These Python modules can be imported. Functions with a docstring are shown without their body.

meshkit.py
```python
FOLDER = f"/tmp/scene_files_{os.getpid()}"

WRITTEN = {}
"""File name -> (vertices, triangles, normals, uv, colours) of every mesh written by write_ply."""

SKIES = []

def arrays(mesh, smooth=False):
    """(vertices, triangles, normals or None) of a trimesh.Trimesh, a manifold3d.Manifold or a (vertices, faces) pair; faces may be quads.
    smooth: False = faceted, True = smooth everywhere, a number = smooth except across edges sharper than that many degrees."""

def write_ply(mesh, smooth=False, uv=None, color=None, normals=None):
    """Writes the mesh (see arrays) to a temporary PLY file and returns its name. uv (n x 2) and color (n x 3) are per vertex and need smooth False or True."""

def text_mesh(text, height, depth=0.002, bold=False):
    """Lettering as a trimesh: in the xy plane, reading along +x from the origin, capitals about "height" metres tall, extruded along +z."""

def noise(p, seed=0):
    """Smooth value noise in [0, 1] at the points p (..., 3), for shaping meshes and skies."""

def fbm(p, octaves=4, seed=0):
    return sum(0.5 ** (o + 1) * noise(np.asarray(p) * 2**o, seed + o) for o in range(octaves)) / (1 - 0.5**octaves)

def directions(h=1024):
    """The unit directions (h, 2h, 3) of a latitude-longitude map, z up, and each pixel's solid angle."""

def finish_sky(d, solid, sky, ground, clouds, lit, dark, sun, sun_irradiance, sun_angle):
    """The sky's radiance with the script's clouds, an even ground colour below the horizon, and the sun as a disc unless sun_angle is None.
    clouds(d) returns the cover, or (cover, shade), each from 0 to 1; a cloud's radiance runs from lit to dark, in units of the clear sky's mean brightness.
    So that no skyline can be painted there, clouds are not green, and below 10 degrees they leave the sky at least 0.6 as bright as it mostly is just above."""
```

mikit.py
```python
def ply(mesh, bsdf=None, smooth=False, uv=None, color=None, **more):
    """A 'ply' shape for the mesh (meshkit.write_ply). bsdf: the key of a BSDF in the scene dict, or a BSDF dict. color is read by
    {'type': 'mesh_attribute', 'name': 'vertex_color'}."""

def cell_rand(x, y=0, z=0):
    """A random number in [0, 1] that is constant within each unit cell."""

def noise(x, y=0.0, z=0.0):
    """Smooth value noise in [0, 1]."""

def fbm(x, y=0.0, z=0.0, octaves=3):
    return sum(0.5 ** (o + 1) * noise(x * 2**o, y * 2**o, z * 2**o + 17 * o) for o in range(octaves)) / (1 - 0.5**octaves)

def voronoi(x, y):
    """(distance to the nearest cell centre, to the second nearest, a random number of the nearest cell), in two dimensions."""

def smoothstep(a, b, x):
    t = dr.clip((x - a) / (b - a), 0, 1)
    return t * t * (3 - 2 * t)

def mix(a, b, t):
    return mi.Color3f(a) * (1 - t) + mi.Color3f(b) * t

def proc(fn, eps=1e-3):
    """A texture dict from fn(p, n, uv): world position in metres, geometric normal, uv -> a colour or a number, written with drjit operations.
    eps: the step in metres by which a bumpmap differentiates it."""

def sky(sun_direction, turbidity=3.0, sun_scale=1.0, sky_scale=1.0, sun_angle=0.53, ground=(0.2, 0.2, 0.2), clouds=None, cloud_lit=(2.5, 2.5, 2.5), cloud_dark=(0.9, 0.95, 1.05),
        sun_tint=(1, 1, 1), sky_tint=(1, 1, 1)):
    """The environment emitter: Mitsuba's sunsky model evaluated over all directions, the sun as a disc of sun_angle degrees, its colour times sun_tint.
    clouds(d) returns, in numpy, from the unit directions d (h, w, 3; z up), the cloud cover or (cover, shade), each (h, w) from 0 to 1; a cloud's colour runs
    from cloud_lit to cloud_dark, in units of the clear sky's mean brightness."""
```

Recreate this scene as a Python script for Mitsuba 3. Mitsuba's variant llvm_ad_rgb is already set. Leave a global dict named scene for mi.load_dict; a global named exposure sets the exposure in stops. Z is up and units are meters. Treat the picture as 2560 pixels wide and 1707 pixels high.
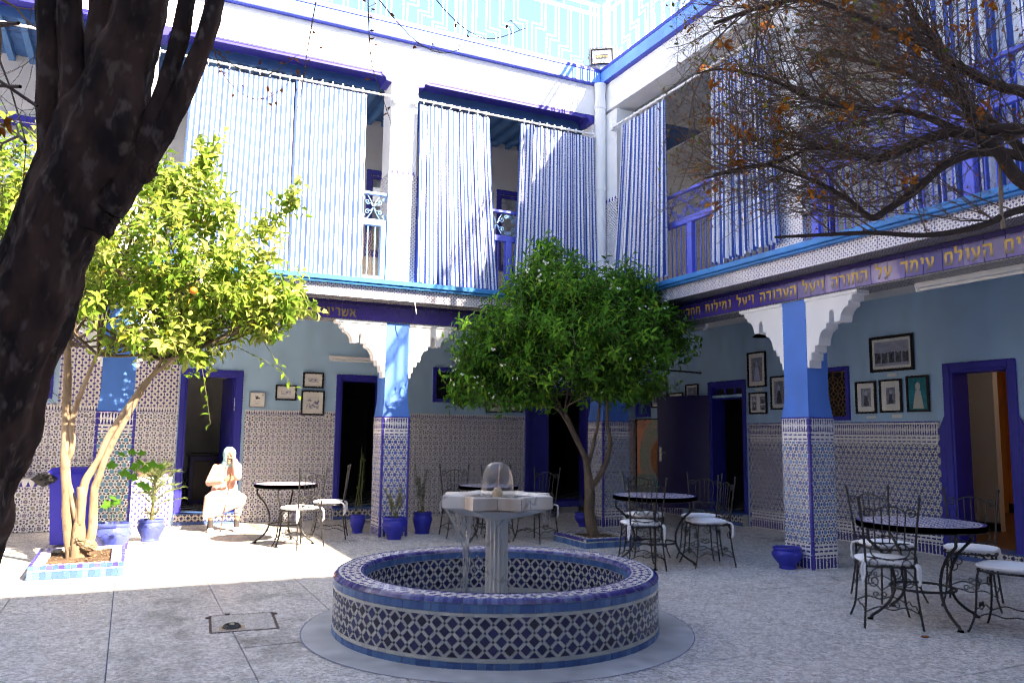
import math, random
import numpy as np
import drjit as dr
import mitsuba as mi
import trimesh
import manifold3d as m3
from shapely.geometry import Polygon, LineString, box as sbox
from shapely.ops import unary_union
import mikit, meshkit
from mikit import proc, noise, fbm, voronoi, cell_rand, smoothstep, mix

T = mi.ScalarTransform4f
PI = math.pi
scene, labels = {}, {}

# ------------------------------------------------------------------ camera, sky, exposure
CAM = (-6.5641, -10.5340, 1.3790)
FWD = (0.426184, 0.897211, 0.115671)
UPV = (-0.059981, -0.099568, 0.993222)
scene['camera'] = {'type': 'perspective', 'fov': 65.316, 'fov_axis': 'x', 'near_clip': 0.05, 'far_clip': 400.0,
                   'to_world': T().look_at(origin=CAM, target=[a + b for a, b in zip(CAM, FWD)], up=UPV)}
SUN = (0.585, -1.02, 1.0)
scene['sky'] = mikit.sky(SUN, turbidity=4, sun_scale=1.6, sky_scale=1.1, ground=(0.25, 0.25, 0.25), sky_tint=(1.10, 0.97, 0.89), sun_tint=(1.0, 1.0, 1.0))
exposure = 3.8

# ------------------------------------------------------------------ materials
def rgb(*c): return {'type': 'rgb', 'value': list(c)}
def mat(name, col, rough=0.6, spec=0.4, two=False, **kw):
    d = {'type': 'principled', 'base_color': rgb(*col) if isinstance(col, tuple) else col, 'roughness': rough, 'specular': spec, **kw}
    scene[name] = {'type': 'twosided', 'bsdf': d} if two else d
def bump(name, tex, scale=1.0):
    scene[name] = {'type': 'bumpmap', 'arbitrary': tex, 'scale': scale, 'bsdf': scene[name]}

def wallu(p, n): return dr.select(dr.abs(n.y) > dr.abs(n.x), p.x, p.y)
def frac(x): return x - dr.floor(x)
def ctr(x): return x - dr.floor(x + 0.5)

def plaster(c, amt=0.10, sc=1.3):
    def fn(p, n, uv):
        a = fbm(p.x * sc, p.y * sc, p.z * sc, 4)
        b = noise(p.x * 9, p.y * 9, p.z * 3.5)
        st = noise(p.x * 7 + 3, p.y * 7, p.z * 0.7)
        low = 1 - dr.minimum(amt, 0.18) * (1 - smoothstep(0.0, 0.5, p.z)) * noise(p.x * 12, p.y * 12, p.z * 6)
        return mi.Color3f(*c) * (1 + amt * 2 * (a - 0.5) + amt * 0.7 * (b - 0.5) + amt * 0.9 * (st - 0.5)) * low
    return proc(fn)
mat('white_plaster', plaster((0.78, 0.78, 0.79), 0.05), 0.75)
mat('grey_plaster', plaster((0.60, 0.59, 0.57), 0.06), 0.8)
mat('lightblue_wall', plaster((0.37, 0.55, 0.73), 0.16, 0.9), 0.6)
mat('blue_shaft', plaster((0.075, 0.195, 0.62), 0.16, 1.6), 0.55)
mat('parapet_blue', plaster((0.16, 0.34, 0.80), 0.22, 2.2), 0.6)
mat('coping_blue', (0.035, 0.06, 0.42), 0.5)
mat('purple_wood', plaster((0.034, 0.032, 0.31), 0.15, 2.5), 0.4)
mat('navy_door', (0.010, 0.007, 0.085), 0.35)
mat('sill_blue', plaster((0.035, 0.21, 0.56), 0.28, 3.5), 0.5)
mat('rail_blue', plaster((0.10, 0.13, 0.62), 0.12, 3.0), 0.45)
mat('rail_lightblue', (0.22, 0.42, 0.75), 0.45)
mat('ceiling_blue', plaster((0.035, 0.10, 0.27), 0.25, 2.0), 0.6)
mat('joist_blue', (0.06, 0.15, 0.33), 0.6)
mat('white_paint', (0.80, 0.80, 0.80), 0.4)
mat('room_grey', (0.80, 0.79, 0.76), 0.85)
mat('iron', (0.012, 0.012, 0.014), 0.42, 0.5)
mat('frame_black', (0.012, 0.011, 0.010), 0.35)
mat('dark', (0.02, 0.02, 0.02), 0.9)
mat('cream', plaster((0.74, 0.66, 0.58), 0.06), 0.8)
mat('orange_wall', (0.62, 0.30, 0.08), 0.8)
mat('paper', (0.75, 0.74, 0.70), 0.7)
mat('grout', (0.44, 0.43, 0.40), 0.8)
mat('steel', (0.35, 0.35, 0.36), 0.35, metallic=0.8)
mat('cushion', plaster((0.74, 0.74, 0.78), 0.06, 6.0), 0.9)
mat('black_plastic', (0.02, 0.02, 0.022), 0.4)
mat('bin_blue', (0.025, 0.022, 0.42), 0.4)
mat('pot_blue', plaster((0.028, 0.033, 0.40), 0.30, 6.0), 0.38, 0.5)
mat('pot_lightblue', plaster((0.075, 0.105, 0.46), 0.30, 6.0), 0.38, 0.5)
mat('soil', plaster((0.07, 0.045, 0.03), 0.6, 18.0), 0.95)
mat('concrete', plaster((0.41, 0.41, 0.42), 0.22, 2.4), 0.8)

def f_floor(p, n, uv):
    d1, d2, r = voronoi(p.x * 60, p.y * 60)
    d3, d4, r2 = voronoi(p.x * 26 + 7, p.y * 26)
    st = fbm(p.x * 1.3, p.y * 1.0 + 3, 0.5, 4)
    st2 = fbm(p.x * 4.5, p.y * 3.0, 2.5, 4)
    st3 = fbm(p.x * 0.45 + 9, p.y * 0.45, 1.5, 3)
    base = 0.47 + 0.26 * (r - 0.5) + 0.14 * (r2 - 0.5)
    base = base * (1 - 0.50 * smoothstep(0.50, 0.72, st) * smoothstep(0.42, 0.66, st2)) * (0.80 + 0.40 * st3)
    base = dr.select(d2 - d1 < 0.09, base * 0.84, base)
    warm = noise(p.x * 0.7, p.y * 0.7, 4)
    return mi.Color3f(base * (1.0 + 0.04 * warm), base * 0.985, base * (1.0 - 0.05 * warm))
mat('terrazzo', proc(f_floor), 0.48, 0.35)
mat('joint', (0.17, 0.18, 0.27), 0.8)

WHITE_T = (0.76, 0.74, 0.73)
NAVY = (0.042, 0.034, 0.145)
def f_dado(p, n, uv):
    P = 0.18
    u, v = ctr((wallu(p, n) + 0.02) / P), ctr((p.z - 0.05) / P)
    au, av = dr.abs(u), dr.abs(v)
    du, dv = 0.5 - au, 0.5 - av
    d0, th = dr.sqrt(u * u + v * v), dr.atan2(v, u)
    d1, th1 = dr.sqrt(du * du + dv * dv), dr.atan2(dv, du)
    c8, c81 = dr.cos(8 * th), dr.cos(8 * th1)
    def oval(a, b):
        return (dr.square((a - .060) / .052) + dr.square(b / .075) < 1) | (dr.abs(a - .115) / .085 + dr.abs(b - .205) / .105 < 1) | (dr.square((a - .25) / .045) + dr.square((b - .06) / .045) < 1)
    navy = oval(du, av) | oval(dv, au)
    ros = (d0 < 0.150 + 0.028 * c8) & (d0 > 0.035)
    grey = (d1 < 0.145 + 0.020 * c81) & ((dr.abs(du - .05) > .012) | (dr.abs(dv - .05) > .012))
    r = 0.8 + 0.4 * cell_rand(dr.floor(wallu(p, n) / P + 0.6), dr.floor(p.z / P), 3)
    c = mi.Color3f(*WHITE_T)
    c = dr.select(grey, mi.Color3f(0.25, 0.24, 0.22), c)
    c = dr.select(ros, mi.Color3f(0.19, 0.16, 0.26) * r, c)
    return dr.select(navy, mi.Color3f(*NAVY) * r, c)
mat('dado_tile', proc(f_dado), 0.22, 0.5)

def f_small(p, n, uv):
    P = 0.085
    u, v = ctr(wallu(p, n) / P), ctr(p.z / P)
    a, b = ctr(wallu(p, n) / P + 0.5), ctr(p.z / P + 0.5)
    d, e = dr.sqrt(u * u + v * v), dr.sqrt(a * a + b * b)
    blue = (d < 0.22 + 0.04 * dr.cos(4 * dr.atan2(v, u))) | (e < 0.2)
    blue |= (dr.abs(u) < 0.06) & (dr.abs(b) < 0.16)
    return dr.select(blue, mi.Color3f(0.05, 0.04, 0.24), mi.Color3f(0.66, 0.63, 0.60))
mat('small_tile', proc(f_small), 0.25, 0.5)

def f_crest(p, n, uv):
    u = ctr(wallu(p, n) / 0.0365)
    h = (p.z - 1.64) / 0.075
    tri = (dr.abs(u) < 0.40 * (1 - h) + 0.04) & (h > 0.18) & (h < 0.95)
    line = (h > 0.03) & (h < 0.1)
    return dr.select(tri | line, mi.Color3f(*NAVY), mi.Color3f(*WHITE_T))
mat('crest_tile', proc(f_crest), 0.25, 0.5)

def hexpat(u, z, cols, white, dark, a=0.0845):
    h = a * 0.8660254
    j = dr.floor(z / h + 0.5)
    uu = u / a + 0.5 * (j - 2 * dr.floor(j / 2))
    i = dr.floor(uu + 0.5)
    x, y = uu - i, (z / h - j) * 0.8660254
    ax, ay = dr.abs(x), dr.abs(y)
    hexd = dr.maximum(ay, ay * 0.5 + ax * 0.8660254)
    blue = hexd < 0.290
    dk = (ax > 0.30) & (dr.abs(0.5 - ax) * 1.0 + ay * 0.55 < 0.135)
    x1, y1 = ax - 0.25, ay - 0.4330127
    s, t = x1 * 0.5 + y1 * 0.8660254, -x1 * 0.8660254 + y1 * 0.5
    dk |= dr.abs(s) + dr.abs(t) * 0.55 < 0.135
    k = cell_rand(i, j, 5)
    c = dr.select(k < 0.3, mi.Color3f(*cols[0]), dr.select(k < 0.72, mi.Color3f(*cols[1]), mi.Color3f(*cols[2])))
    return dr.select(blue, c, dr.select(dk, mi.Color3f(*dark), mi.Color3f(*white)))

def zellige(cols, dark, top, u0=0.0, trim=True):
    white = (0.74, 0.73, 0.72)
    def fn(p, n, uv):
        u, z = wallu(p, n) - u0, p.z
        c = hexpat(u, z - 0.02, cols, white, dark)
        W, Bl = mi.Color3f(*white), mi.Color3f(0.04, 0.03, 0.20)
        pin = ctr(u / 0.034)
        hz = (z - (top - 0.155)) / 0.135
        pins = (hz > 0) & (hz < 1) & (dr.abs(pin) < dr.select(hz > 0.5, 0.12 + 0.26 * frac(hz * 2), 0.40 - 0.28 * frac(hz * 2)))
        pins &= dr.abs(hz - 0.5) > 0.05
        dash = (dr.abs(ctr(u / 0.07)) < 0.36)
        z2 = z - (top - 0.235)
        ln = ((dr.abs(z2) < 0.008) | (dr.abs(z2 - 0.048) < 0.008)) & dash
        head = z > top - 0.26
        c = dr.select(head, dr.select(pins | ln, Bl, W), c)
        foot = z < 0.26
        ar = (z < 0.15) & (dr.abs(ctr(u / 0.05)) < 0.36) & (z > 0.012) & (dr.abs(z - 0.125) > 0.006)
        z3 = z - 0.19
        ln2 = ((dr.abs(z3) < 0.010) | (dr.abs(z3 - 0.045) < 0.010)) & dash
        return dr.select(foot, dr.select(ar | ln2, Bl, W), c)
    return proc(fn)
mat('zellige_teal', zellige(((0.16, 0.30, 0.42), (0.13, 0.27, 0.40), (0.11, 0.22, 0.36)), (0.05, 0.025, 0.05), 1.60, -6.92 + 0.035), 0.2, 0.5)
mat('zellige_royal', zellige(((0.045, 0.075, 0.36), (0.06, 0.11, 0.42), (0.04, 0.06, 0.30)), (0.04, 0.025, 0.09), 1.60, -3.48 + 0.062), 0.2, 0.5)
mat('zellige_mid', zellige(((0.10, 0.17, 0.42), (0.14, 0.24, 0.48), (0.07, 0.11, 0.34)), (0.03, 0.02, 0.05), 1.60, -4.14 + 0.06), 0.2, 0.5)
mat('zellige_wall', zellige(((0.055, 0.075, 0.26), (0.07, 0.095, 0.30), (0.045, 0.055, 0.22)), (0.02, 0.016, 0.03), 1.585, 0.02), 0.22, 0.5)

def diamonds(P, c, w, vary=0.25):
    def fn(p, n, uv):
        u = dr.select(dr.abs(n.z) > 0.7, p.x, wallu(p, n))
        v = dr.select(dr.abs(n.z) > 0.7, p.y, p.z)
        a, b = ctr(u / P), ctr(v / P)
        a2, b2 = ctr(u / P + 0.5), ctr(v / P + 0.5)
        big = dr.minimum(dr.abs(a) + dr.abs(b), dr.abs(a2) + dr.abs(b2)) < 0.27
        dot = dr.minimum(dr.abs(a2) + dr.abs(b), dr.abs(a) + dr.abs(b2)) < 0.11
        r = 1 + vary * (cell_rand(dr.floor(u / P), dr.floor(v / P), 2) - 0.5) * 2
        return dr.select(big | dot, mi.Color3f(*c) * r, mi.Color3f(*w))
    return proc(fn)
mat('fascia_tile', diamonds(0.05, (0.075, 0.055, 0.22), (0.70, 0.69, 0.70)), 0.25, 0.5)
mat('soffit_tile', diamonds(0.04, (0.035, 0.035, 0.045), (0.24, 0.24, 0.25)), 0.4, 0.4)

def lattice_col(u, v, P, dk, wh):
    a, b = ctr((u + v) / P), ctr((u - v) / P)
    aa, bb = dr.abs(a), dr.abs(b)
    dia = (aa < 0.30) & (bb < 0.30)
    sq = (aa > 0.38) & (bb > 0.38)
    return dr.select(dia | sq, mi.Color3f(*dk), mi.Color3f(*wh))
FCX, FCY = -4.05, -5.02
def f_rimtop(p, n, uv):
    dx, dy = p.x - FCX, p.y - FCY
    r, th = dr.sqrt(dx * dx + dy * dy), dr.atan2(dy, dx)
    c = lattice_col(th * 1.06, r - 1.06, 0.105, (0.06, 0.04, 0.20), (0.60, 0.57, 0.54))
    edge = (r > 1.125) | (r < 0.995)
    blue = (r > 1.14) | (r < 0.982)
    return dr.select(blue, mi.Color3f(0.12, 0.22, 0.45), dr.select(edge, mi.Color3f(0.60, 0.57, 0.54), c))
mat('rim_mosaic', proc(f_rimtop), 0.22, 0.55)
def f_step(p, n, uv):
    u = wallu(p, n)
    c = lattice_col(u, p.z - 0.10, 0.095, (0.025, 0.025, 0.10), (0.56, 0.52, 0.46))
    e = (p.z < 0.05) | (p.z > 0.155)
    return dr.select(e, mi.Color3f(0.07, 0.12, 0.32), c)
mat('step_tile', proc(f_step), 0.3, 0.5)

mat('sign_purple', (0.060, 0.035, 0.26), 0.16, 0.5)
def f_faded(p, n, uv):
    k = smoothstep(0.42, 0.72, fbm(p.x * 5, p.y * 5, p.z * 2.0, 4))
    return mix((0.070, 0.040, 0.30), (0.30, 0.24, 0.46), k)
mat('sign_faded', proc(f_faded), 0.2, 0.5)
mat('sign_dark', (0.030, 0.018, 0.15), 0.16, 0.5)
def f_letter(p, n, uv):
    k = smoothstep(2.945, 3.015, p.z + 0.02 * noise(p.x * 30, p.y * 30, 0))  # glossy tile reflection painted into the letters: gold above, dark below
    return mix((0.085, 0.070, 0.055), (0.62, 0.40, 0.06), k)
mat('letter_gold_sheen', proc(f_letter), 0.35, 0.5)
mat('letter_dull', (0.28, 0.20, 0.07), 0.35, 0.5)

BLUES = []
for i, c in enumerate([(0.060, 0.125, 0.30), (0.078, 0.15, 0.33), (0.050, 0.105, 0.27), (0.095, 0.18, 0.35)]):
    mat(f'band_blue_{i}', c, 0.2, 0.5); BLUES.append(f'band_blue_{i}')
PURPS = []
for i, c in enumerate([(0.030, 0.022, 0.18), (0.050, 0.042, 0.22), (0.085, 0.085, 0.25), (0.022, 0.012, 0.13), (0.12, 0.14, 0.30)]):
    mat(f'rim_purple_{i}', c, 0.2, 0.55); PURPS.append(f'rim_purple_{i}')
NAVS = []
for i, c in enumerate([(0.014, 0.014, 0.060), (0.020, 0.018, 0.085), (0.026, 0.030, 0.11), (0.012, 0.010, 0.035)]):
    mat(f'navy_glaze_{i}', c, 0.18, 0.55); NAVS.append(f'navy_glaze_{i}')
CRMS = []
for i, c in enumerate([(0.46, 0.46, 0.42), (0.52, 0.51, 0.46), (0.42, 0.42, 0.40)]):
    mat(f'cream_glaze_{i}', c, 0.25, 0.5); CRMS.append(f'cream_glaze_{i}')
mat('trim_blue', (0.050, 0.040, 0.30), 0.2, 0.5)

def f_stripe(p, n, uv):
    s = frac(uv.x)
    wv = noise(p.x * 3, p.y * 3, p.z * 2)
    b = (s < 0.46)
    return dr.select(b, mi.Color3f(0.062, 0.11, 0.36), mi.Color3f(0.74, 0.74, 0.77)) * (0.92 + 0.14 * wv)
scene['stripe_cloth'] = {'type': 'twosided', 'bsdf': {'type': 'principled', 'base_color': proc(f_stripe), 'roughness': 0.9, 'specular': 0.1}}

def f_check(p, n, uv):
    k = frac((dr.floor(p.x / 0.2) + dr.floor(p.y / 0.2)) * 0.5) > 0.25
    return dr.select(k, mi.Color3f(0.35, 0.35, 0.35), mi.Color3f(0.02, 0.02, 0.02))
mat('checker_floor', proc(f_check), 0.3)

def f_marble(p, n, uv):
    w = fbm(p.x * 6, p.y * 6, p.z * 6, 4)
    vein = 1 - smoothstep(0.0, 0.035, dr.abs(fbm(p.x * 3.2 + w, p.y * 3.2 + 4, p.z * 3.2 + w, 4) - 0.5))
    st = smoothstep(0.5, 0.8, fbm(p.x * 5, p.y * 5, p.z * 1.2 + 9, 3))
    c = mi.Color3f(0.70, 0.665, 0.61) * (0.80 + 0.3 * w)
    c = c * (1 - 0.38 * vein)
    return c * (1 - st * mi.Color3f(0.34, 0.46, 0.56))
mat('marble', proc(f_marble), 0.32, 0.45)

mat('column_tile', diamonds(0.052, (0.16, 0.15, 0.24), (0.72, 0.71, 0.71)), 0.3, 0.5)
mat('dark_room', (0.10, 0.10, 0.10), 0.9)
mat('wood_floor', (0.16, 0.07, 0.03), 0.4)
mat('brown_iron', (0.16, 0.085, 0.035), 0.5)
mat('lamp_tube', (0.80, 0.80, 0.78), 0.25)
mat('diode', (0.75, 0.60, 0.22), 0.3)
mat('wire', (0.30, 0.22, 0.12), 0.5)
def f_photo(p, n, uv):
    k = dr.floor(uv.x)
    style = k - 4 * dr.floor(k / 4)
    tint = dr.floor(k / 4)
    x, y = frac(uv.x), uv.y
    nz = fbm(x * 7 + tint * 13, y * 7 + tint * 5, tint, 4)
    g0 = 0.10 + 0.35 * nz
    head = dr.square((x - .5) / .13) + dr.square((y - .72) / .13) < 1
    body = (y < .60) & (dr.abs(x - .5) < .12 + .30 * (0.62 - y)) & (y > .04)
    pale = (tint == 4) | (tint == 9)
    g_p = dr.select(head, 0.42 + .1 * nz, dr.select(body, dr.select(pale, 0.62, 0.035 + .08 * nz), g0))
    q = frac(x * 5.0) - .5
    hd = dr.square(q / .3) + dr.square((y - .60 - .06 * cell_rand(dr.floor(x * 5), tint)) / .09) < 1
    bd = (y < .56) & (y > .12) & (dr.abs(q) < .42)
    g_g = dr.select(hd, 0.40, dr.select(bd, 0.03 + .16 * noise(x * 22, y * 9, tint), 0.30 + .25 * nz))
    ink = smoothstep(.50, .62, fbm(x * 9 + tint * 3, y * 9, tint, 4)) * (1 - smoothstep(.25, .5, dr.abs(y - .45)))
    c = dr.select(style == 0, mi.Color3f(g_p), mi.Color3f(g_g))
    cool = mi.Color3f(.86, .9, 1.12)
    c = c * cool
    c = dr.select(tint == 9, dr.select(body | head, mi.Color3f(.55, .56, .50), mi.Color3f(.03, .20, .24) * (.5 + nz)), c)
    c = dr.select(style == 2, mix((0.70, 0.68, 0.64), (0.10, 0.10, 0.28), ink), c)
    return dr.select(tint > 15, mi.Color3f(.025, .018, .012) * (.4 + 2 * nz), c)
mat('old_photo', proc(f_photo), 0.25, 0.5)
def f_map(p, n, uv):
    x, y = uv.x, uv.y * 1.87
    r = dr.sqrt(dr.square(x - 1.0) + dr.square((y - .92) / 1.15))
    d1, d2, c = voronoi(x * 34, y * 34)
    e = d2 - d1 < .10
    blocks = dr.select(c < .45, mi.Color3f(.24, .40, .33), dr.select(c < .75, mi.Color3f(.50, .38, .28), mi.Color3f(.58, .50, .38)))
    blocks = dr.select(e, mi.Color3f(.50, .42, .33), blocks)
    core = dr.select(c < .6, mi.Color3f(.42, .15, .05), mi.Color3f(.50, .28, .12))
    bg = mi.Color3f(.74, .36, .22)
    m = dr.select(r < .40, core, dr.select(r < .46, mi.Color3f(.5, .42, .34), dr.select(r < .86 + .04 * c, blocks, bg)))
    m = dr.select((y < .50) & (r > .46), dr.select(c < .5, mi.Color3f(.06, .30, .34), blocks), m)
    t = (y > 1.66) & (x < .42) & (noise(x * 90, dr.floor(y * 28), 1) > .5) & (frac(y * 28) < .5)
    return dr.select(t, mi.Color3f(.10, .12, .14), m)
mat('map_print', proc(f_map), 0.4, 0.4)
scene['water'] = {'type': 'dielectric', 'int_ior': 1.33, 'ext_ior': 1.0}
scene['foam'] = {'type': 'principled', 'base_color': rgb(0.85, 0.88, 0.90), 'roughness': 0.25, 'spec_trans': 0.55, 'eta': 1.33}
mat('pool_blue', plaster((0.20, 0.28, 0.38), 0.25, 5.0), 0.4)
mat('spout_stone', (0.48, 0.36, 0.22), 0.5)
mat('rust', (0.10, 0.07, 0.06), 0.8)
mat('tan_stone', (0.36, 0.27, 0.19), 0.8)
mat('chips', (0.22, 0.14, 0.08), 0.9)
mat('bag_black', (0.02, 0.02, 0.022), 0.35)
mat('bag_grey', (0.13, 0.135, 0.13), 0.4)
mat('lilac_cloth', (0.36, 0.25, 0.48), 0.9)
mat('dead_leaf', (0.20, 0.08, 0.03), 0.8)
mat('table_rim', (0.030, 0.030, 0.040), 0.35, 0.5)
def f_terr2(p, n, uv): return f_floor(p * 1.4 + 3.1, n, uv) * 0.86
mat('terrazzo_dark', proc(f_terr2), 0.5)
def f_planter(p, n, uv):
    return lattice_col(p.x, p.y, 0.10, (0.07, 0.055, 0.22), (0.56, 0.53, 0.50))
mat('planter_mosaic', proc(f_planter), 0.25, 0.5)
def f_table(p, n, uv):
    r = dr.sqrt(uv.x * uv.x + uv.y * uv.y)
    a = (uv.x * 0.82 + uv.y * 0.57) * 5.2
    b = (-uv.x * 0.57 + uv.y * 0.82) * 11.0
    row = dr.floor(a)
    fr = frac(a)
    bar = (fr > 0.22) & (fr < 0.92) & (frac(b + 0.5 * row) > 0.26)
    W, Bl = mi.Color3f(0.52, 0.50, 0.52), mi.Color3f(0.055, 0.04, 0.19)
    c = dr.select(bar, Bl, W)
    ring = ((r > 0.80) & (r < 0.83)) | ((r > 0.87) & (r < 0.90)) | (r > 0.94)
    c = dr.select(r > 0.78, dr.select(ring, Bl, W), c)
    return c
mat('table_mosaic', proc(f_table), 0.22, 0.5)
def leafmat(name, trans, rough=.45, spec=.5):
    scene[name] = {'type': 'principledthin', 'base_color': {'type': 'mesh_attribute', 'name': 'vertex_color'}, 'roughness': rough, 'diff_trans': trans, 'eta': 1.45, 'spec_trans': 0.0}
leafmat('leaf_orange', 0.7, .30)
leafmat('leaf_lemon', 0.9, .35)
leafmat('leaf_dry', 0.6, .6)
scene['leaf_vine'] = {'type': 'principledthin', 'base_color': rgb(.10, .26, .03), 'roughness': .4, 'diff_trans': .9}
scene['petal'] = {'type': 'principledthin', 'base_color': rgb(.85, .85, .80), 'roughness': .6, 'diff_trans': .8}
mat('orange_fruit', (.60, .16, .02), .4)
mat('twig_green', (.10, .11, .04), .7)
mat('bark_twig', (.165, .115, .085), .8)
mat('bark_limb', (.075, .052, .04), .8)
def barkfn(c1, c2, c3, f):
    def fn(p, n, uv):
        a = fbm(p.x * f, p.y * f, p.z * f * .28, 4)
        b = fbm(p.x * f * 3, p.y * f * 3, p.z * f * 1.2, 3)
        c = mix(c1, c2, smoothstep(.35, .65, a))
        return mix(c, c3, smoothstep(.55, .8, b) * .7)
    return proc(fn)
mat('bark_dark', barkfn((.034, .020, .015), (.105, .056, .038), (.20, .145, .11), 15.0), .85)
def f_barkbump(p, n, uv):
    return fbm(p.x * 26, p.y * 26, p.z * 8, 4)
scene['bark_dark'] = {'type': 'bumpmap', 'arbitrary': proc(f_barkbump, 2e-3), 'scale': 0.030, 'bsdf': scene['bark_dark']}
mat('bark_brown', barkfn((.075, .055, .04), (.13, .095, .065), (.18, .14, .10), 14.0), .85)
mat('bark_pale', barkfn((.20, .145, .095), (.29, .22, .155), (.11, .08, .055), 11.0), .85)
mat('skin', (.42, .23, .15), .55)
mat('eye_dark', (.03, .02, .02), .3)
mat('lip', (.25, .10, .08), .5)
mat('scarf', (.27, .50, .56), .85)
mat('robe', (.56, .37, .32), .9)
mat('slipper', (.72, .60, .56), .7)
mat('sock', (.05, .045, .05), .9)
def f_trou(p, n, uv):
    return dr.select(noise(p.x * 60, p.y * 60, p.z * 60) > .52, mi.Color3f(.60, .60, .60), mi.Color3f(.12, .12, .14))
mat('trousers', proc(f_trou), .9)
mat('cane_wood', (.12, .07, .045), .6)
mat('far_wing', plaster((0.34, 0.36, 0.42), 0.06), 0.75)
mat('rail_pink', (0.62, 0.45, 0.48), 0.5)
mat('lace', plaster((0.42, 0.42, 0.42), 0.5, 14.0), 0.9)
scene['added_skylight'] = {'type': 'principledthin', 'base_color': rgb(.42, .42, .42), 'roughness': .9, 'diff_trans': 1.0}
scene['upper_glass'] = {'type': 'thindielectric'}

# ------------------------------------------------------------------ helpers
def fresh(k):
    if k not in scene and k not in labels: return k
    i = 1
    while f'{k}_{i:03d}' in scene or f'{k}_{i:03d}' in labels: i += 1
    return f'{k}_{i:03d}'
_cnt = {}
def fresh_fast(k):
    n = _cnt.get(k)
    if n is None:
        _cnt[k] = 1; return k
    _cnt[k] = n + 1
    return f'{k}_{n:03d}'
def thing(name, label, cat, group=None):
    k = fresh_fast(name)
    labels[k] = {'label': label, 'category': cat}
    if group: labels[k]['group'] = group
    return k
def part(parent, name, mesh, m, smooth=False, label=None, stuff=False, to=None, **kw):
    """mesh: a mesh, or a shape dict to reuse"""
    k = fresh_fast(parent + '__' + name)
    d = dict(mesh) if isinstance(mesh, dict) else mikit.ply(mesh, m, smooth=smooth, **kw)
    if isinstance(mesh, dict) and m: d['bsdf'] = {'type': 'ref', 'id': m}
    if to is not None: d['to_world'] = to
    scene[k] = d
    if label or stuff:
        labels[k] = {}
        if label: labels[k]['label'] = label
        if stuff: labels[k]['kind'] = 'stuff'
    return k
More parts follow.
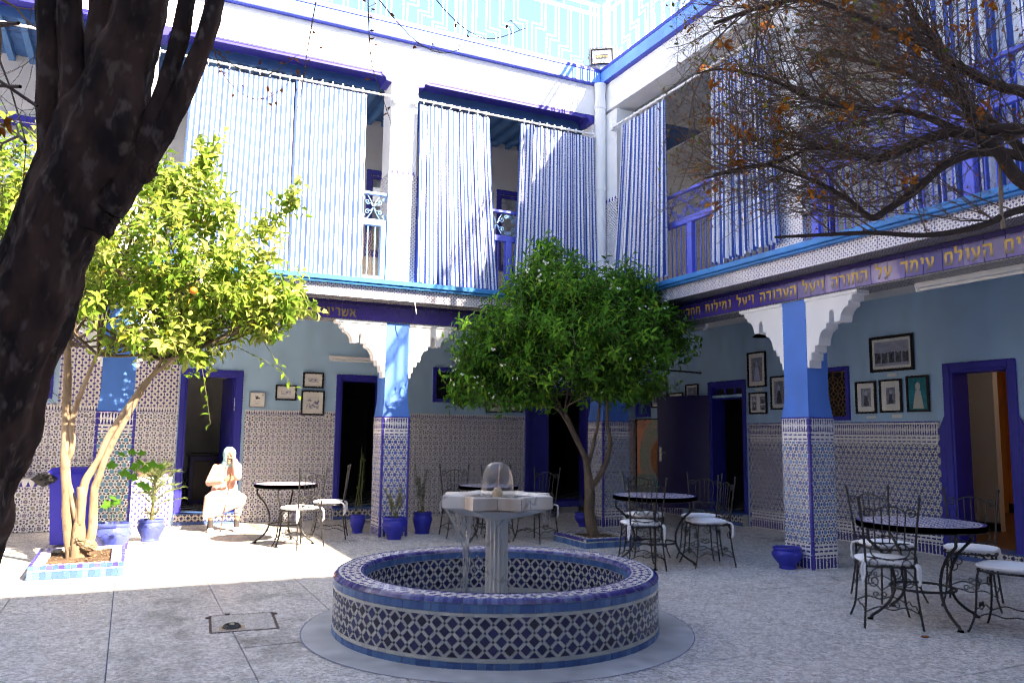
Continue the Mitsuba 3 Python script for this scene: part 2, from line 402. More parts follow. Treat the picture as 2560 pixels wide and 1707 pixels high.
def solo(name, mesh, m, label, cat, group=None, smooth=False, kind=None, **kw):
    k = fresh_fast(name)
    scene[k] = mikit.ply(mesh, m, smooth=smooth, **kw)
    labels[k] = {'label': label, 'category': cat}
    if group: labels[k]['group'] = group
    if kind: labels[k]['kind'] = kind
    return k
def struct(name, mesh, m, label=None, smooth=False):
    k = fresh_fast(name)
    scene[k] = mikit.ply(mesh, m, smooth=smooth)
    labels[k] = {'kind': 'structure'}
    if label: labels[k]['label'] = label
    return k

_bc = None
def box(x0, x1, y0, y1, z0, z1, bv=0.0):
    lo, hi = np.array([min(x0, x1), min(y0, y1), min(z0, z1)], float), np.array([max(x0, x1), max(y0, y1), max(z0, z1)], float)
    if bv <= 0:
        v = np.array([[x, y, z] for x in (lo[0], hi[0]) for y in (lo[1], hi[1]) for z in (lo[2], hi[2])])
        f = np.array([[0, 1, 3], [0, 3, 2], [4, 6, 7], [4, 7, 5], [0, 4, 5], [0, 5, 1], [2, 3, 7], [2, 7, 6], [0, 2, 6], [0, 6, 4], [1, 5, 7], [1, 7, 3]])
        return trimesh.Trimesh(v, f, process=False)
    global _bc
    if _bc is None:
        s = [(a, b, c) for a in (0, 1) for b in (0, 1) for c in (0, 1)]
        pts, tag = [], []
        for q in s:
            for ax in range(3):
                e = [0.1 if i != ax else 0.0 for i in range(3)]
                pts.append([e[i] if q[i] == 0 else 1 - e[i] for i in range(3)]); tag.append((q, ax))
        h = trimesh.convex.convex_hull(np.array(pts))
        idx = [int(np.argmin(np.linalg.norm(np.array(pts) - v, axis=1))) for v in h.vertices]
        _bc = ([tag[i] for i in idx], np.array(h.faces))
    b = min(bv, 0.45 * float((hi - lo).min()))
    v = np.array([[(lo[i] + (0 if i == ax else b)) if q[i] == 0 else (hi[i] - (0 if i == ax else b)) for i in range(3)] for q, ax in _bc[0]])
    return trimesh.Trimesh(v, _bc[1], process=False)
def cat(*ms):
    ms = [m for m in (ms[0] if len(ms) == 1 and isinstance(ms[0], (list, tuple)) else ms)]
    v, f, o = [], [], 0
    for m in ms:
        v.append(np.asarray(m.vertices)); f.append(np.asarray(m.faces) + o); o += len(m.vertices)
    return trimesh.Trimesh(np.vstack(v), np.vstack(f), process=False)
def tube(pts, r, n=8, closed=False, cap=True):
    p = np.asarray(pts, float); N = len(p)
    r = np.broadcast_to(np.asarray(r, float), (N,))
    t = np.roll(p, -1, 0) - np.roll(p, 1, 0) if closed else np.gradient(p, axis=0)
    t = t / (np.linalg.norm(t, axis=1, keepdims=True) + 1e-12)
    a = np.cross(t[0], [0, 0, 1.0] if abs(t[0][2]) < 0.9 else [1.0, 0, 0]); a /= np.linalg.norm(a)
    A = [a]
    for i in range(1, N):
        a = A[-1] - t[i] * (A[-1] @ t[i]); a /= (np.linalg.norm(a) + 1e-12); A.append(a)
    A = np.array(A); Bn = np.cross(t, A)
    an = np.arange(n) * 2 * PI / n
    v = (p[:, None] + r[:, None, None] * (np.cos(an)[None, :, None] * A[:, None] + np.sin(an)[None, :, None] * Bn[:, None])).reshape(-1, 3)
    f = []
    M = N if closed else N - 1
    i, j = np.meshgrid(np.arange(M), np.arange(n), indexing='ij')
    a0 = (i * n + j).ravel(); a1 = (i * n + (j + 1) % n).ravel(); b0 = ((i + 1) % N * n + j).ravel(); b1 = ((i + 1) % N * n + (j + 1) % n).ravel()
    f = np.vstack([np.stack([a0, a1, b1], 1), np.stack([a0, b1, b0], 1)])
    if cap and not closed:
        v = np.vstack([v, p[0], p[-1]])
        k = np.arange(n)
        f = np.vstack([f, np.stack([(k + 1) % n, k, np.full(n, N * n)], 1), np.stack([(N - 1) * n + k, (N - 1) * n + (k + 1) % n, np.full(n, N * n + 1)], 1)])
    return trimesh.Trimesh(v, f, process=False)
def lathe(prof, n=32, c=(0, 0)):
    pr = np.asarray(prof, float); N = len(pr)
    an = np.arange(n) * 2 * PI / n
    v = np.stack([pr[:, :1] * np.cos(an)[None] + c[0], pr[:, :1] * np.sin(an)[None] + c[1], np.broadcast_to(pr[:, 1:], (N, n))], -1).reshape(-1, 3)
    i, j = np.meshgrid(np.arange(N - 1), np.arange(n), indexing='ij')
    a0 = (i * n + j).ravel(); a1 = (i * n + (j + 1) % n).ravel(); b0 = ((i + 1) * n + j).ravel(); b1 = ((i + 1) * n + (j + 1) % n).ravel()
    return trimesh.Trimesh(v, np.vstack([np.stack([a0, a1, b1], 1), np.stack([a0, b1, b0], 1)]), process=False)
def extr(poly, h):
    gs = list(getattr(poly, 'geoms', [poly]))
    return cat([trimesh.creation.extrude_polygon(g, h, engine='earcut') for g in gs if g.area > 1e-9])
def place(m, M):
    m = m.copy(); m.apply_transform(np.asarray(M, float)); return m
def frame(o, x, y, z=None):
    x, y = np.asarray(x, float), np.asarray(y, float)
    z = np.cross(x, y) if z is None else np.asarray(z, float)
    M = np.eye(4); M[:3, 0], M[:3, 1], M[:3, 2], M[:3, 3] = x, y, z, o
    return M
# a wall's own axes: u along the wall, z up, w out towards the court
class Wing:
    def __init__(s, east): s.e = east
    def pt(s, u, w, z): return (-w, u, z) if s.e else (u, -w, z)
    def box(s, u0, u1, w0, w1, z0, z1, bv=0.0):
        return box(-w0, -w1, u0, u1, z0, z1, bv) if s.e else box(u0, u1, -w0, -w1, z0, z1, bv)
    def sheet(s, poly, w0, w1):
        """polygon in (u, z) between depths w0 < w1"""
        m = extr(poly, w1 - w0)
        # local x -> u, local y -> z, local z -> w
        M = np.eye(4)
        if s.e: M[:3, :3] = np.array([[0, 0, -1], [1, 0, 0], [0, 1, 0]]); M[:3, 3] = (-w0, 0, 0)
        else: M[:3, :3] = np.array([[1, 0, 0], [0, 0, -1], [0, 1, 0]]); M[:3, 3] = (0, -w0, 0)
        m = place(m, M)
        return m
BK, EA = Wing(False), Wing(True)
rng = random.Random(7)
nr = np.random.default_rng(7)
def tf(M): return T(np.asarray(M, float).tolist())
def rz(a, x=0, y=0, z=0, s=1.0):
    c, q = math.cos(a), math.sin(a)
    return np.array([[c * s, -q * s, 0, x], [q * s, c * s, 0, y], [0, 0, s, z], [0, 0, 0, 1]])

# ------------------------------------------------------------------ setting: ground and floor slabs
struct('ground', box(-60, 60, -60, 60, -0.30, -0.012), 'joint')
fl = thing('courtyard_floor', 'grey terrazzo courtyard floor in square slabs with dark blue joints', 'floor')
labels[fl] = {'kind': 'structure', 'label': 'grey speckled terrazzo courtyard floor in square slabs'}
XJ = [-11.2, -10.43, -9.66, -8.89, -8.13, -7.36, -6.6, -5.83, -5.06, -4.25, -3.66, -2.84, -2.03, -1.21, -0.38, 0.45, 1.28, 2.30]
YR = [-12.4, -11.5, -10.6, -9.75, -8.92, -8.09, -7.26, -6.42, -5.6, -4.75, -3.9, -3.06, -2.22, -1.38, -0.54, 0.30, 1.14, 1.98, 2.466]
YL = [-12.4, -11.6, -10.8, -9.98, -9.15, -8.3, -7.48, -6.65, -5.8, -4.98, -4.14, -3.3, -2.47, -1.63, -0.8, 0.04, 0.88, 1.72, 2.466]
for i in range(len(XJ) - 1):
    Y = YL if XJ[i] < -4.3 else YR
    for j in range(len(Y) - 1):
        g = 0.0034
        t = rng.uniform(-0.0012, 0.0012)
        part(fl, 'slab', box(XJ[i] + g, XJ[i + 1] - g, Y[j] + g, Y[j + 1] - g, -0.03, t, 0.002), 'terrazzo')

# ------------------------------------------------------------------ walls behind the arcades
def holes(u0, u1, z0, z1, hs):
    p = sbox(u0, z0, u1, z1)
    for h in hs: p = p.difference(sbox(h[0], h[2], h[1], h[3]))
    return p
D, DR = 2.468, 2.306
BH = [(-5.83, -5.08, -1, 2.24), (-3.48, -2.80, -1, 2.25), (-0.04, 1.20, -1, 2.20), (-1.83, -0.95, 1.92, 2.52), (-8.4, -7.57, 1.81, 2.75)]
bw = thing('back_wall', 'light blue rear wall of the back arcade above its patterned tile dado', 'wall')
part(bw, 'plaster', BK.sheet(holes(-11.0, DR + 0.3, 0, 3.22, BH), -D - 0.28, -D), 'lightblue_wall')
EHo = [(-0.55, 0.25, -1, 2.03), (-0.55, 0.25, 2.07, 2.24), (2.06, 2.40, 1.74, 2.6), (-2.60, -1.75, 1.66, 2.33), (-4.86, -4.15, -1, 2.20)]
ew = thing('east_wall', 'blue rear wall of the right hand arcade above its zellige dado', 'wall')
part(ew, 'plaster', EA.sheet(holes(-12.0, D + 0.28, 0, 3.22, EHo), -DR - 0.28, -DR), 'lightblue_wall')
# dado tiles of the back wall
def dado_run(u0, u1, z0, z1, parent, m, name='dado_tile', P=0.18, off=-0.02, zoff=0.05, w=-D):
    k0 = math.floor((u0 - off) / P - 0.5)
    n = 0
    for i in range(k0, k0 + 60):
        a, b = max(u0, off + (i - 0.5) * P), min(u1, off + (i + 0.5) * P)
        if b - a < 0.015: continue
        for j in range(-1, 20):
            c, d = max(z0, zoff + (j - 0.5) * P), min(z1, zoff + (j + 0.5) * P)
            if d - c < 0.015: continue
            e = rng.uniform(0, 0.0012)
            part(parent, name, BK.box(a + 0.0012, b - 0.0012, w, w + 0.011 + e, c + 0.0012, d - 0.0012, 0.0015), m); n += 1
    return n
nt = 0
for a, b in ((-4.96, -3.56), (-2.70, -0.05), (1.28, 2.29)): nt += dado_run(a, b, 0.0, 1.638, bw, 'dado_tile')
nt += dado_run(-7.4, -5.92, 0.70, 1.638, bw, 'dado_tile')
part(bw, 'dado_field', BK.box(-10.9, -7.402, -D, -D + 0.011, 0.70, 1.638), 'dado_tile')
for a, b in ((-10.9, -5.92), (-4.96, -3.56), (-2.70, -0.05), (1.28, 2.29)):
    part(bw, 'tile_crest', BK.box(a, b, -D, -D + 0.013, 1.640, 1.715), 'crest_tile')
for a, b, z0, z1 in ((-10.9, -8.48, 1.717, 2.9), (-8.48, -7.50, 2.83, 2.9), (-8.48, -7.50, 1.717, 1.74), (-7.50, -5.92, 1.717, 2.9)):
    part(bw, 'small_tiling', BK.box(a, b, -D, -D + 0.012, z0, z1), 'small_tile')
# low tiled ledges in front of the back wall
for nme, a, b, lab in (('tiled_ledge', -10.9, -6.93, 'low patterned tile ledge along the wall left of the blue bin'), ('tiled_ledge', -6.49, -5.97, 'short sunlit tiled ledge behind the potted palm')):
    k = thing(nme, lab, 'ledge')
    part(k, 'body', BK.box(a, b, -D + 0.014, -2.11, 0.0, 0.66), 'grout')
    part(k, 'front_tiling', BK.box(a + 0.002, b - 0.002, -2.108, -2.098, 0.01, 0.60), 'dado_tile' if a < -7 else 'small_tile')
    part(k, 'side_tiling', BK.box(b + 0.001, b + 0.011, -D + 0.016, -2.108, 0.01, 0.60), 'small_tile')
    cr = []
    part(k, 'white_border', BK.box(a + 0.002, b - 0.002, -2.108, -2.099, 0.603, 0.69), 'white_paint')
    n = int((b - a) / 0.085)
    for q in range(n):
        u = b - 0.05 - q * 0.085
        if u < -9.3: break
        part(k, 'crest_piece', BK.sheet(Polygon([(u - 0.026, 0.61), (u + 0.026, 0.61), (u, 0.682)]), -2.099, -2.096), 'trim_blue')
    part(k, 'top_slab', BK.box(a, b + 0.012, -D + 0.012, -2.095, 0.692, 0.71, 0.003), 'white_paint')
# dado of the east wall
for a, b in ((1.03, 2.45), (-4.02 + 0.04, -0.65), (-9.5, -4.98)):
    part(ew, 'zellige_field', EA.box(a + 0.03, b - 0.03, -DR, -DR + 0.012, 0.0, 1.585), 'zellige_wall')
    for s in (a, b - 0.028):
        for q in range(22):
            z0 = 0.005 + q * 0.0718
            if -4.1 < s < 0: part(ew, 'border_tile', EA.box(s, s + 0.028, -DR, -DR + 0.014, z0, z0 + 0.068, 0.0015), 'cream_glaze_0' if q % 2 else 'trim_blue')
    part(ew, 'cap_strip', EA.box(a, b, -DR, -DR + 0.016, 1.587, 1.60), 'trim_blue')

# ------------------------------------------------------------------ arcades: ceilings, pillars, beams
struct('arcade_ceiling', cat(box(-11, DR, 0.34, D, 3.22, 3.34), box(0.34, DR, -12, 0.338, 3.22, 3.34)), 'grey_plaster')
BRK = [(0, 2.897), (0.69, 2.897), (0.69, 2.850), (0.625, 2.845), (0.622, 2.792), (0.576, 2.788), (0.574, 2.742), (0.530, 2.727), (0.50, 2.70), (0.475, 2.655), (0.462, 2.591), (0.384, 2.589),
       (0.384, 2.695), (0.374, 2.715), (0.353, 2.727), (0.334, 2.715), (0.324, 2.695), (0.318, 2.591), (0.277, 2.591), (0.275, 2.540), (0.235, 2.527), (0.205, 2.500), (0.178, 2.450), (0.163, 2.368),
       (0.116, 2.366), (0.113, 2.298), (0.064, 2.296), (0.061, 2.213), (0.032, 2.212), (0.029, 2.134), (0, 2.134)]
def bracket_mesh(W, u, s):
    p = Polygon([(u + s * d, z) for d, z in BRK])
    cap = sbox(min(u, u + s * 0.70), 2.858, max(u, u + s * 0.70), 2.8985)
    return cat(W.sheet(p, -0.21, -0.035), W.sheet(cap, -0.033, -0.018))
def pillar(x0, x1, y0, y1, m, label, corners, brackets, group=None, tiles=True):
    k = thing('pillar', label, 'pillar')
    part(k, 'tile_base', box(x0, x1, y0, y1, 0.0, 1.60, 0.004), m)
    def ring(i, z): return [(x0 + i, y0 + i, z), (x1 - i, y0 + i, z), (x1 - i, y1 - i, z), (x0 + i, y1 - i, z)]
    v = []
    for i, z in ((0.002, 1.602), (0.010, 1.66), (0.022, 1.75), (0.030, 1.86), (0.030, 2.90)): v += ring(i, z)
    f = []
    for a in range(4):
        for b in range(4):
            p, q = a * 4 + b, a * 4 + (b + 1) % 4
            f += [(p, q, q + 4), (p, q + 4, p + 4)]
    f += [(16, 17, 18), (16, 18, 19), (2, 1, 0), (3, 2, 0)]
    part(k, 'shaft', (np.array(v, float), np.array(f)), 'blue_shaft')
    part(k, 'cap_band', box(x0 - 0.004, x1 + 0.004, y0 - 0.004, y1 + 0.004, 1.588, 1.604, 0.002), 'trim_blue')
    for cx, cy in corners:
        X, Yc = (x0, x1)[cx], (y0, y1)[cy]
        sx, sy = (1, -1)[cx], (1, -1)[cy]
        for q in range(21):
            z0 = 0.004 + q * 0.0755
            part(k, 'trim_tile', box(X - sx * 0.004, X + sx * 0.028, Yc - sy * 0.004, Yc + sy * 0.028, z0, z0 + 0.0715, 0.003), 'trim_blue')
    for W, u, s in brackets:
        part(k, 'bracket', bracket_mesh(W, u, s), 'white_plaster')
    return k
pillar(-10.40, -10.0, 0, 0.42, 'zellige_teal', 'tiled blue pillar behind the dark tree trunk at the far left', [], [(BK, -10.03, 1)])
pillar(-6.92, -6.50, 0, 0.42, 'zellige_teal', 'blue pillar with teal star tiles behind the bin and the lemon tree', [(0, 0), (1, 0)], [(BK, -6.89, -1), (BK, -6.53, 1)])
pillar(-3.485, -3.095, 0, 0.42, 'zellige_royal', 'half sunlit blue pillar with royal blue star tiles in the middle of the back arcade', [(0, 0), (1, 0)], [(BK, -3.455, -1), (BK, -3.125, 1)])
pillar(0.0, 0.49, 0, 0.45, 'zellige_mid', 'shaded tiled corner pillar behind the trunk of the round orange tree', [(0, 0)], [(BK, 0.02, -1), (EA, 0.02, -1)])
pillar(0.0, 0.365, -4.143, -3.743, 'zellige_mid', 'large blue pillar with star tiles and scalloped white brackets in the right arcade', [(0, 0)], [(EA, -4.113, -1), (EA, -3.773, 1)])
pillar(0.0, 0.365, -8.20, -7.80, 'zellige_mid', 'tiled pillar of the right arcade nearest the camera, beyond the frame', [], [(EA, -8.17, -1), (EA, -7.83, 1)])

# ---- Hebrew lettering: thick pen strokes in a unit square (x right, y up)
HEB = {
 'א': (.80, [[(.06, 1), (.76, 0)], [(.62, .98), (.66, .74), (.50, .44)], [(.12, 0), (.13, .28), (.30, .58)]]),
 'ב': (.72, [[(.06, .93), (.56, .93), (.60, .80), (.60, .06)], [(.02, .06), (.72, .06)]]),
 'ג': (.50, [[(.12, .93), (.36, .93), (.38, .5), (.42, .0)], [(.08, .0), (.34, .34)]]),
 'ד': (.72, [[(.02, .93), (.70, .93)], [(.57, .9), (.57, 0)]]),
 'ה': (.74, [[(.04, .93), (.64, .93), (.66, .80), (.66, 0)], [(.16, .60), (.14, .0)]]),
 'ו': (.34, [[(.06, .93), (.24, .93), (.26, .80), (.26, 0)]]),
 'ח': (.74, [[(.04, .93), (.64, .93), (.66, .80), (.66, 0)], [(.14, .93), (.14, 0)]]),
 'ט': (.76, [[(.08, .93), (.14, .80), (.14, .12), (.24, .06), (.56, .06), (.66, .16), (.66, .80), (.54, .93), (.42, .82)]]),
 'י': (.32, [[(.05, .93), (.22, .93), (.25, .82), (.20, .52)]]),
 'ל': (.66, [[(.10, 1.35), (.10, .90), (.54, .90), (.56, .70), (.30, 0)]]),
 'ם': (.74, [[(.10, .93), (.60, .93), (.62, .82), (.62, .06), (.14, .06), (.14, .90)]]),
 'מ': (.78, [[(.08, 0), (.16, .5), (.28, .80), (.06, .98)], [(.26, .82), (.44, .93), (.62, .84), (.66, .60), (.66, .06), (.38, .06)]]),
 'נ': (.48, [[(.12, .93), (.34, .93), (.37, .80), (.37, .06), (.06, .06)]]),
 'ס': (.76, [[(.06, .93), (.56, .93), (.66, .76), (.62, .28), (.42, .05), (.26, .1), (.14, .36), (.14, .90)]]),
 'ע': (.74, [[(.10, .95), (.16, .80), (.36, .22)], [(.62, .95), (.64, .6), (.50, .22), (.06, -.06)]]),
 'ק': (.72, [[(.04, .93), (.60, .93), (.62, .62), (.42, .2)], [(.13, .62), (.13, -.30)]]),
 'ר': (.66, [[(.04, .93), (.50, .93), (.57, .78), (.57, 0)]]),
 'ש': (.88, [[(.08, .95), (.12, .80), (.20, .06), (.60, .06), (.76, .30), (.80, .95)], [(.46, .95), (.46, .70), (.22, .34)]]),
 'ת': (.80, [[(.04, .93), (.64, .93), (.68, .78), (.68, 0)], [(.18, .93), (.20, .10), (.04, .04)]]),
 ' ': (.55, []),
}
def heb_letter(ch):
    w, st = HEB[ch]
    ps = []
    for s in st:
        ps.append(LineString(s).buffer(0.098, cap_style=2, join_style=1, quad_segs=3))
        a = s[0]
    return w, unary_union(ps) if ps else None
def lettering(W, parent, text, u_start, dirn, h, z, m, gap=0.17, stop=1e9):
    """letters run in the reading direction, right to left as seen from the court"""
    u = u_start
    from shapely import affinity
    for ch in text:
        w, p = heb_letter(ch)
        if p is not None:
            # local x (to the right on the page) is +x on the back wing and -y on the east wing
            if not W.e: q = affinity.affine_transform(p, [h, 0, 0, h, u - w * h, z])
            else: q = affinity.affine_transform(p, [-h, 0, 0, h, u + w * h, z])
            part(parent, 'letter', W.sheet(q, -0.0005, 0.0012), m)
        u = u - (w + gap) * h if not W.e else u + (w + gap) * h
def sign_beam(W, u0, u1, label, ph, faded):
    k = thing('inscription_beam', label, 'beam')
    part(k, 'core', W.box(u0, u1, -0.335, -0.012, 2.905, 3.145), 'grout')
    i0 = math.floor((u0 - ph) / 0.195)
    for i in range(i0, i0 + 80):
        a, b = max(u0, ph + i * 0.195), min(u1, ph + (i + 1) * 0.195)
        if b - a < 0.02: continue
        m = 'sign_faded' if faded(a) else 'sign_purple'
        part(k, 'sign_tile', W.box(a + .0015, b - .0015, -0.012, 0.0 - rng.uniform(0, .001), 2.900, 3.094, 0.002), m)
        part(k, 'top_tile', W.box(a + .0015, b - .0015, -0.012, 0.0 - rng.uniform(0, .001), 3.098, 3.146, 0.002), 'sign_dark')
    part(k, 'soffit_tiling', W.box(u0, u1, -0.335, -0.014, 2.888, 2.904), 'soffit_tile')
    return k
kb = sign_beam(BK, -11.0, -0.001, 'purple tiled beam with dull gold lettering above the back arcade', -3.49, lambda u: False)
lettering(BK, kb, 'אשרינו מה טוב חלקנו', -3.895, -1, 0.108, 2.928, 'letter_dull', 0.15)
ke = sign_beam(EA, -11.0, 0.0, 'purple tiled beam with faded tiles and gold lettering above the right arcade', -4.23, lambda u: u < -4.2 and (math.sin(u * 9.1) + math.sin(u * 23)) > -0.5)
lettering(EA, ke, 'דברים העולם עימד על התורה ויעל העבודה ויעל גמילות חסדים', -6.80, 1, 0.118, 2.935, 'letter_gold_sheen', 0.15)

# ---- balcony: floor slab, tiled fascia, blue sill
struct('balcony_slab', cat(box(-11, DR, -0.255, D - 0.001, 3.342, 3.40), box(-0.255, DR, -12, -0.257, 3.342, 3.40)), 'grey_plaster')
def fascia(W, u0, u1, label, ph):
    k = thing('balcony_fascia', label, 'fascia')
    part(k, 'core', W.box(u0, u1, 0.0, 0.258, 3.165, 3.340), 'grout')
    i0 = math.floor((u0 - ph) / 0.2)
    for i in range(i0, i0 + 80):
        a, b = max(u0, ph + i * 0.2), min(u1, ph + (i + 1) * 0.2)
        if b - a < 0.02: continue
        part(k, 'fascia_tile', W.box(a + .0012, b - .0012, 0.2582, 0.270 + rng.uniform(0, .001), 3.150, 3.338, 0.0015), 'fascia_tile')
    part(k, 'soffit_tiling', W.box(u0, u1, 0.0015, 0.257, 3.150, 3.164), 'soffit_tile')
    part(k, 'sill', W.box(u0, u1 + (0.36 if not W.e else 0), -0.10 if not W.e else -0.10, 0.36, 3.4015 if False else 3.341, 3.405, 0.006), 'sill_blue')
    part(k, 'sill_nosing', W.box(u0, u1, 0.272, 0.335, 3.312, 3.340, 0.004), 'sill_blue')
fascia(BK, -11.0, -0.272, 'white balcony edge of small diamond tiles with a blue sill, back side', -0.27)
fascia(EA, -11.0, -0.2715, 'white balcony edge of small diamond tiles with a blue sill, right side', -5.73)

# ---- upper storey
ub = thing('upper_back_wall', 'grey white upper wall behind the back balcony curtains', 'wall')
UW = [(-3.09, -2.2, 4.4, 5.76), (-0.66, 0.2, 4.4, 5.76), (-8.6, -7.9, 4.4, 5.76)]
part(ub, 'plaster', BK.sheet(holes(-11, DR + .3, 3.401, 6.73, UW), -D - 0.25, -D), 'grey_plaster')
ue = thing('upper_east_wall', 'pale upper wall behind the right balcony curtains', 'wall')
part(ue, 'plaster', EA.sheet(holes(-12, D - 0.002, 3.401, 6.73, [(-2.4, -1.5, 3.401, 5.6)]), -DR - 0.25, -DR), 'grey_plaster')
for a, b, lab in ((-3.09, -2.2, 'small upper window beside the middle white column'), (-0.66, 0.2, 'upper window between the two gathered curtains'), (-8.6, -7.9, 'upper window behind the dark trunk at the left')):
    k = thing('upper_window', lab, 'window')
    p = sbox(a - .075, 4.33, b + .075, 5.84).difference(sbox(a, 4.41, b, 5.76))
    part(k, 'frame', BK.sheet(p, -D - 0.02, -D + 0.03), 'purple_wood')
    part(k, 'sash', BK.sheet(sbox(a, 4.41, b, 5.76).difference(sbox(a + .05, 4.46, (a + b) / 2 - .02, 5.71)).difference(sbox((a + b) / 2 + .02, 4.46, b - .05, 5.71)), -D - 0.07, -D - 0.04), 'purple_wood')
    part(k, 'pane', BK.box(a, b, -D - 0.085, -D - 0.075, 4.41, 5.76), 'upper_glass')
    part(k, 'lace_curtain', BK.box(a, b, -D - 0.12, -D - 0.11, 4.41, 5.76), 'lace')
k = thing('upper_door', 'dark blue door in the upper right wall behind the balcony curtains', 'door')
part(k, 'frame', EA.sheet(sbox(-2.5, 3.402, -1.4, 5.7).difference(sbox(-2.4, 3.401, -1.5, 5.6)), -DR, -DR + 0.03), 'purple_wood')
part(k, 'leaf', EA.box(-2.4, -1.5, -DR - 0.06, -DR - 0.02, 3.403, 5.6), 'navy_door')
# columns
def column(W, u0, u1, w0, w1, label, tile=True):
    k = thing('upper_column', label, 'column')
    part(k, 'shaft', W.box(u0, u1, w0, w1, 3.406 if W is not None else 0, 6.45), 'white_plaster')
    part(k, 'tile_facing', W.box(u0 - .011, u1 + .011, w0 - .011, w1 + .011, 3.407, 5.0), 'column_tile')
    for q in range(5):
        for s, (a, b) in enumerate(((u0, u1),)):
            u = a + (b - a) * (q + 0.5) / 5
            part(k, 'crest_piece', W.sheet(Polygon([(u - .014, 5.0), (u + .014, 5.0), (u + .014, 5.022), (u, 5.06), (u - .014, 5.022)]), w1 + 0.0005, w1 + .009), 'trim_blue')
    return k
column(BK, -3.49, -3.10, -0.38, 0.0, 'white balcony column with diamond tiles in the sunlit middle of the back wing')
column(BK, -6.91, -6.50, -0.38, 0.0, 'white balcony column behind the lemon tree and dark trunk')
column(BK, -10.4, -10.0, -0.38, 0.0, 'white balcony column at the far left of the back wing')
column(BK, -0.16, -0.001, -0.34, 0.0, 'half column left of the white corner drainpipe')
column(EA, -0.42, 0.0, -0.36, 0.0, 'half column right of the white corner drainpipe')
column(EA, -4.14, -3.74, -0.36, 0.0, 'white balcony column behind the bare branches on the right')
column(EA, -8.2, -7.8, -0.36, 0.0, 'white balcony column at the right edge, near the camera')
# ceilings and joists
struct('gallery_ceiling', box(-11, DR, 0.32, D - 0.001, 6.735, 6.80), 'ceiling_blue')
struct('gallery_ceiling', box(0.37, DR, -12, 0.318, 6.735, 6.80), 'grey_plaster')
jb = thing('ceiling_joists', 'row of blue wooden joists under the back balcony roof', 'joists')
x = -10.8
while x < 0.2:
    if x > -8.7: part(jb, 'joist', box(x, x + 0.085, 0.322, D - 0.003, 6.63, 6.733, 0.004), 'joist_blue')
    x += 0.262
for q in range(11):
    y = 0.32 + q * 0.195
    part(jb, 'ceiling_board', box(-8.8, 0.3, y + .003, y + .190, 6.722, 6.734), 'ceiling_blue')
# head beams
hb = thing('roof_beam', 'sunlit white beam under the blue parapet of the back wing', 'beam')
part(hb, 'plaster', BK.box(-11.0, 0.0, -0.32, 0.0, 6.45, 6.945), 'white_plaster')
hb2 = thing('roof_beam', 'shaded white beam under the blue parapet of the right wing', 'beam')
part(hb2, 'plaster', EA.box(-11.0, -0.001, -0.36, 0.0, 6.50, 6.945), 'white_plaster')
for a, b, lab in ((-6.50, -3.49, 'purple eave board above the long flat striped curtains'), (-3.10, -0.16, 'purple eave board above the gathered back curtains'), (-10.0, -6.91, 'purple eave board at the far left behind the trunk')):
    k = thing('eave_board', lab, 'eave')
    part(k, 'board', BK.box(a + .09, b - .09, -0.30, -0.004, 6.425, 6.449, 0.004), 'purple_wood')
    part(k, 'fillet', BK.box(a + .09, b - .09, -0.305, -0.302, 6.30, 6.424), 'ceiling_blue')
    part(k, 'lip', BK.box(a + .09, b - .09, -0.028, -0.004, 6.385, 6.424, 0.004), 'purple_wood')
    for u, s in ((a, 1), (b, -1)):
        p = Polygon([(u, 6.449), (u + s * .16, 6.449), (u + s * .15, 6.41), (u + s * .10, 6.385), (u + s * .085, 6.335), (u, 6.315)])
        part(k, 'corbel', BK.sheet(p, -0.30, 0.008), 'purple_wood')
# parapets
def parapet(W, u0, u1, label):
    k = thing('parapet', label, 'parapet')
    part(k, 'band', W.box(u0, u1, -0.34, 0.080, 6.962, 7.150, 0.005), 'parapet_blue')
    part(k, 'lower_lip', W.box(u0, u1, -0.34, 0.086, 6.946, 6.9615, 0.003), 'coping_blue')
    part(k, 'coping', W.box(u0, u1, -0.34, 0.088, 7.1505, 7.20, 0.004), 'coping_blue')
parapet(BK, -11.0, -0.0885, 'sunlit blue parapet band on top of the back wing')
parapet(EA, -11.0, -0.0, 'shaded blue parapet band on top of the right wing')
struct('roof', cat(box(-11, DR + 3, 0.342, D + 3, 6.95, 7.17), box(0.342, DR + 3, -12, 0.340, 6.95, 7.17)), 'grey_plaster')
# roof railings with stepped bars
def roofrail(W, a0, period, n, label):
    k = thing('roof_railing', label, 'railing')
    R = 0.0085
    w = 0.0
    far = a0 - period * n
    part(k, 'top_rail', W.box(far, a0, w - .02, w + .02, 8.30, 8.34), 'white_paint')
    part(k, 'second_rail', W.box(far, a0, w - .02, w + .02, 8.14, 8.18), 'white_paint')
    part(k, 'bottom_rail', W.box(far, a0, w - .02, w + .02, 7.232, 7.262), 'white_paint')
    for i in range(n):
        e = a0 - period * i
        for q in range(3): part(k, 'post', W.box(e - .03 - q * .075, e - .004 - q * .075, w - .02, w + .02, 7.20, 8.34), 'white_paint')
        c = e - 0.205 - (period - 0.205) / 2 + 0.0
        hw = (period - 0.205) / 2
        for s in (1, -1):
            for t, zz in ((.205, 7.75), (.275, 7.68), (.455, 7.62), (.515, 7.55), (.675, 7.49), (.735, 7.43), (.90, 7.37), (.96, 7.31)):
                pts = [(t, 8.14), (t, zz), (t - .162, zz), (t - .162, 7.26)]
                pp = LineString([(c + s * x_, z_) for x_, z_ in pts]).buffer(R, cap_style=2, join_style=2)
                part(k, 'bar', W.sheet(pp, w - R, w + R), 'white_paint')
        for q in range(7):
            u = c - hw + (q + .5) * 2 * hw / 7
            part(k, 'short_bar', W.box(u - .005, u + .005, w - .005, w + .005, 8.18, 8.30), 'rail_pink')
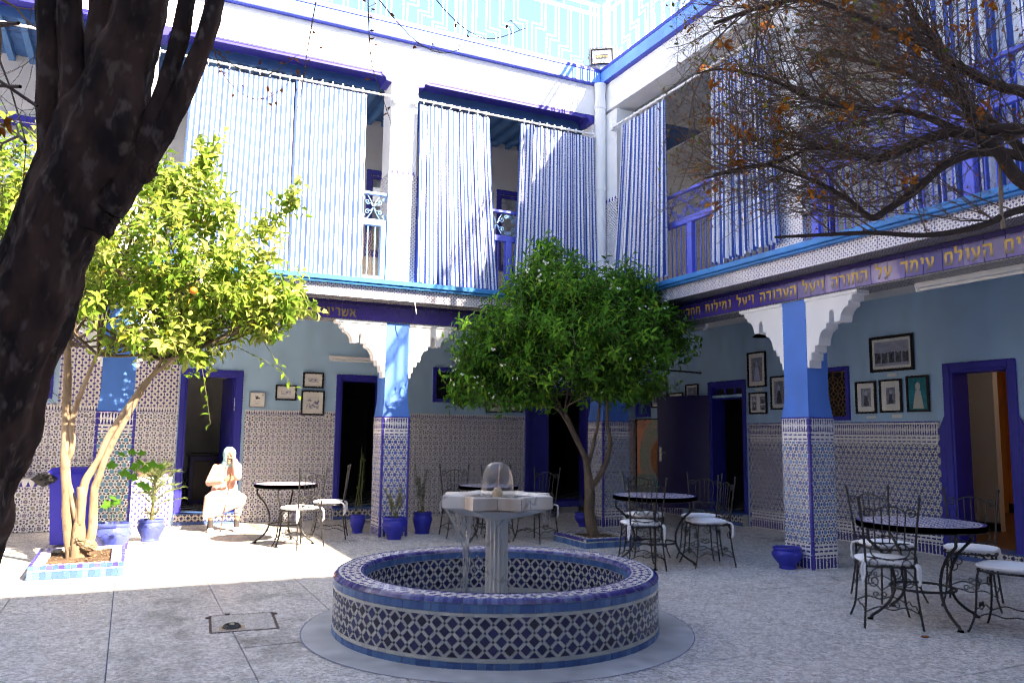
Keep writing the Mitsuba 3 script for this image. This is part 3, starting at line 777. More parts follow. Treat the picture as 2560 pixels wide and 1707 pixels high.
roofrail(BK, -0.05, 2.33, 3, 'white metal roof railing with stepped bars along the back parapet')
roofrail(EA, -0.05, 2.33, 3, 'white metal roof railing with stepped bars along the right parapet')
# far wings of the court, out of view: they shade and reflect
ww = thing('west_wing', 'west wing of the courtyard with white upper storey', 'building')
part(ww, 'wall', cat(box(-11.4, -11.0, -12, 3, 0, 3.3), box(-10.8, -10.5, -12, 0, 3.15, 7.2), box(-11.4, -10.8, -12, 0, 6.9, 7.2)), 'far_wing')
for y in (-3.9, -7.9): part(ww, 'pillar', box(-10.9, -10.5, y - .2, y + .2, 0, 3.15), 'blue_shaft')
sw = thing('south_wing', 'south wing of the courtyard whose arcade shelters the camera', 'building')
part(sw, 'upper_wall', box(-11, 0, -10.25, -9.94, 2.9, 7.2), 'far_wing')
part(sw, 'ceiling', box(-11, 2, -13.0, -10.251, 3.1, 3.3), 'grey_plaster')
part(sw, 'rear_wall', box(-11, 2, -13.3, -13.001, 0, 7.2), 'lightblue_wall')
part(sw, 'roof', box(-11, 2, -13.3, -10.2, 6.9, 7.1), 'grey_plaster')
for x in (-10.2, -0.2, -3.5, -8.6): part(sw, 'pillar', box(x - .2, x + .2, -10.3, -9.94, 0, 2.9), 'blue_shaft')

# ------------------------------------------------------------------ rooms behind the doors
def room(x0, x1, y0, y1, zf, zc, label, wm, fm, open_side, roof=True):
    k = thing('room', label, 'room')
    t = 0.08
    part(k, 'floor', box(x0, x1, y0, y1, zf - .15, zf), fm)
    ws = []
    if open_side != 's': ws.append(box(x0, x1, y0 - t, y0, zf - .15, zc))
    ws.append(box(x0, x1, y1, y1 + t, zf - .15, zc))
    if open_side != 'w': ws.append(box(x0 - t, x0, y0, y1, zf - .15, zc))
    ws.append(box(x1, x1 + t, y0, y1, zf - .15, zc))
    part(k, 'wall', cat(ws), wm)
    if roof: part(k, 'ceiling', box(x0 - t, x1 + t, y0, y1 + t, zc, zc + t), wm)
    return k
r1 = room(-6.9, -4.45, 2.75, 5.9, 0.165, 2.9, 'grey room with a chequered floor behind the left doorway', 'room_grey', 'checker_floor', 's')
part(r1, 'inner_dado', box(-6.88, -4.47, 5.885, 5.898, 0.17, 0.62), 'zellige_wall')
k = thing('cabinet', 'dark wooden cabinet inside the left doorway behind the old woman', 'cabinet')
part(k, 'body', box(-5.62, -4.9, 3.95, 4.35, 0.166, 0.97, .01), 'navy_door')
part(k, 'top', box(-5.65, -4.87, 3.92, 4.38, 0.971, 1.005, .006), 'frame_black')
part(k, 'panel', box(-5.55, -5.28, 3.935, 3.949, 0.25, 0.88, .004), 'frame_black')
part(k, 'panel', box(-5.24, -4.97, 3.935, 3.949, 0.25, 0.88, .004), 'frame_black')
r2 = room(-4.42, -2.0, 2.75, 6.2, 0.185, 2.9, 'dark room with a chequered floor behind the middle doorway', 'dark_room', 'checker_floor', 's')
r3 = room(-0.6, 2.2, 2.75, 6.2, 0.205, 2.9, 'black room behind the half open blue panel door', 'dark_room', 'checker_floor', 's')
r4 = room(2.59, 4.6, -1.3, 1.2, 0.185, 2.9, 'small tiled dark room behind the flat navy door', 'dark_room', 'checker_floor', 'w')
part(r4, 'tile_lining', box(4.585, 4.598, -1.25, 1.15, 0.35, 1.95), 'zellige_wall')
r5 = room(2.59, 7.2, -5.6, -1.6, 0.145, 3.0, 'warm coloured picture room behind the far right doorway', 'orange_wall', 'wood_floor', 'w', roof=False)
part(r5, 'ceiling', cat(box(2.5, 3.0, -5.7, -1.5, 3.0, 3.1), box(3.0, 7.3, -3.6, -1.5, 3.0, 3.1)), 'cream')
part(r5, 'added_skylight', box(3.001, 7.3, -5.7, -3.601, 3.05, 3.06), 'added_skylight')  # unseen translucent panel, added to let daylight into this room
part(r5, 'partition', box(4.2, 4.3, -3.41, -1.6, 0.146, 2.99), 'cream')
part(r5, 'skirting', box(4.185, 4.199, -3.41, -1.6, 0.147, 0.26), 'dark')
part(r5, 'skirting', box(7.18, 7.199, -5.6, -1.6, 0.147, 0.30), 'dark')

def door_frame(W, u0, u1, zt, w, label, name='door_frame', wd=0.075, zb=0.0, foot=0.0):
    k = thing('doorway', label, 'doorway')
    d0, d1 = w - 0.27, w + 0.035
    part(k, 'jamb', cat(W.box(u0 - wd, u0, w + 0.0025, d1, zb, zt + wd, .008), W.box(u0 + .0005, u0 + .028, d0, w + 0.02, zb, zt, .004)), 'purple_wood')
    part(k, 'jamb', cat(W.box(u1, u1 + wd, w + 0.0025, d1, zb, zt + wd, .008), W.box(u1 - .028, u1 - .0005, d0, w + 0.02, zb, zt, .004)), 'purple_wood')
    part(k, 'head', cat(W.box(u0 + .001, u1 - .001, w + 0.0025, d1 - .003, zt, zt + wd, .008), W.box(u0 + .029, u1 - .029, d0, w + .02, zt - .028, zt - .0005, .004)), 'purple_wood')
    if foot:
        for u, s in ((u0 - wd, -1), (u1 + wd, 1)):
            p = Polygon([(u, 0), (u + s * foot, 0), (u + s * foot * .8, 1.1), (u + s * foot * .8, 1.52), (u, 1.66)])
            part(k, 'plinth', W.sheet(p, w + .012, d1 - .004), 'purple_wood')
    return k
def step(W, u0, u1, w, h, d, label):
    k = thing('doorstep', label, 'step')
    part(k, 'body', W.box(u0, u1, w - 0.27, w + d - 0.012, 0.0, h - 0.012), 'grout')
    part(k, 'riser_tiling', W.box(u0, u1, w + d - 0.0115, w + d, 0.002, h - 0.013), 'step_tile')
    part(k, 'tread', W.box(u0, u1, w - 0.27, w + d + .004, h - 0.0115, h, .003), 'band_blue_2')
    return k
d1 = door_frame(BK, -5.83, -5.08, 2.24, -D, 'purple wooden doorway behind the seated old woman')
part(d1, 'strike_plate', box(-5.115, -5.109, 2.52, 2.56, 1.70, 1.90), 'white_paint')
step(BK, -5.90, -4.985, -D, 0.165, 0.12, 'diamond tiled doorstep behind the seated old woman')
k = thing('door_leaf', 'purple panelled door standing open inside the left doorway', 'door')
def panel_leaf(k, w, h, m, panels):
    def add(name, *a, **q): part(k, name, place(box(*a, **q), MM), m)
    add('board', 0, w, -0.018, 0.018, 0, h, bv=.004)
    for (a, b, c, d) in panels:
        add('panel', a, b, -0.028, -0.0185, c, d, bv=.008)
MM = rz(math.radians(97), -5.105, 2.76, 0.172)
panel_leaf(k, 0.72, 2.06, 'purple_wood', [(.08, .34, .1, .9), (.39, .65, .1, .9), (.08, .34, 1.0, 1.95), (.39, .65, 1.0, 1.95)])
door_frame(BK, -3.48, -2.80, 2.25, -D, 'purple doorway of the dark room left of the royal blue pillar')
step(BK, -3.55, -2.73, -D, 0.185, 0.10, 'diamond tiled doorstep of the dark middle doorway')
k = door_frame(BK, -0.04, 1.20, 2.20, -D, 'wide purple doorway half hidden by the orange tree')
k = thing('door_leaf', 'blue door leaf with a column of raised panels behind the fountain basin', 'door')
MM = rz(0, -0.012, 2.52, 0.207)
panel_leaf(k, 0.41, 1.985, 'purple_wood', [(.09, .33, .08, .36), (.09, .33, .43, .80), (.09, .33, .87, 1.17), (.09, .33, 1.24, 1.52), (.09, .33, 1.59, 1.88)])
k = thing('doorstep', 'purple step on pale blocks under the doorway behind the orange tree', 'step')
part(k, 'tread', BK.box(-0.10, 1.27, -D - .27, -D + 0.30, 0.11, 0.205, .01), 'purple_wood')
part(k, 'block', BK.box(0.52, 0.85, -D - .1, -D + 0.27, 0.0, 0.109, .006), 'concrete')
part(k, 'block', BK.box(-0.06, 0.20, -D - .1, -D + 0.27, 0.0, 0.109, .006), 'concrete')
d4 = door_frame(EA, -0.55, 0.25, 2.24, -DR, 'navy doorway with three small top lights in the right arcade', wd=.06)
part(d4, 'transom', EA.sheet(sbox(-.52, 2.0, .22, 2.21).difference(sbox(-.49, 2.075, -.29, 2.18)).difference(sbox(-.25, 2.075, -.05, 2.18)).difference(sbox(-.01, 2.075, .19, 2.18)), -DR - .12, -DR - .06), 'purple_wood')
for a in (-.49, -.25, -.01): part(d4, 'pane', EA.box(a, a + .2, -DR - .095, -DR - .09, 2.075, 2.18), 'dark')
step(EA, -0.61, 0.31, -DR, 0.185, 0.14, 'diamond tiled doorstep of the navy door in the right arcade')
k = thing('door_leaf', 'flat dark navy door swung wide open in front of the city map', 'door')
MM = rz(math.atan2(1.034 - .27, 1.774 - 2.29), 2.29, 0.27, 0.175)
part(k, 'board', place(box(0.01, 0.93, -0.02, 0.02, 0, 1.90, bv=.004), MM), 'navy_door')
part(k, 'lock_plate', place(box(0.855, 0.895, 0.0205, 0.026, .78, 1.02, bv=.002), MM), 'steel')
part(k, 'handle', place(tube([(.875, .024, .93), (.875, .065, .93), (.865, .07, .93), (.76, .066, .925)], .009, 7), MM), 'steel', smooth=40)
d5 = door_frame(EA, -4.86, -4.15, 2.20, -DR, 'purple doorway of the warm picture room at the far right', wd=.09, foot=.09)
step(EA, -4.95, -4.06, -DR, 0.145, 0.10, 'diamond tiled doorstep of the picture room')
part(d5, 'strike_plate', box(2.40, 2.45, -4.829, -4.835 + .001, 1.42, 1.62), 'white_paint')

# ---- windows in the ground floor walls
def lattice_window(W, u0, u1, z0, z1, w, label, m, fr=.06):
    k = thing('window', label, 'window')
    part(k, 'frame', W.sheet(sbox(u0 - fr, z0 - fr, u1 + fr, z1 + fr).difference(sbox(u0, z0, u1, z1)), w - .05, w + .035), 'purple_wood')
    part(k, 'backing', W.box(u0, u1, w - .2, w - .19, z0, z1), 'dark')
    P = 0.16
    rings = []
    for i in range(int((u1 - u0) / P) + 1):
        for j in range(int((z1 - z0) / P) + 1):
            for (a, b) in ((u0 + (i + .5) * P, z0 + (j + .5) * P), (u0 + i * P, z0 + j * P)):
                th = np.arange(13) * 2 * PI / 12
                rings.append(LineString([(a + .085 * math.cos(t), b + .085 * math.sin(t)) for t in th]).buffer(.006, cap_style=2))
    g = unary_union(rings).intersection(sbox(u0, z0, u1, z1))
    part(k, 'grille', W.sheet(g, w - .10, w - .09), m)
    return k
lattice_window(EA, -2.60, -1.75, 1.68, 2.31, -DR, 'purple framed window with a brown ring grille right of the big pillar', 'brown_iron', .055)
lattice_window(BK, -1.83, -0.95, 1.98, 2.46, -D, 'dark purple framed window behind the left side of the orange tree', 'iron')
lattice_window(BK, -8.4, -7.63, 1.87, 2.69, -D, 'purple framed window behind the thick dark trunk', 'iron')
lattice_window(EA, 2.06, 2.40, 1.80, 2.54, -DR, 'narrow dark purple window above the city map', 'iron')

# ---- pictures
def quad_uv(W, u0, u1, z0, z1, w, k):
    v = np.array([W.pt(u, w, z) for u, z in ((u0, z0), (u1, z0), (u1, z1), (u0, z1))], float)
    uv = np.array([[k + .002, .002], [k + .998, .002], [k + .998, .998], [k + .002, .998]], float)
    f = np.array([[0, 1, 2], [0, 2, 3]])
    if W.e: uv = np.array([[k + .998, .002], [k + .002, .002], [k + .002, .998], [k + .998, .998]]); f = f[:, ::-1]
    return (v, f), uv
def picture(W, u0, u1, z0, z1, w, label, style, matw=.055, fr=.025, tint=0, group=None, fm='frame_black', collage=None):
    k = thing('framed_picture', label, 'picture', group)
    part(k, 'frame', W.sheet(sbox(u0, z0, u1, z1).difference(sbox(u0 + fr, z0 + fr, u1 - fr, z1 - fr)), w + .0135, w + .038), fm)
    part(k, 'mount', W.box(u0 + fr * .8, u1 - fr * .8, w + .014, w + .020, z0 + fr * .8, z1 - fr * .8), 'paper')
    rects = collage or [(u0 + fr + matw, u1 - fr - matw, z0 + fr + matw * 1.1, z1 - fr - matw * 1.1)]
    for q, (a, b, c, d) in enumerate(rects):
        m, uv = quad_uv(W, a, b, c, d, w + .0225, style + 4 * (tint + 7 * q % 5) + 0)
        part(k, 'print', m, 'old_photo', uv=uv)
    return k
picture(BK, -4.516, -4.188, 1.876, 2.121, -D, 'small framed blue ink street drawing, left one of the three left wall pictures', 2, .06)
picture(BK, -4.097, -3.767, 2.085, 2.339, -D, 'small framed ink drawing hanging highest of the three left wall pictures', 2, .06, tint=1)
picture(BK, -4.113, -3.742, 1.650, 2.045, -D, 'upright framed ink drawing above the light switch on the left wall', 2, .06, tint=2)
picture(BK, -0.897, -0.578, 1.761, 2.085, -D, 'framed old photo under the left side of the orange tree crown', 1, .05)
picture(BK, -0.514, -0.163, 1.778, 2.097, -D, 'framed old photo on the wall beside the blue panel door', 1, .06, tint=1)
picture(EA, 1.44, 1.94, 1.905, 2.357, -DR, 'framed group photo high on the wall above the city map', 1, .03)
picture(EA, 0.98, 1.41, 1.80, 2.161, -DR, 'framed print with only its top showing over the navy door', 2, .05)
picture(EA, 0.56, 0.91, 1.85, 2.292, -DR, 'framed dark portrait just left of the navy doorway', 0, .03, tint=3)
picture(EA, -1.086, -0.679, 2.158, 2.714, -DR, 'tall framed portrait of a robed figure above the four photo frame', 0, .06, tint=4)
uu = (-1.03, -.91, -.87, -.75)
picture(EA, -1.09, -0.698, 1.742, 2.08, -DR, 'frame with small photos in two columns right of the navy doorway', 0, .03,
        collage=[(-1.045, -.935, 1.90, 2.01), (-1.045, -.935, 1.80, 1.88), (-.86, -.755, 1.95, 2.02), (-.86, -.755, 1.88, 1.94), (-.86, -.755, 1.80, 1.87)])
picture(EA, -1.52, -1.176, 1.801, 2.308, -DR, 'framed photo of a standing figure half hidden by the big blue pillar', 0, .05, tint=2)
picture(EA, -3.682, -3.024, 2.247, 2.711, -DR, 'largest framed photo, two seated people, at the top of the right wall group', 1, .035, tint=3, fr=.035)
picture(EA, -3.094, -2.766, 1.711, 2.137, -DR, 'leftmost of the three upright frames on the right wall', 0, .06, tint=1)
picture(EA, -3.485, -3.149, 1.717, 2.145, -DR, 'middle of the three upright frames, a bearded man in a dark coat', 0, .075, tint=5)
picture(EA, -3.872, -3.556, 1.718, 2.169, -DR, 'rightmost of the three upright frames, a white clad figure on teal', 0, .0, tint=9)
for (a, b, c, d, lab) in ((-3.419, -3.276, 2.178, 2.221, 'small white caption card under the largest framed photo'), (-3.074, -2.922, 1.648, 1.678, 'small white caption card under the left upright frame'),
                          (-3.471, -3.322, 1.649, 1.693, 'small white caption card under the middle upright frame'), (-.99, -.84, 2.105, 2.14, 'small white caption card under the tall robed portrait')):
    solo('caption_card', EA.box(a, b, -DR + .014, -DR + .02, c, d), 'paper', lab, 'caption card')
for q, (a, b, c, d) in enumerate(((-4.35, -3.75, 1.75, 2.15), (-4.3, -3.7, 0.95, 1.45))):
    k = thing('framed_picture', ('upper dark painting seen through the far right doorway', 'lower dark painting seen through the far right doorway')[q], 'picture')
    W7 = EA
    part(k, 'frame', EA.sheet(sbox(a - .04, c - .04, b + .5, d + .04).difference(sbox(a, c, b + .45, d)), -7.198, -7.16), 'brown_iron')
    m, uv = quad_uv(EA, a, b + .45, c, d, -7.18, 2 + 4 * 20)
    part(k, 'print', m, 'old_photo', uv=uv)
k = thing('notice', 'white notice with a film camera symbol in a grey frame beside the left doorway', 'sign')
part(k, 'frame', BK.sheet(sbox(-4.906, 1.751, -4.664, 1.995).difference(sbox(-4.892, 1.765, -4.678, 1.981)), -D + .013, -D + .03), 'steel')
part(k, 'sheet', BK.box(-4.893, -4.677, -D + .0135, -D + .02, 1.764, 1.982), 'paper')
ic = unary_union([sbox(-4.812, 1.885, -4.772, 1.908), Polygon([(-4.772, 1.892), (-4.752, 1.882), (-4.752, 1.908), (-4.772, 1.900)])] + [Polygon([(cx + .0125 * math.cos(t), 1.921 + .0125 * math.sin(t)) for t in np.arange(14) * 2 * PI / 14]) for cx in (-4.805, -4.779)])
part(k, 'camera_symbol', BK.sheet(ic, -D + .0203, -D + .0212), 'frame_black')
part(k, 'round_emblem', BK.sheet(Polygon([(-4.703 + .012 * math.cos(t), 1.946 + .012 * math.sin(t)) for t in np.arange(16) * 2 * PI / 16]), -D + .0203, -D + .0212), 'steel')
for q, (z, h) in enumerate(((1.846, .05), (1.826, .038), (1.806, .045))):
    part(k, 'text_line', BK.box(-4.785 - h, -4.785 + h, -D + .0203, -D + .0209, z, z + .004), 'steel')
k = thing('light_switch', 'small cream wall switch right of the lowest ink drawing', 'switch')
part(k, 'plate', BK.box(-3.73, -3.642, -D + .0135, -D + .027, 1.589, 1.672, .004), 'paper')
part(k, 'rocker', BK.box(-3.70, -3.672, -D + .0275, -D + .033, 1.615, 1.65, .002), 'brown_iron')
k = thing('city_map', 'tall orange and teal city map in a black frame behind the navy door', 'map')
part(k, 'frame', EA.sheet(sbox(1.66, 0.27, 2.44, 1.705).difference(sbox(1.68, .29, 2.42, 1.685)), -DR + .013, -DR + .045), 'frame_black')
m, uv = quad_uv(EA, 1.675, 2.425, .285, 1.69, -DR + .03, 0)
part(k, 'sheet', m, 'map_print', uv=uv)
# ---- lamps (unlit)
def tube_lamp(W, u0, u1, w, z, label, d=1):
    k = thing('tube_lamp', label, 'lamp')
    part(k, 'housing', W.box(u0, u1, w - .03, w + .03, z, z + .05, .006), 'white_paint')
    part(k, 'tube', tube([W.pt(u0 + .03, w + .01, z - .022), W.pt(u1 - .03, w + .01, z - .022)], .014, 10), 'lamp_tube', smooth=40)
    part(k, 'end_cap', W.box(u0 + .012, u0 + .035, w - .012, w + .032, z - .04, z + .001, .004), 'white_paint')
    part(k, 'end_cap', W.box(u1 - .035, u1 - .012, w - .012, w + .032, z - .04, z + .001, .004), 'white_paint')
tube_lamp(BK, -3.695, -2.75, -D + .046, 2.57, 'unlit tube lamp on the wall above the dark middle doorway')
tube_lamp(EA, -6.45, -5.28, -.30, 2.84, 'unlit tube lamp under the right beam, nearest the camera')
tube_lamp(EA, -2.13, -0.95, -.30, 2.83, 'unlit tube lamp under the right beam, beside the orange tree crown')
k = thing('wall_rod', 'short black iron rod on a bracket high in the right arcade corner', 'rod')
part(k, 'bar', tube([(1.1, 0.48, 2.50), (2.29, 0.48, 2.47)], .014, 8), 'iron', smooth=40)
part(k, 'ring', tube([(2.25 + .03 * math.cos(t), .48, 2.47 + .03 * math.sin(t)) for t in np.arange(12) * 2 * PI / 12], .008, 6, closed=True), 'steel')
k = thing('ceiling_lamp', 'small dark lamp hanging behind the left bracket of the big pillar', 'lamp')
part(k, 'shade', lathe([(0, 2.70), (.05, 2.695), (.13, 2.65), (.135, 2.64), (.12, 2.645), (0, 2.66)], 20, (.6, -2.86)), 'frame_black', smooth=40)
part(k, 'cord', tube([(.6, -2.86, 2.69), (.6, -2.86, 3.22)], .006, 6), 'frame_black')

# ---- curtains
def curtain(W, tops, bots, zt, zb, w, nf, amp, label, period=0.058, seed=0, zb2=None, cut=None, hem=.02):
    """cloth hung from tops (u0,u1) to bots (u0,u1); nf gathers of depth amp"""
    k = thing('striped_curtain', label, 'curtain', 'striped curtains of the balconies')
    r = np.random.default_rng(seed)
    nu, nv = 150, 36
    ph = r.uniform(0, 6.28, 4)
    s = np.linspace(0, 1, nu); t = np.linspace(0, 1, nv)
    S, Tt = np.meshgrid(s, t)
    wob = S + 0.25 / nf * np.sin(2 * PI * S * nf * .37 + ph[0]) + .10 / nf * np.sin(2 * PI * (S * nf * .83) + ph[1])
    u = (tops[0] + (bots[0] - tops[0]) * Tt ** 1.3) * (1 - S) + (tops[1] + (bots[1] - tops[1]) * Tt ** 1.3) * S
    A = amp * (0.55 + 0.6 * Tt) * (0.7 + 0.6 * meshkit.noise(np.stack([S * nf * .5, Tt * 1.5, Tt * 0 + seed], -1)))
    y = A * np.sin(2 * PI * wob * nf + ph[2] + .5 * Tt) + .3 * A * np.sin(2 * PI * wob * nf * 2.3 + ph[3])
    z0 = zb if zb2 is None else zb * (1 - S) + zb2 * S
    z = zt + (z0 - zt) * Tt + hem * Tt ** 6 * np.sin(2 * PI * wob * nf + ph[3]) - .012 * (1 - Tt) ** 6 * np.sin(2 * PI * S * 11) ** 2
    du = np.diff(u, axis=1); dy = np.diff(y, axis=1)
    L = np.concatenate([np.zeros((nv, 1)), np.cumsum(np.sqrt(du ** 2 + dy ** 2), 1)], 1)
    Ls = L[nv // 2] / L[nv // 2, -1] * (L[:, -1].mean())
    uv = np.stack([np.broadcast_to(Ls / period, (nv, nu)), 1 - Tt], -1).reshape(-1, 2)
    P3 = np.array([W.pt(a, w + b, c) for a, b, c in zip(u.ravel(), y.ravel(), z.ravel())])
    i, j = np.meshgrid(np.arange(nv - 1), np.arange(nu - 1), indexing='ij')
    a0 = (i * nu + j).ravel()
    f = np.vstack([np.stack([a0, a0 + nu, a0 + nu + 1], 1), np.stack([a0, a0 + nu + 1, a0 + 1], 1)])
    part(k, 'cloth', (P3, f), 'stripe_cloth', smooth=True, uv=uv)
    nr_ = max(6, int(abs(tops[1] - tops[0]) / .125))
    for q in range(nr_):
        uq = tops[0] + (tops[1] - tops[0]) * (q + .5) / nr_
        ring = [W.pt(uq + rng.uniform(-.004, .004), w + .026 * math.cos(a), zt + .046 + .034 * math.sin(a)) for a in np.arange(10) * 2 * PI / 10]
        part(k, 'ring', tube(ring, .006, 5, closed=True), 'white_paint')
    return k
CW = 0.09
curtain(BK, (-6.12, -4.85), (-6.2, -4.845), 6.00, 3.43, CW, 9, .010, 'flat sunlit curtain above the lemon tree, left half of the long pair', seed=1, period=.066, hem=.004)
curtain(BK, (-4.83, -3.865), (-4.83, -3.855), 6.03, 3.45, CW, 7, .010, 'flat sunlit curtain beside the middle column, right half of the long pair', seed=2, period=.066, hem=.004)
curtain(BK, (-3.105, -2.00), (-3.10, -1.82), 6.04, 3.455, CW, 8, .035, 'gathered sunlit curtain just right of the middle column', seed=3, period=.06)
curtain(BK, (-1.50, -0.22), (-1.60, -0.17), 6.05, 3.45, CW, 9, .032, 'gathered back curtain half in shade, beside the corner drainpipe', seed=4, period=.06)
curtain(EA, (-1.80, -0.70), (-1.79, -0.46), 6.05, 3.55, CW, 12, .035, 'shaded gathered curtain just right of the corner drainpipe', seed=5, period=.06, zb2=3.70)
curtain(EA, (-3.80, -2.76), (-3.90, -2.72), 6.06, 3.58, CW, 10, .032, 'shaded curtain behind the twig tips of the bare tree', seed=6, period=.066, zb2=3.52)
curtain(EA, (-8.0, -5.25), (-8.0, -5.3), 6.0, 3.50, -.22, 20, .045, 'pale striped curtain behind the purple balusters at the upper right', seed=8, period=.13)
def rod(W, u0, u1, w, z, label):
    k = thing('curtain_rod', label, 'rod')
    part(k, 'pole', tube([W.pt(u0, w, z), W.pt((u0 + u1) / 2, w, z - .012), W.pt(u1, w, z)], .017, 10), 'white_paint', smooth=40)
    for u in (u0, u1): part(k, 'holder', W.box(u - .03, u + .03, .002, w + .025, z - .05, z + .035, .006), 'white_paint')
rod(BK, -6.52, -3.44, CW, 6.07, 'white curtain rod over the long flat curtains')
rod(BK, -3.15, -0.18, CW, 6.10, 'white curtain rod over the gathered back curtains')
rod(BK, -9.98, -6.95, CW, 6.05, 'white curtain rod at the far left behind the trunk')
rod(EA, -3.80, -0.44, CW, 6.11, 'white curtain rod over the right balcony curtains')
rod(EA, -7.85, -4.10, -.22, 6.06, 'white curtain rod behind the purple balusters')

# ---- balcony railings
def spiral(cx, cz, r0, turns, a0, sgn, n=18):
    return [(cx + r0 * (1 - .8 * i / n) * math.cos(a0 + sgn * turns * 2 * PI * i / n), cz + r0 * (1 - .8 * i / n) * math.sin(a0 + sgn * turns * 2 * PI * i / n)) for i in range(n + 1)]
def scroll_unit(c, z0, z1):
    """wrought iron ornament between two rails, centred on c: list of polylines in (u, z)"""
    h = z1 - z0; m = (z0 + z1) / 2
    out = []
    for s in (-1, 1):
        for t in (-1, 1):
            out.append([(c + s * .008, m + t * .01), (c + s * .03, m + t * h * .22), (c + s * .075, m + t * h * .42), (c + s * .10, m + t * h * .5)])
            out.append([(c + s * .01, m + t * .012), (c + s * .035, m + t * .05)] + [(c + s * abs(0.085 - 0) + s * x, m + t * h * .21 + t * y) for x, y in [(a, b) for a, b in spiral(0, 0, .038, 1.2, PI * 1.15, 1)]])
            out.append([(c + s * .145 + s * x, m + t * h * .36 + t * y) for x, y in spiral(0, 0, .034, 1.25, PI * .5, -1)])
    return out
def railing(W, u0, u1, w, posts, label, rail_m, scroll_m, bar_m, mesh=None, bars=.10, top=True):
    k = thing('balcony_railing', label, 'railing')
    if top: part(k, 'top_rail', W.box(u0, u1, w - .03, w + .03, 4.66, 4.70, .005), rail_m)
    part(k, 'middle_rail', W.box(u0, u1, w - .03, w + .03, 4.225, 4.315, .006), rail_m)
    part(k, 'bottom_rail', W.box(u0, u1, w - .025, w + .025, 3.406, 3.52 if top else 3.43, .006), rail_m)
    for a in posts: part(k, 'post', W.box(a - .05, a + .05, w - .034, w + .034, 3.4065, 4.2245, .006), rail_m)
    n = int((u1 - u0) / bars)
    for q in range(n):
        u = u0 + (q + .5) * (u1 - u0) / n
        if any(abs(u - a) < .06 for a in posts): continue
        part(k, 'baluster', tube([W.pt(u, w, 3.43), W.pt(u, w, 4.226)], .0085, 6), bar_m)
    n = max(1, round((u1 - u0) / .36))
    for q in range(n):
        c = u0 + (q + .5) * (u1 - u0) / n
        part(k, 'scroll', cat([tube([W.pt(a, w, b) for a, b in pl], .0065, 5) for pl in scroll_unit(c, 4.315, 4.66)]), scroll_m)
    if mesh:
        for (a, b) in mesh:
            ts, s = [], .021
            r = 0
            z = 3.53
            while z < 4.20:
                u = a + (r % 2) * s * .866
                while u < b:
                    for dx, dz in ((0, s), (.866 * s, -.5 * s), (-.866 * s, -.5 * s)):
                        ts.append(tube([W.pt(u, w - .045, z), W.pt(u + dx, w - .045, z + dz)], .0016, 3, cap=False))
                    u += 1.732 * s
                z += 1.5 * s; r += 1
            part(k, 'wire_mesh', cat(ts), 'wire', stuff=True)
    return k
railing(BK, -6.49, -3.50, -.05, [-3.53, -6.45, -5.0], 'light blue balcony railing behind the long flat curtains', 'rail_lightblue', 'rail_lightblue', 'rail_lightblue', mesh=[(-3.84, -3.58)])
railing(BK, -3.08, -0.18, -.05, [-1.62, -3.04, -.23], 'blue balcony railing behind the gathered back curtains', 'rail_blue', 'rail_lightblue', 'rail_blue', mesh=[(-2.0, -1.5)])
railing(EA, -3.73, -0.44, -.05, [-2.14, -.48, -3.69], 'purple blue balcony railing between the two shaded curtains', 'rail_blue', 'rail_blue', 'rail_blue', mesh=[(-2.75, -1.75)])
railing(EA, -7.78, -4.22, -.05, [-4.30, -6.07, -7.7], 'purple blue balcony railing behind the bare branches', 'rail_blue', 'rail_blue', 'rail_blue')
railing(BK, -9.98, -6.93, -.05, [-8.5], 'blue balcony railing at the far left behind the lemon leaves', 'rail_blue', 'rail_lightblue', 'rail_blue')
# ---- corner drainpipe, floodlight, dome lamp, hanging wire
k = thing('drainpipe', 'thick white drainpipe in the corner of the two wings', 'pipe')
part(k, 'pipe', lathe([(0.083, 3.41), (.083, 6.52), (.095, 6.525), (.095, 6.56), (.088, 6.565), (.075, 6.75), (.095, 6.94), (.0, 6.94)], 24, (-.10, -.10)), 'white_plaster', smooth=35)
part(k, 'collar', lathe([(.090, 5.2), (.090, 5.24), (.083, 5.245), (.083, 5.195), (.090, 5.2)], 24, (-.10, -.10)), 'white_paint', smooth=35)
FL = frame((-.10, -.16, 7.33), (0.905, -0.425, 0.06), (0.03, 0.12, 0.99))
fx = np.array([.905, -.425, .08]); fx /= np.linalg.norm(fx)
fz = np.array([-0.40, -0.86, -0.30]); fz -= fx * (fz @ fx); fz /= np.linalg.norm(fz)
fy = np.cross(fz, fx)
FL = frame((-.13, -.20, 7.36), fx, fy, fz)
k = thing('floodlight', 'grey finned floodlight with four yellow diodes at the roof corner', 'floodlight')
def fpart(n, m, mm): part(k, n, place(m, FL), mm)
fpart('housing', box(-.19, .19, -.13, .13, -.05, 0, .012), 'steel')
fpart('bezel', cat(box(-.172, .172, .098, .115, .001, .014, .003), box(-.172, .172, -.115, -.098, .001, .014, .003), box(-.172, -.155, -.097, .097, .001, .014, .003), box(.155, .172, -.097, .097, .001, .014, .003)), 'frame_black')
fpart('reflector', box(-.154, .154, -.096, .096, .0005, .004), 'white_paint')
fpart('diode_plate', box(-.095, .095, -.035, .035, .0045, .007), 'steel')
for q in range(4): fpart('diode', place(trimesh.creation.cylinder(.017, .006, sections=14), frame((-.07 + q * .047, 0, .0105), (1, 0, 0), (0, 1, 0))), 'diode')
for q in range(22):
    u = -.18 + q * .36 / 21
    fpart('fin', box(u - .003, u + .003, .131, .15, -.045, -.004), 'steel'); fpart('fin', box(u - .003, u + .003, -.15, -.131, -.045, -.004), 'steel')
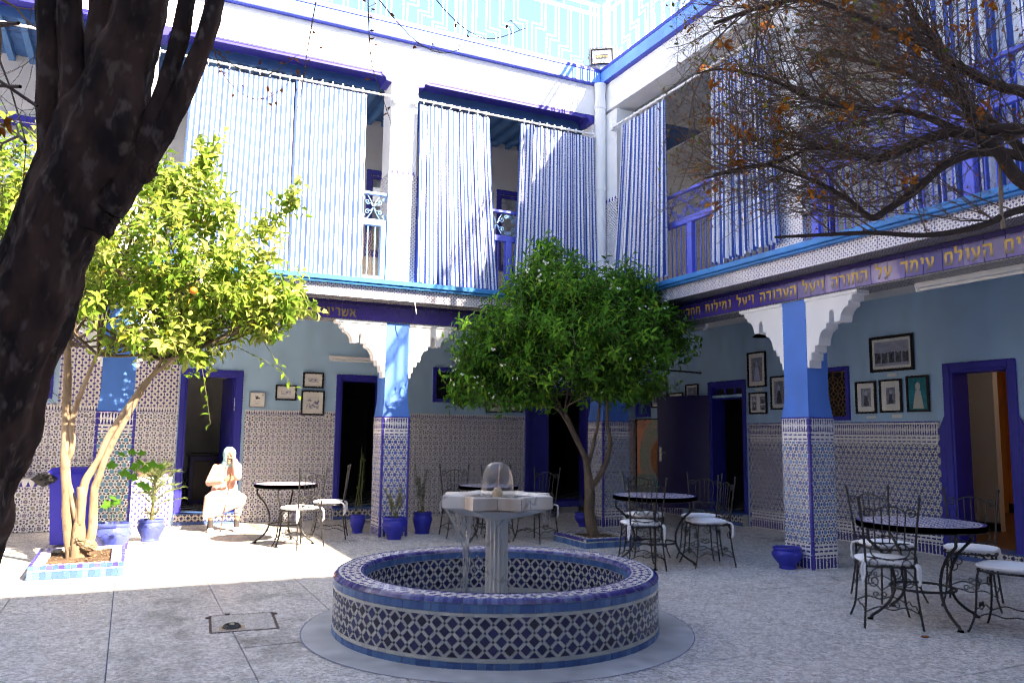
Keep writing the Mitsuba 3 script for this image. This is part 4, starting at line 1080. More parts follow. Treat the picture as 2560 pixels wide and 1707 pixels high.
for q in range(14):
    u = -.12 + q * .24 / 13
    fpart('fin', box(-.21, -.191, u - .003, u + .003, -.045, -.004), 'steel'); fpart('fin', box(.191, .21, u - .003, u + .003, -.045, -.004), 'steel')
fpart('bracket', cat(box(-.21, -.20, -.02, .02, -.12, -.05), box(.20, .21, -.02, .02, -.12, -.05), box(-.21, .21, -.02, .02, -.13, -.12)), 'steel')
k = thing('dome_lamp', 'small white dome lamp on the column foot behind the bare branches', 'lamp')
part(k, 'dome', place(trimesh.creation.icosphere(3, .05), rz(0, -.07, -4.30, 3.84)), 'white_paint', smooth=True)
part(k, 'bracket', box(-.04, 0.03, -4.27, -4.16, 3.80, 3.86, .005), 'black_plastic')
solo('loose_wire', tube([(-3.16, -.272, 3.15), (-3.15, -.275, 3.09), (-3.135, -.265, 3.02), (-3.125, -.26, 2.99)], .006, 6), 'paper', 'short pale wire end hanging from the balcony edge', 'wire', smooth=40)

# ------------------------------------------------------------------ fountain
FC = (FCX, FCY)
CA = math.atan2(CAM[1] - FCY, CAM[0] - FCX)      # direction from the fountain to where people stand
def adiff(a): return abs((a - CA + PI) % (2 * PI) - PI)
ft = thing('fountain', 'round blue and white mosaic fountain with a star shaped marble basin', 'fountain')
RO, RI = 1.172, 0.965
part(ft, 'wall', lathe([(RO, 0.0), (RO, .376), (RO - .010, .392), (RO - .028, .4025), (RI + .024, .4025), (RI + .008, .394), (RI, .380), (RI, .02)], 180, FC), 'grout', smooth=30)
part(ft, 'rim_top', lathe([(RO - .0275, .4040), (RI + .0235, .4040)], 180, FC), 'rim_mosaic')
def sector(prof, w):
    """prism of a quad profile (r, z) over the angle w, about the local origin, facing +x"""
    v = [(r * math.cos(a), r * math.sin(a), z) for a in (-w / 2, w / 2) for r, z in prof]
    n = len(prof); f = []
    for q in range(n):
        a, b = q, (q + 1) % n
        f += [(a, b, b + n), (a, b + n, a + n)]
    for q in range(1, n - 1): f += [(0, q + 1, q), (n, n + q, n + q + 1)]
    m = trimesh.Trimesh(np.array(v), np.array(f), process=False); m.fix_normals(); return m
class Split:
    """the pieces seen largest become parts of their own, the others one part"""
    def __init__(s, parent, name, mats): s.p, s.n, s.m, s.rest = parent, name, mats, {}
    def add(s, mesh, M, seen):
        mm = rng.choice(s.m)
        if seen: part(s.p, s.n, mesh, mm, to=tf(M))
        else: s.rest.setdefault(mm, []).append((mesh, M))
    def done(s):
        for mm, l in s.rest.items():
            src = {}
            out = []
            for d, M in l:
                v, f = meshkit.WRITTEN[d['filename']][:2]
                out.append(trimesh.Trimesh((np.c_[v, np.ones(len(v))] @ np.asarray(M).T)[:, :3], f, process=False))
            part(s.p, s.n + '_field', cat(out), mm, stuff=True)
NB = 152
wB = 2 * PI / NB
band_hi = mikit.ply(sector([(RO + .0005, .3255), (RO + .006, .3265), (RO + .006, .3745), (RO + .0005, .3755)], wB - .0018))
band_lo = mikit.ply(sector([(RO + .0005, .0015), (RO + .007, .003), (RO + .007, .0385), (RO + .0005, .0395)], wB - .0018))
band_in = mikit.ply(sector([(RI - .0005, .378), (RI - .005, .377), (RI - .005, .333), (RI - .0005, .332)], wB - .002))
s1, s2, s3 = Split(ft, 'band_tile', BLUES), Split(ft, 'base_tile', BLUES), Split(ft, 'inner_band_tile', BLUES)
for q in range(NB):
    a = q * wB + rng.uniform(-.002, .002)
    d = adiff(a)
    s1.add(band_hi, rz(a, FCX, FCY), d < 1.5); s2.add(band_lo, rz(a, FCX, FCY), d < 1.4); s3.add(band_in, rz(a, FCX, FCY), d > 1.75)
s1.done(); s2.done(); s3.done()
NP_ = 236
rim_w = [mikit.ply(sector([(RO + .001, .379), (RO + .007, .3805), (RO - .008, .3985), (RO - .026, .4085), (RO - .0265, .4045)], w)) for w in (.020, .0235, .030)]
rim_i = mikit.ply(sector([(RI - .001, .382), (RI - .006, .383), (RI + .006, .401), (RI + .022, .4085), (RI + .0225, .4045)], .0245))
s1, s2 = Split(ft, 'rim_tile', PURPS), Split(ft, 'inner_rim_tile', PURPS)
a = 0.0
while a < 2 * PI - .02:
    m = rng.choices(rim_w, (2, 5, 1))[0]; w = (.020, .0235, .030)[rim_w.index(m)]
    gap = .0022
    # a few broken tiles on the left show the clay body
    ang = a + w / 2
    if not (2.98 < (ang % (2 * PI)) < 3.03):
        M = rz(ang, FCX, FCY) ; M[2, 3] = rng.uniform(-.0012, .0008)
        s1.add(m, M, adiff(ang) < 1.55)
    a += w + gap
for q in range(236): s2.add(rim_i, rz(q * 2 * PI / 236, FCX, FCY), adiff(q * 2 * PI / 236) > 1.7)
s1.done(); s2.done()
part(ft, 'broken_edge', sector([(RO + .001, .379), (RO + .003, .3805), (RO - .010, .394), (RO - .026, .404)], .05), 'brown_iron', to=tf(rz(3.005, FCX, FCY)))
ND, PV = 75, 0.098
def flat_piece(pts, r0, r1, R):
    """polygon (tangent, z) laid on the cylinder R, from r0 to r1 off it"""
    n = len(pts); v = []
    for rr, sh in ((r0, 1.0), (r1, .95)):
        c = np.mean(pts, axis=0)
        for t, z in pts:
            t, z = c[0] + (t - c[0]) * sh, c[1] + (z - c[1]) * sh
            v.append((math.sqrt(max((R + rr) ** 2 - t * t, 0)), t, z))
    f = [(n, n + i, n + i + 1) for i in range(1, n - 1)]
    for i in range(n): f += [(i, (i + 1) % n, n + (i + 1) % n), (i, n + (i + 1) % n, n + i)]
    m = trimesh.Trimesh(np.array(v), np.array(f), process=False)
    return m
def lattice(R, out, z0, nrow, tag, seen):
    pu = 2 * PI * R / ND
    h = PV / 2
    sg = 1 if out else -1
    e0, e1 = (.0004, .0035) if out else (-.0004, -.0035)
    dd, ds = .350, .100
    dia = mikit.ply(flat_piece([(-dd * pu, 0), (0, -dd * PV), (dd * pu, 0), (0, dd * PV)][::1 if out else -1], e0, e1, R))
    up = mikit.ply(flat_piece([(-dd * pu, 0), (dd * pu, 0), (0, dd * PV)][::1 if out else -1], e0, e1, R))
    dn = mikit.ply(flat_piece([(-dd * pu, 0), (0, -dd * PV), (dd * pu, 0)][::1 if out else -1], e0, e1, R))
    sq = mikit.ply(flat_piece([(-ds * pu, 0), (0, -ds * PV), (ds * pu, 0), (0, ds * PV)][::1 if out else -1], e0, e1 * 1.1, R))
    # white strips along both diagonals, between the squares
    L = np.array([pu / 2, h]); n_ = np.array([-h, pu / 2]); n_ /= np.linalg.norm(n_)
    ln = np.linalg.norm(L); t_ = L / ln
    strips = []
    for s in (1, -1):
        a_, b_ = t_ * (ln * .16), t_ * (ln * .84)
        hw = .0105
        pts = [a_ - n_ * hw, b_ - n_ * hw, b_ + n_ * hw, a_ + n_ * hw]
        pts = [(s * x, y) for x, y in pts]
        if s < 0: pts = pts[::-1]
        strips.append(mikit.ply(flat_piece(pts[::1 if out else -1], e0, e1 * .9, R)))
    D_, Q_, S_ = Split(ft, tag + 'diamond_tile', NAVS), Split(ft, tag + 'square_tile', NAVS), Split(ft, tag + 'strip_tile', CRMS)
    wa = 2 * PI / ND
    for q in range(ND):
        for r in range(nrow):
            a = (q + .5 * (r % 2)) * wa
            M = rz(a, FCX, FCY, z0 + r * h)
            D_.add(dia, M, seen(a))
            M2 = rz(a + wa / 2, FCX, FCY, z0 + r * h)
            if 0 < r < nrow - 1 or True: Q_.add(sq, M2, False)
            if r < nrow - 1:
                # strips leave from the square at (a + wa/2, row r) upwards to both sides
                S_.add(strips[0], M2, seen(a)); S_.add(strips[1], M2, seen(a))
        a = (q + .5 * (nrow % 2)) * wa
        D_.add(dn, rz(a, FCX, FCY, z0 + nrow * h - .003), seen(a))
        a = (q + .5) * wa
        D_.add(up, rz(a, FCX, FCY, z0 - h + .003), seen(a))
    # half strips towards the borders
    D_.done(); Q_.done(); S_.done()
lattice(RO, True, 0.1135, 4, '', lambda a: adiff(a) < 1.05)
lattice(RI, False, 0.1335, 4, 'inner_', lambda a: adiff(a) > 2.25)
for z0, z1 in ((.043, .0625), (.303, .3235)):
    sb = Split(ft, 'border_tile', CRMS)
    bm = mikit.ply(sector([(RO + .0004, z0), (RO + .004, z0 + .0005), (RO + .004, z1 - .0005), (RO + .0004, z1)], 2 * PI / 100 - .001))
    for q in range(100): sb.add(bm, rz(q * 2 * PI / 100, FCX, FCY), adiff(q * 2 * PI / 100) < 1.4)
    sb.done()
part(ft, 'pool_floor', lathe([(RI + .01, .022), (0, .022)], 64, FC), 'pool_blue')
# water surface with ripples
th = np.linspace(0, 2 * PI, 97)[:-1]; rr = np.linspace(.085, RI - .004, 60)
Tg, Rg = np.meshgrid(th, rr)
X, Yy = FCX + Rg * np.cos(Tg), FCY + Rg * np.sin(Tg)
dx, dy = X - (FCX - .24), Yy - (FCY + .05)
dd_ = np.sqrt(dx ** 2 + dy ** 2)
Z = .058 + .004 * np.sin(dd_ * 60) * np.exp(-dd_ * 2.2) + .004 * (meshkit.noise(np.stack([X * 16, Yy * 16, X * 0], -1)) - .5)
i, j = np.meshgrid(np.arange(59), np.arange(96), indexing='ij')
a0, a1 = (i * 96 + j).ravel(), (i * 96 + (j + 1) % 96).ravel()
wf = np.vstack([np.stack([a0, a0 + 96, a1 + 96], 1), np.stack([a0, a1 + 96, a1], 1)])
water = solo('pool_water', (np.stack([X, Yy, Z], -1).reshape(-1, 3), wf), 'water', 'shallow rippled water in the round fountain', 'water', smooth=True)
# fluted column and star basin
def flute(r, n=16, d=.13, k=160):
    t = np.arange(k) * 2 * PI / k
    rad = r * (1 - d * np.abs(np.cos(t * n / 2)) ** 1.5)
    return np.stack([FCX + rad * np.cos(t), FCY + rad * np.sin(t)], 1)
co = []
zs = [.02, .70, .735, .757]; sc = [1.0, .98, 1.0, 1.05]
vv = np.vstack([np.c_[(flute(.086) - FC) * s + FC, np.full(160, z)] for z, s in zip(zs, sc)])
ff = []
for q in range(3):
    k0 = np.arange(160); k1 = (k0 + 1) % 160
    ff += [np.stack([q * 160 + k0, q * 160 + k1, (q + 1) * 160 + k1], 1), np.stack([q * 160 + k0, (q + 1) * 160 + k1, (q + 1) * 160 + k0], 1)]
part(ft, 'column', (vv, np.vstack(ff)), 'marble', smooth=40)
def star(R, rot):
    pts = []
    for q in range(8):
        a = rot + q * PI / 4
        pts += [(FCX + R * math.cos(a), FCY + R * math.sin(a)), (FCX + R * .765 * math.cos(a + PI / 8), FCY + R * .765 * math.sin(a + PI / 8))]
    return pts
SR = CA + PI / 8
st0, st1, st2 = star(.428, SR), star(.437, SR), star(.434, SR)
v = [(x, y, .842) for x, y in st0] + [(x, y, .850) for x, y in st1] + [(x, y, .931) for x, y in st2] + [(x, y, .938) for x, y in star(.425, SR)] + [(x, y, .934) for x, y in star(.36, SR)] + [(x, y, .915) for x, y in star(.30, SR)] + [(FCX, FCY, .908)]
f = []
for L in range(5):
    for q in range(16):
        a, b = L * 16 + q, L * 16 + (q + 1) % 16
        f += [(a, b, b + 16), (a, b + 16, a + 16)]
for q in range(16): f.append((80 + q, 80 + (q + 1) % 16, 96))
part(ft, 'basin', (np.array(v), np.array(f)), 'marble')
neck = [(FCX + .088 * math.cos(SR + q * PI / 8), FCY + .088 * math.sin(SR + q * PI / 8)) for q in range(16)]
mid = [(FCX + (x - FCX) * .62 + 0, FCY + (y - FCY) * .62) for x, y in st0]
v = [(x, y, .757) for x, y in neck] + [(x, y, .795) for x, y in mid] + [(x, y, .8415) for x, y in star(.415, SR)]
f = []
for L in range(2):
    for q in range(16):
        a, b = L * 16 + q, L * 16 + (q + 1) % 16
        f += [(a, b, b + 16), (a, b + 16, a + 16)]
f += [(32, 32 + (q + 1), 32 + q) for q in range(1, 15)]
joints_ = []
for q in range(16):
    a, b = st0[q], st1[q]
    R0 = 1.0015
    joints_.append(tube([(FCX + (a[0] - FCX) * R0, FCY + (a[1] - FCY) * R0, .843), (FCX + (b[0] - FCX) * R0, FCY + (b[1] - FCY) * R0, .851), (FCX + (st2[q][0] - FCX) * R0, FCY + (st2[q][1] - FCY) * R0, .931)], .0016, 4))
part(ft, 'basin_joints', cat(joints_), 'rust', stuff=True)
part(ft, 'basin_foot', (np.array(v), np.array(f)), 'marble')
kn = []
for q in range(7):
    a = q * 2 * PI / 7
    kn.append(tube([(FCX + .028 * math.cos(a), FCY + .028 * math.sin(a), .91), (FCX + .026 * math.cos(a), FCY + .026 * math.sin(a), .945), (FCX + .016 * math.cos(a), FCY + .016 * math.sin(a), .975), (FCX, FCY, .985)], [.014, .015, .012, .006], 8))
part(ft, 'spout', cat(kn), 'spout_stone', smooth=50)
# the water bell, thin shell
pr = [(0.004, 1.168), (.03, 1.172), (.055, 1.166), (.08, 1.147), (.101, 1.115), (.113, 1.075), (.119, 1.03), (.122, .985), (.124, .94), (.126, .917)]
k_ = 96
def bell(off, seed):
    t = np.arange(k_) * 2 * PI / k_
    out = []
    P = np.array(pr); z = np.interp(np.linspace(0, 9, 46), np.arange(10), P[:, 1]); r = np.interp(np.linspace(0, 9, 46), np.arange(10), P[:, 0])
    for q in range(46):
        w = .0035 * (q / 45) ** .6
        nz = meshkit.fbm(np.stack([np.cos(t) * 5, np.sin(t) * 5, np.full(k_, q / 45 * 2.2)], -1), 3, 2) - .5
        rad = r[q] + off + .8 * w * nz
        out.append(np.stack([FCX + rad * np.cos(t), FCY + rad * np.sin(t), np.full(k_, z[q] + off * .8) + .0015 * nz * min(1, q / 10)], 1))
    return np.vstack(out)
o, n_ = bell(0, 0), bell(-.0028, 0)
i, j = np.meshgrid(np.arange(45), np.arange(k_), indexing='ij')
a0, a1 = (i * k_ + j).ravel(), (i * k_ + (j + 1) % k_).ravel(); b0, b1 = a0 + k_, a1 + k_
fo = np.vstack([np.stack([a0, b0, b1], 1), np.stack([a0, b1, a1], 1)])
NB_ = len(o)
k0 = np.arange(k_); k1 = (k0 + 1) % k_; e = 45 * k_
edge = np.vstack([np.stack([e + k0, NB_ + e + k0, NB_ + e + k1], 1), np.stack([e + k0, NB_ + e + k1, e + k1], 1), np.stack([k0, NB_ + k1, NB_ + k0], 1), np.stack([k0, k1, NB_ + k1], 1)])
wj = thing('water_bell', 'clear dome of water rising over the marble basin', 'water')
part(wj, 'film', (np.vstack([o, n_]), np.vstack([fo, fo[:, ::-1] + NB_, edge])), 'water', smooth=True)
part(wj, 'jet', tube([(FCX, FCY, .985), (FCX, FCY, 1.165)], [.007, .014], 10), 'water', smooth=True)
fo_ = []
for q in range(420):
    a, r = rng.uniform(0, 2 * PI), .126 + abs(rng.gauss(0, .04))
    if r > .26: continue
    s = rng.uniform(.003, .008)
    fo_.append(place(trimesh.creation.icosphere(1, s), rz(0, FCX + r * math.cos(a), FCY + r * math.sin(a), .912 + .35 * s + .012 * max(0, r - .12))))
part(wj, 'foam', cat(fo_), 'foam', smooth=True, stuff=True)
part(wj, 'basin_water', lathe([(.29, .9235), (.14, .922), (.04, .921)], 48, FC), 'water', smooth=True)
# water falling off the left points of the star
side = np.array([math.cos(CA + PI / 2), math.sin(CA + PI / 2)])
vd = np.array([math.cos(CA), math.sin(CA)])
def fp(s, z, d=0.0): return (FCX + side[0] * s + vd[0] * d, FCY + side[1] * s + vd[1] * d, z)
wt = thing('falling_water', 'sheet of water falling from the left edge of the marble basin', 'water')
sg = 1
def sheet(n=40, m=26):
    out = []
    for off in (0, .0022):
        for q in range(n):
            t = q / (n - 1)
            l, r = -.392 + .150 * t ** .8 + 0.0 * t, -.185 - .028 * t
            zt = .838 - .30 * t
            for w in range(m):
                u = w / (m - 1)
                s_ = l + (r - l) * u
                nz = meshkit.noise(np.array([s_ * 60, zt * 9, 3.0])) - .5
                out.append(fp(s_, zt - .02 * math.sin(PI * u) * (1 - t), .05 + .012 * nz + off - .02 * math.sin(PI * u)))
    out = np.array(out); f = []
    N = n * m
    for q in range(n - 1):
        for w in range(m - 1):
            a, b = q * m + w, q * m + w + 1
            f += [(a, a + m, b + m), (a, b + m, b), (N + a, N + b + m, N + a + m), (N + a, N + b, N + b + m)]
    return out, np.array(f)
part(wt, 'sheet', sheet(), 'water', smooth=True)
st = []
for q in range(90):
    s0 = rng.uniform(-.39, -.19) if q > 16 else (-.390 if q % 2 else -.190) + rng.uniform(-.006, .006)
    t0, t1 = sorted((rng.uniform(0, 1), rng.uniform(0, 1)))
    if q < 16: t0, t1 = 0, 1
    pts = []
    for t in np.linspace(t0, min(1, t0 + max(.12, (t1 - t0) * (.5 if q > 12 else 1))), 9):
        l, r = -.392 + .150 * t ** .8, -.185 - .028 * t
        u = (s0 + .392) / .207
        pts.append(fp(l + (r - l) * u + rng.uniform(-.002, .002), .838 - .30 * t, .045 + rng.uniform(-.006, .006)))
    st.append(tube(pts, np.array([.0008] + [rng.uniform(.0014, .0032)] * 7 + [.0006]), 5))
part(wt, 'streak', cat(st), 'foam', smooth=True, stuff=True)
lo = []
for q in range(9):
    s0 = rng.uniform(-.245, -.212)
    lo.append(tube([fp(s0 + rng.uniform(-.004, .004), z, .05 + rng.uniform(-.012, .012)) for z in np.linspace(.56, .07, 14)], np.array([.003] + [rng.uniform(.002, .006) for _ in range(12)] + [.002]), 6))
part(wt, 'stream', cat(lo), 'water', smooth=True)
dr_ = []
for q in range(330):
    s0 = rng.choice([rng.uniform(-.24, -.05), rng.uniform(-.30, -.12), rng.gauss(-.22, .05)]); z = rng.uniform(.08, .80)
    ln = rng.uniform(.004, .02)
    dr_.append(tube([fp(s0, z, rng.uniform(-.1, .15)) for _ in (0,)] + [], .001, 4) if False else tube((lambda d: [fp(s0, z, d), fp(s0 + .001, z + ln * .5, d), fp(s0, z + ln, d)])(rng.uniform(-.05, .12)), [.0006, rng.uniform(.0014, .0032), .0006], 5))
for q in range(26):
    dr_.append(tube((lambda s0, z, d: [fp(s0, z, d), fp(s0, z + .02, d), fp(s0, z + .045, d)])(rng.uniform(.33, .40), rng.uniform(.70, .83), rng.uniform(-.03, .03)), [.0005, .002, .0005], 5))
for q in range(60):
    s0, z = rng.gauss(-.226, .010), rng.uniform(.06, .56)
    dr_.append(tube((lambda d: [fp(s0, z, d), fp(s0 + rng.uniform(-.003, .003), z + .03, d), fp(s0, z + rng.uniform(.05, .10), d)])(rng.uniform(.03, .07)), [.0008, rng.uniform(.002, .0045), .0008], 5))
part(wt, 'drops', cat(dr_), 'foam', smooth=True, stuff=True)
# concrete apron and inspection cover
ap = solo('concrete_apron', lathe([(1.392, -.02), (1.392, .0004), (1.385, .0032), (0, .0022)], 128, (-4.05, -5.06)), 'concrete', 'smooth round concrete apron under the mosaic fountain', 'paving')
part(ap, 'blue_edge', lathe([(1.401, .0025), (1.393, .0025)], 128, (-4.05, -5.06)), 'joint')
mc = thing('inspection_cover', 'rectangular terrazzo inspection cover with a round drain left of the fountain', 'cover')
MM = frame((-5.73, -4.265, 0.0), (0.99, -.075, 0), (.075, .99, 0), (0, 0, 1))
part(mc, 'slab', place(box(-.215, .215, -.26, .26, -.01, .0045, .002), MM), 'terrazzo_dark')
part(mc, 'frame', place(cat(box(-.235, -.2165, -.28, .28, -.01, .0035), box(.2165, .235, -.28, .28, -.01, .0035), box(-.216, .216, .2615, .28, -.01, .0035), box(-.216, .216, -.28, -.2615, -.01, .0035)), MM), 'rust')
part(mc, 'drain_square', place(box(-.17, .005, -.235, -.10, .0048, .007, .001), MM), 'tan_stone')
part(mc, 'drain_ring', lathe([(.062, .007), (.066, .012), (.05, .030), (.038, .032), (.036, .012), (.0, .010)], 28, tuple((MM @ np.array([-.085, -.165, 0, 1]))[:2])), 'black_plastic', smooth=40)
part(mc, 'drain_cap', lathe([(.022, .012), (.022, .0325), (0, .0325)], 20, tuple((MM @ np.array([-.085, -.165, 0, 1]))[:2])), 'steel')
for sx, sy in ((-.24, .2), (.24, .2), (-.1, .285)): part(mc, 'lug', place(box(sx - .018, sx + .018, sy - .012, sy + .012, .001, .012, .003), MM), 'rust')

# ------------------------------------------------------------------ pots, planters, bin
def pot(x, y, s, label, m, h, rt, rb, squat=False, group=None):
    k = thing('plant_pot', label, 'pot', 'blue glazed plant pots') if group is None else thing('plant_pot', label, 'pot', group)
    belly = rt * (1.06 if squat else 1.03)
    pr = [(0, 0), (rb * .98, 0), (rb, .006), (rb, .02), (rb * .97, .03), (rb * 1.06, h * .2), (belly * .96, h * .5), (belly, h * .66), (belly * .97, h * .78), (rt * .93, h * .86), (rt, h * .9), (rt * 1.02, h * .95), (rt, h * .995), (rt * .95, h), (rt * .89, h * .97), (rt * .87, h * .88), (0, h * .86)]
    part(k, 'body', lathe(pr[:14], 40, (x, y)), m, smooth=35)
    part(k, 'rim_inside', lathe(pr[13:16], 40, (x, y)), m, smooth=35)
    # stamped garland
    pts = [(x + (belly * .985 + .004) * math.cos(a), y + (belly * .985 + .004) * math.sin(a), h * .66 + h * .05 * math.sin(a * 9)) for a in np.arange(90) * 2 * PI / 90]
    part(k, 'relief', tube(pts, .004, 5, closed=True), m, smooth=True)
    sl = [(x + 0, y, 0)]
    part(k, 'soil', lathe([(rt * .88, h * .885), (rt * .5, h * .905), (0, h * .90)], 24, (x, y)), 'soil')
    return k
pot(-3.335, -.20, 1, 'blue glazed pot in front of the royal blue tiled pillar', 'pot_blue', .285, .158, .095)
pot(-2.79, .26, 1, 'dark blue flared pot to the right of the royal blue tiled pillar', 'pot_blue', .29, .130, .10)
pot(-6.24, .70, 1, 'sunlit pale blue pot holding the small palm beside the left doorway', 'pot_lightblue', .27, .155, .105)
pot(-6.66, -.26, 1, 'wide blue pot in front of the teal tiled pillar, behind the lemon trunk', 'pot_lightblue', .335, .185, .115)
pot(-.15, -3.93, 1, 'empty squat blue pot at the foot of the large right pillar', 'pot_blue', .225, .145, .085, squat=True)
pot(-.20, .42 - .18, 1, 'low blue pot half hidden behind the orange tree trunk', 'pot_blue', .21, .13, .08)
pot(-3.62, .60, 1, 'small blue pot peeping out behind the royal blue pillar', 'pot_blue', .25, .10, .07)
def planter(x0, x1, y0, y1, h, label):
    k = thing('tree_planter', label, 'planter')
    w = .12
    ring = cat(box(x0, x1, y0, y0 + w, 0, h - .006), box(x0, x1, y1 - w, y1, 0, h - .006), box(x0, x0 + w, y0 + w, y1 - w, 0, h - .006), box(x1 - w, x1, y0 + w, y1 - w, 0, h - .006))
    part(k, 'kerb', ring, 'grout')
    n = int((x1 - x0) / .0485); p = (x1 - x0) / n
    for q in range(n):
        a, b = x0 + q * p + .001, x0 + (q + 1) * p - .001
        part(k, 'face_tile', box(a, b, y0 - .006, y0 + .001, .002, h * .60, .0012), rng.choice(BLUES))
        part(k, 'edge_tile', box(a, b, y0 - .005, y0 + .026, h * .72, h, .002), rng.choice(BLUES + PURPS[1:3]))
    n = int((y1 - y0) / .0485); p = (y1 - y0) / n
    for q in range(n):
        a, b = y0 + q * p + .001, y0 + (q + 1) * p - .001
        if q > 0: part(k, 'edge_tile', box(x0 - .005, x0 + .026, a, b, h * .72, h, .002), rng.choice(PURPS[:3]))
        part(k, 'face_tile', box(x0 - .006, x0 + .001, a, b, .002, h * .60, .0012), rng.choice(BLUES))
        if q > 0: part(k, 'edge_tile', box(x1 - .026, x1 + .005, a, b, h * .72, h, .002), rng.choice(PURPS[:3]))
    part(k, 'top_mosaic', cat(box(x0 + .0265, x1 - .0265, y0 + .0265, y0 + w, h - .0055, h - .001), box(x0 + .0265, x1 - .0265, y1 - w, y1, h - .0055, h - .001), box(x0 + .0265, x0 + w, y0 + w + .0005, y1 - w - .0005, h - .0055, h - .001), box(x1 - w, x1 - .0265, y0 + w + .0005, y1 - w - .0005, h - .0055, h - .001)), 'planter_mosaic')
    X, Y = np.meshgrid(np.linspace(x0 + w, x1 - w, 26), np.linspace(y0 + w, y1 - w, 26))
    Z = h - .03 + .05 * (meshkit.fbm(np.stack([X * 9, Y * 9, X * 0], -1), 3, 4) - .5)
    i, j = np.meshgrid(np.arange(25), np.arange(25), indexing='ij'); a = (i * 26 + j).ravel()
    part(k, 'soil', (np.stack([X, Y, Z], -1).reshape(-1, 3), np.vstack([np.stack([a, a + 1, a + 27], 1), np.stack([a, a + 27, a + 26], 1)])), 'soil', smooth=True)
    ch = []
    for q in range(150):
        s = rng.uniform(.005, .016)
        m = trimesh.creation.icosphere(0, s); m.apply_scale([1, rng.uniform(.4, 1), .4])
        ch.append(place(m, rz(rng.uniform(0, 6), rng.uniform(x0 + w, x1 - w), rng.uniform(y0 + w, y1 - w), h - .022)))
    part(k, 'bark_chips', cat(ch), 'chips', stuff=True)
planter(-7.33, -6.53, -1.85, -.55, .125, 'sunlit low tiled planter around the lemon trunk')
planter(-1.43, -.62, -1.90, -1.08, .115, 'shaded low tiled planter around the orange trunk')
kb_ = thing('wheelie_bin', 'tall blue wheelie bin behind the lemon trunk with a bag caught in its lid', 'bin')
MM = rz(math.radians(-8), -7.10, .62)
def hexa(b0, b1, d0, d1, z0, z1, w0, w1):
    v = np.array([(-w0, b0, z0), (w0, b0, z0), (w0, d0, z0), (-w0, d0, z0), (-w1, b1, z1), (w1, b1, z1), (w1, d1, z1), (-w1, d1, z1)], float)
    f = np.array([(0, 2, 1), (0, 3, 2), (4, 5, 6), (4, 6, 7), (0, 1, 5), (0, 5, 4), (1, 2, 6), (1, 6, 5), (2, 3, 7), (2, 7, 6), (3, 0, 4), (3, 4, 7)])
    return trimesh.Trimesh(v, f, process=False)
part(kb_, 'body', place(hexa(-.20, -.25, .20, .25, .03, .84, .20, .245), MM), 'bin_blue')
part(kb_, 'rim', place(box(-.265, .265, -.27, .27, .83, .868, .008), MM), 'bin_blue')
part(kb_, 'lid', place(cat(hexa(-.275, -.24, .265, .22, .869, .925, .265, .235), box(-.26, .26, .22, .30, .872, .915, .01)), MM), 'bin_blue')
part(kb_, 'handle', place(tube([(-.2, .33, .90), (.2, .33, .90)], .014, 8), MM), 'bin_blue', smooth=True)
for s in (-1, 1): part(kb_, 'wheel', place(trimesh.creation.cylinder(.09, .05, sections=20), MM @ frame((s * .2, .2, .095), (0, 1, 0), (0, 0, 1))), 'black_plastic')
def crumple(c, r, sc, seed):
    m = trimesh.creation.icosphere(4, 1.0); v = m.vertices
    n = meshkit.fbm(v * 3.2 + seed, 4, seed) - .5
    m.vertices = v * (1 + .9 * n)[:, None] * np.array(r) + np.array(c); return m
solo('rubbish_bag', crumple((-7.42, .42, .80), (.12, .09, .07), 1, 3), 'bag_black', 'crumpled black bag hanging from the left edge of the blue bin lid', 'bag', smooth=True)
solo('rubbish_bag', crumple((-6.86, 2.24, .79), (.22, .12, .13), 1, 8), 'bag_grey', 'grey crumpled bag lying on the tiled ledge behind the blue bin', 'bag', smooth=True)
solo('bundle', crumple((-7.95, 2.26, .82), (.12, .1, .13), 1, 5), 'tan_stone', 'small tan bundle on the tiled ledge beside the dark trunk', 'bundle', smooth=True)
solo('bundle', crumple((-6.31, 2.26, .79), (.10, .09, .09), 1, 6), 'tan_stone', 'small tan bundle on the short ledge behind the potted palm', 'bundle', smooth=True)
solo('cloth', crumple((-6.07, 2.27, .76), (.12, .1, .06), 1, 9), 'lilac_cloth', 'folded lilac cloth on the short ledge beside the left doorway', 'cloth', smooth=True)

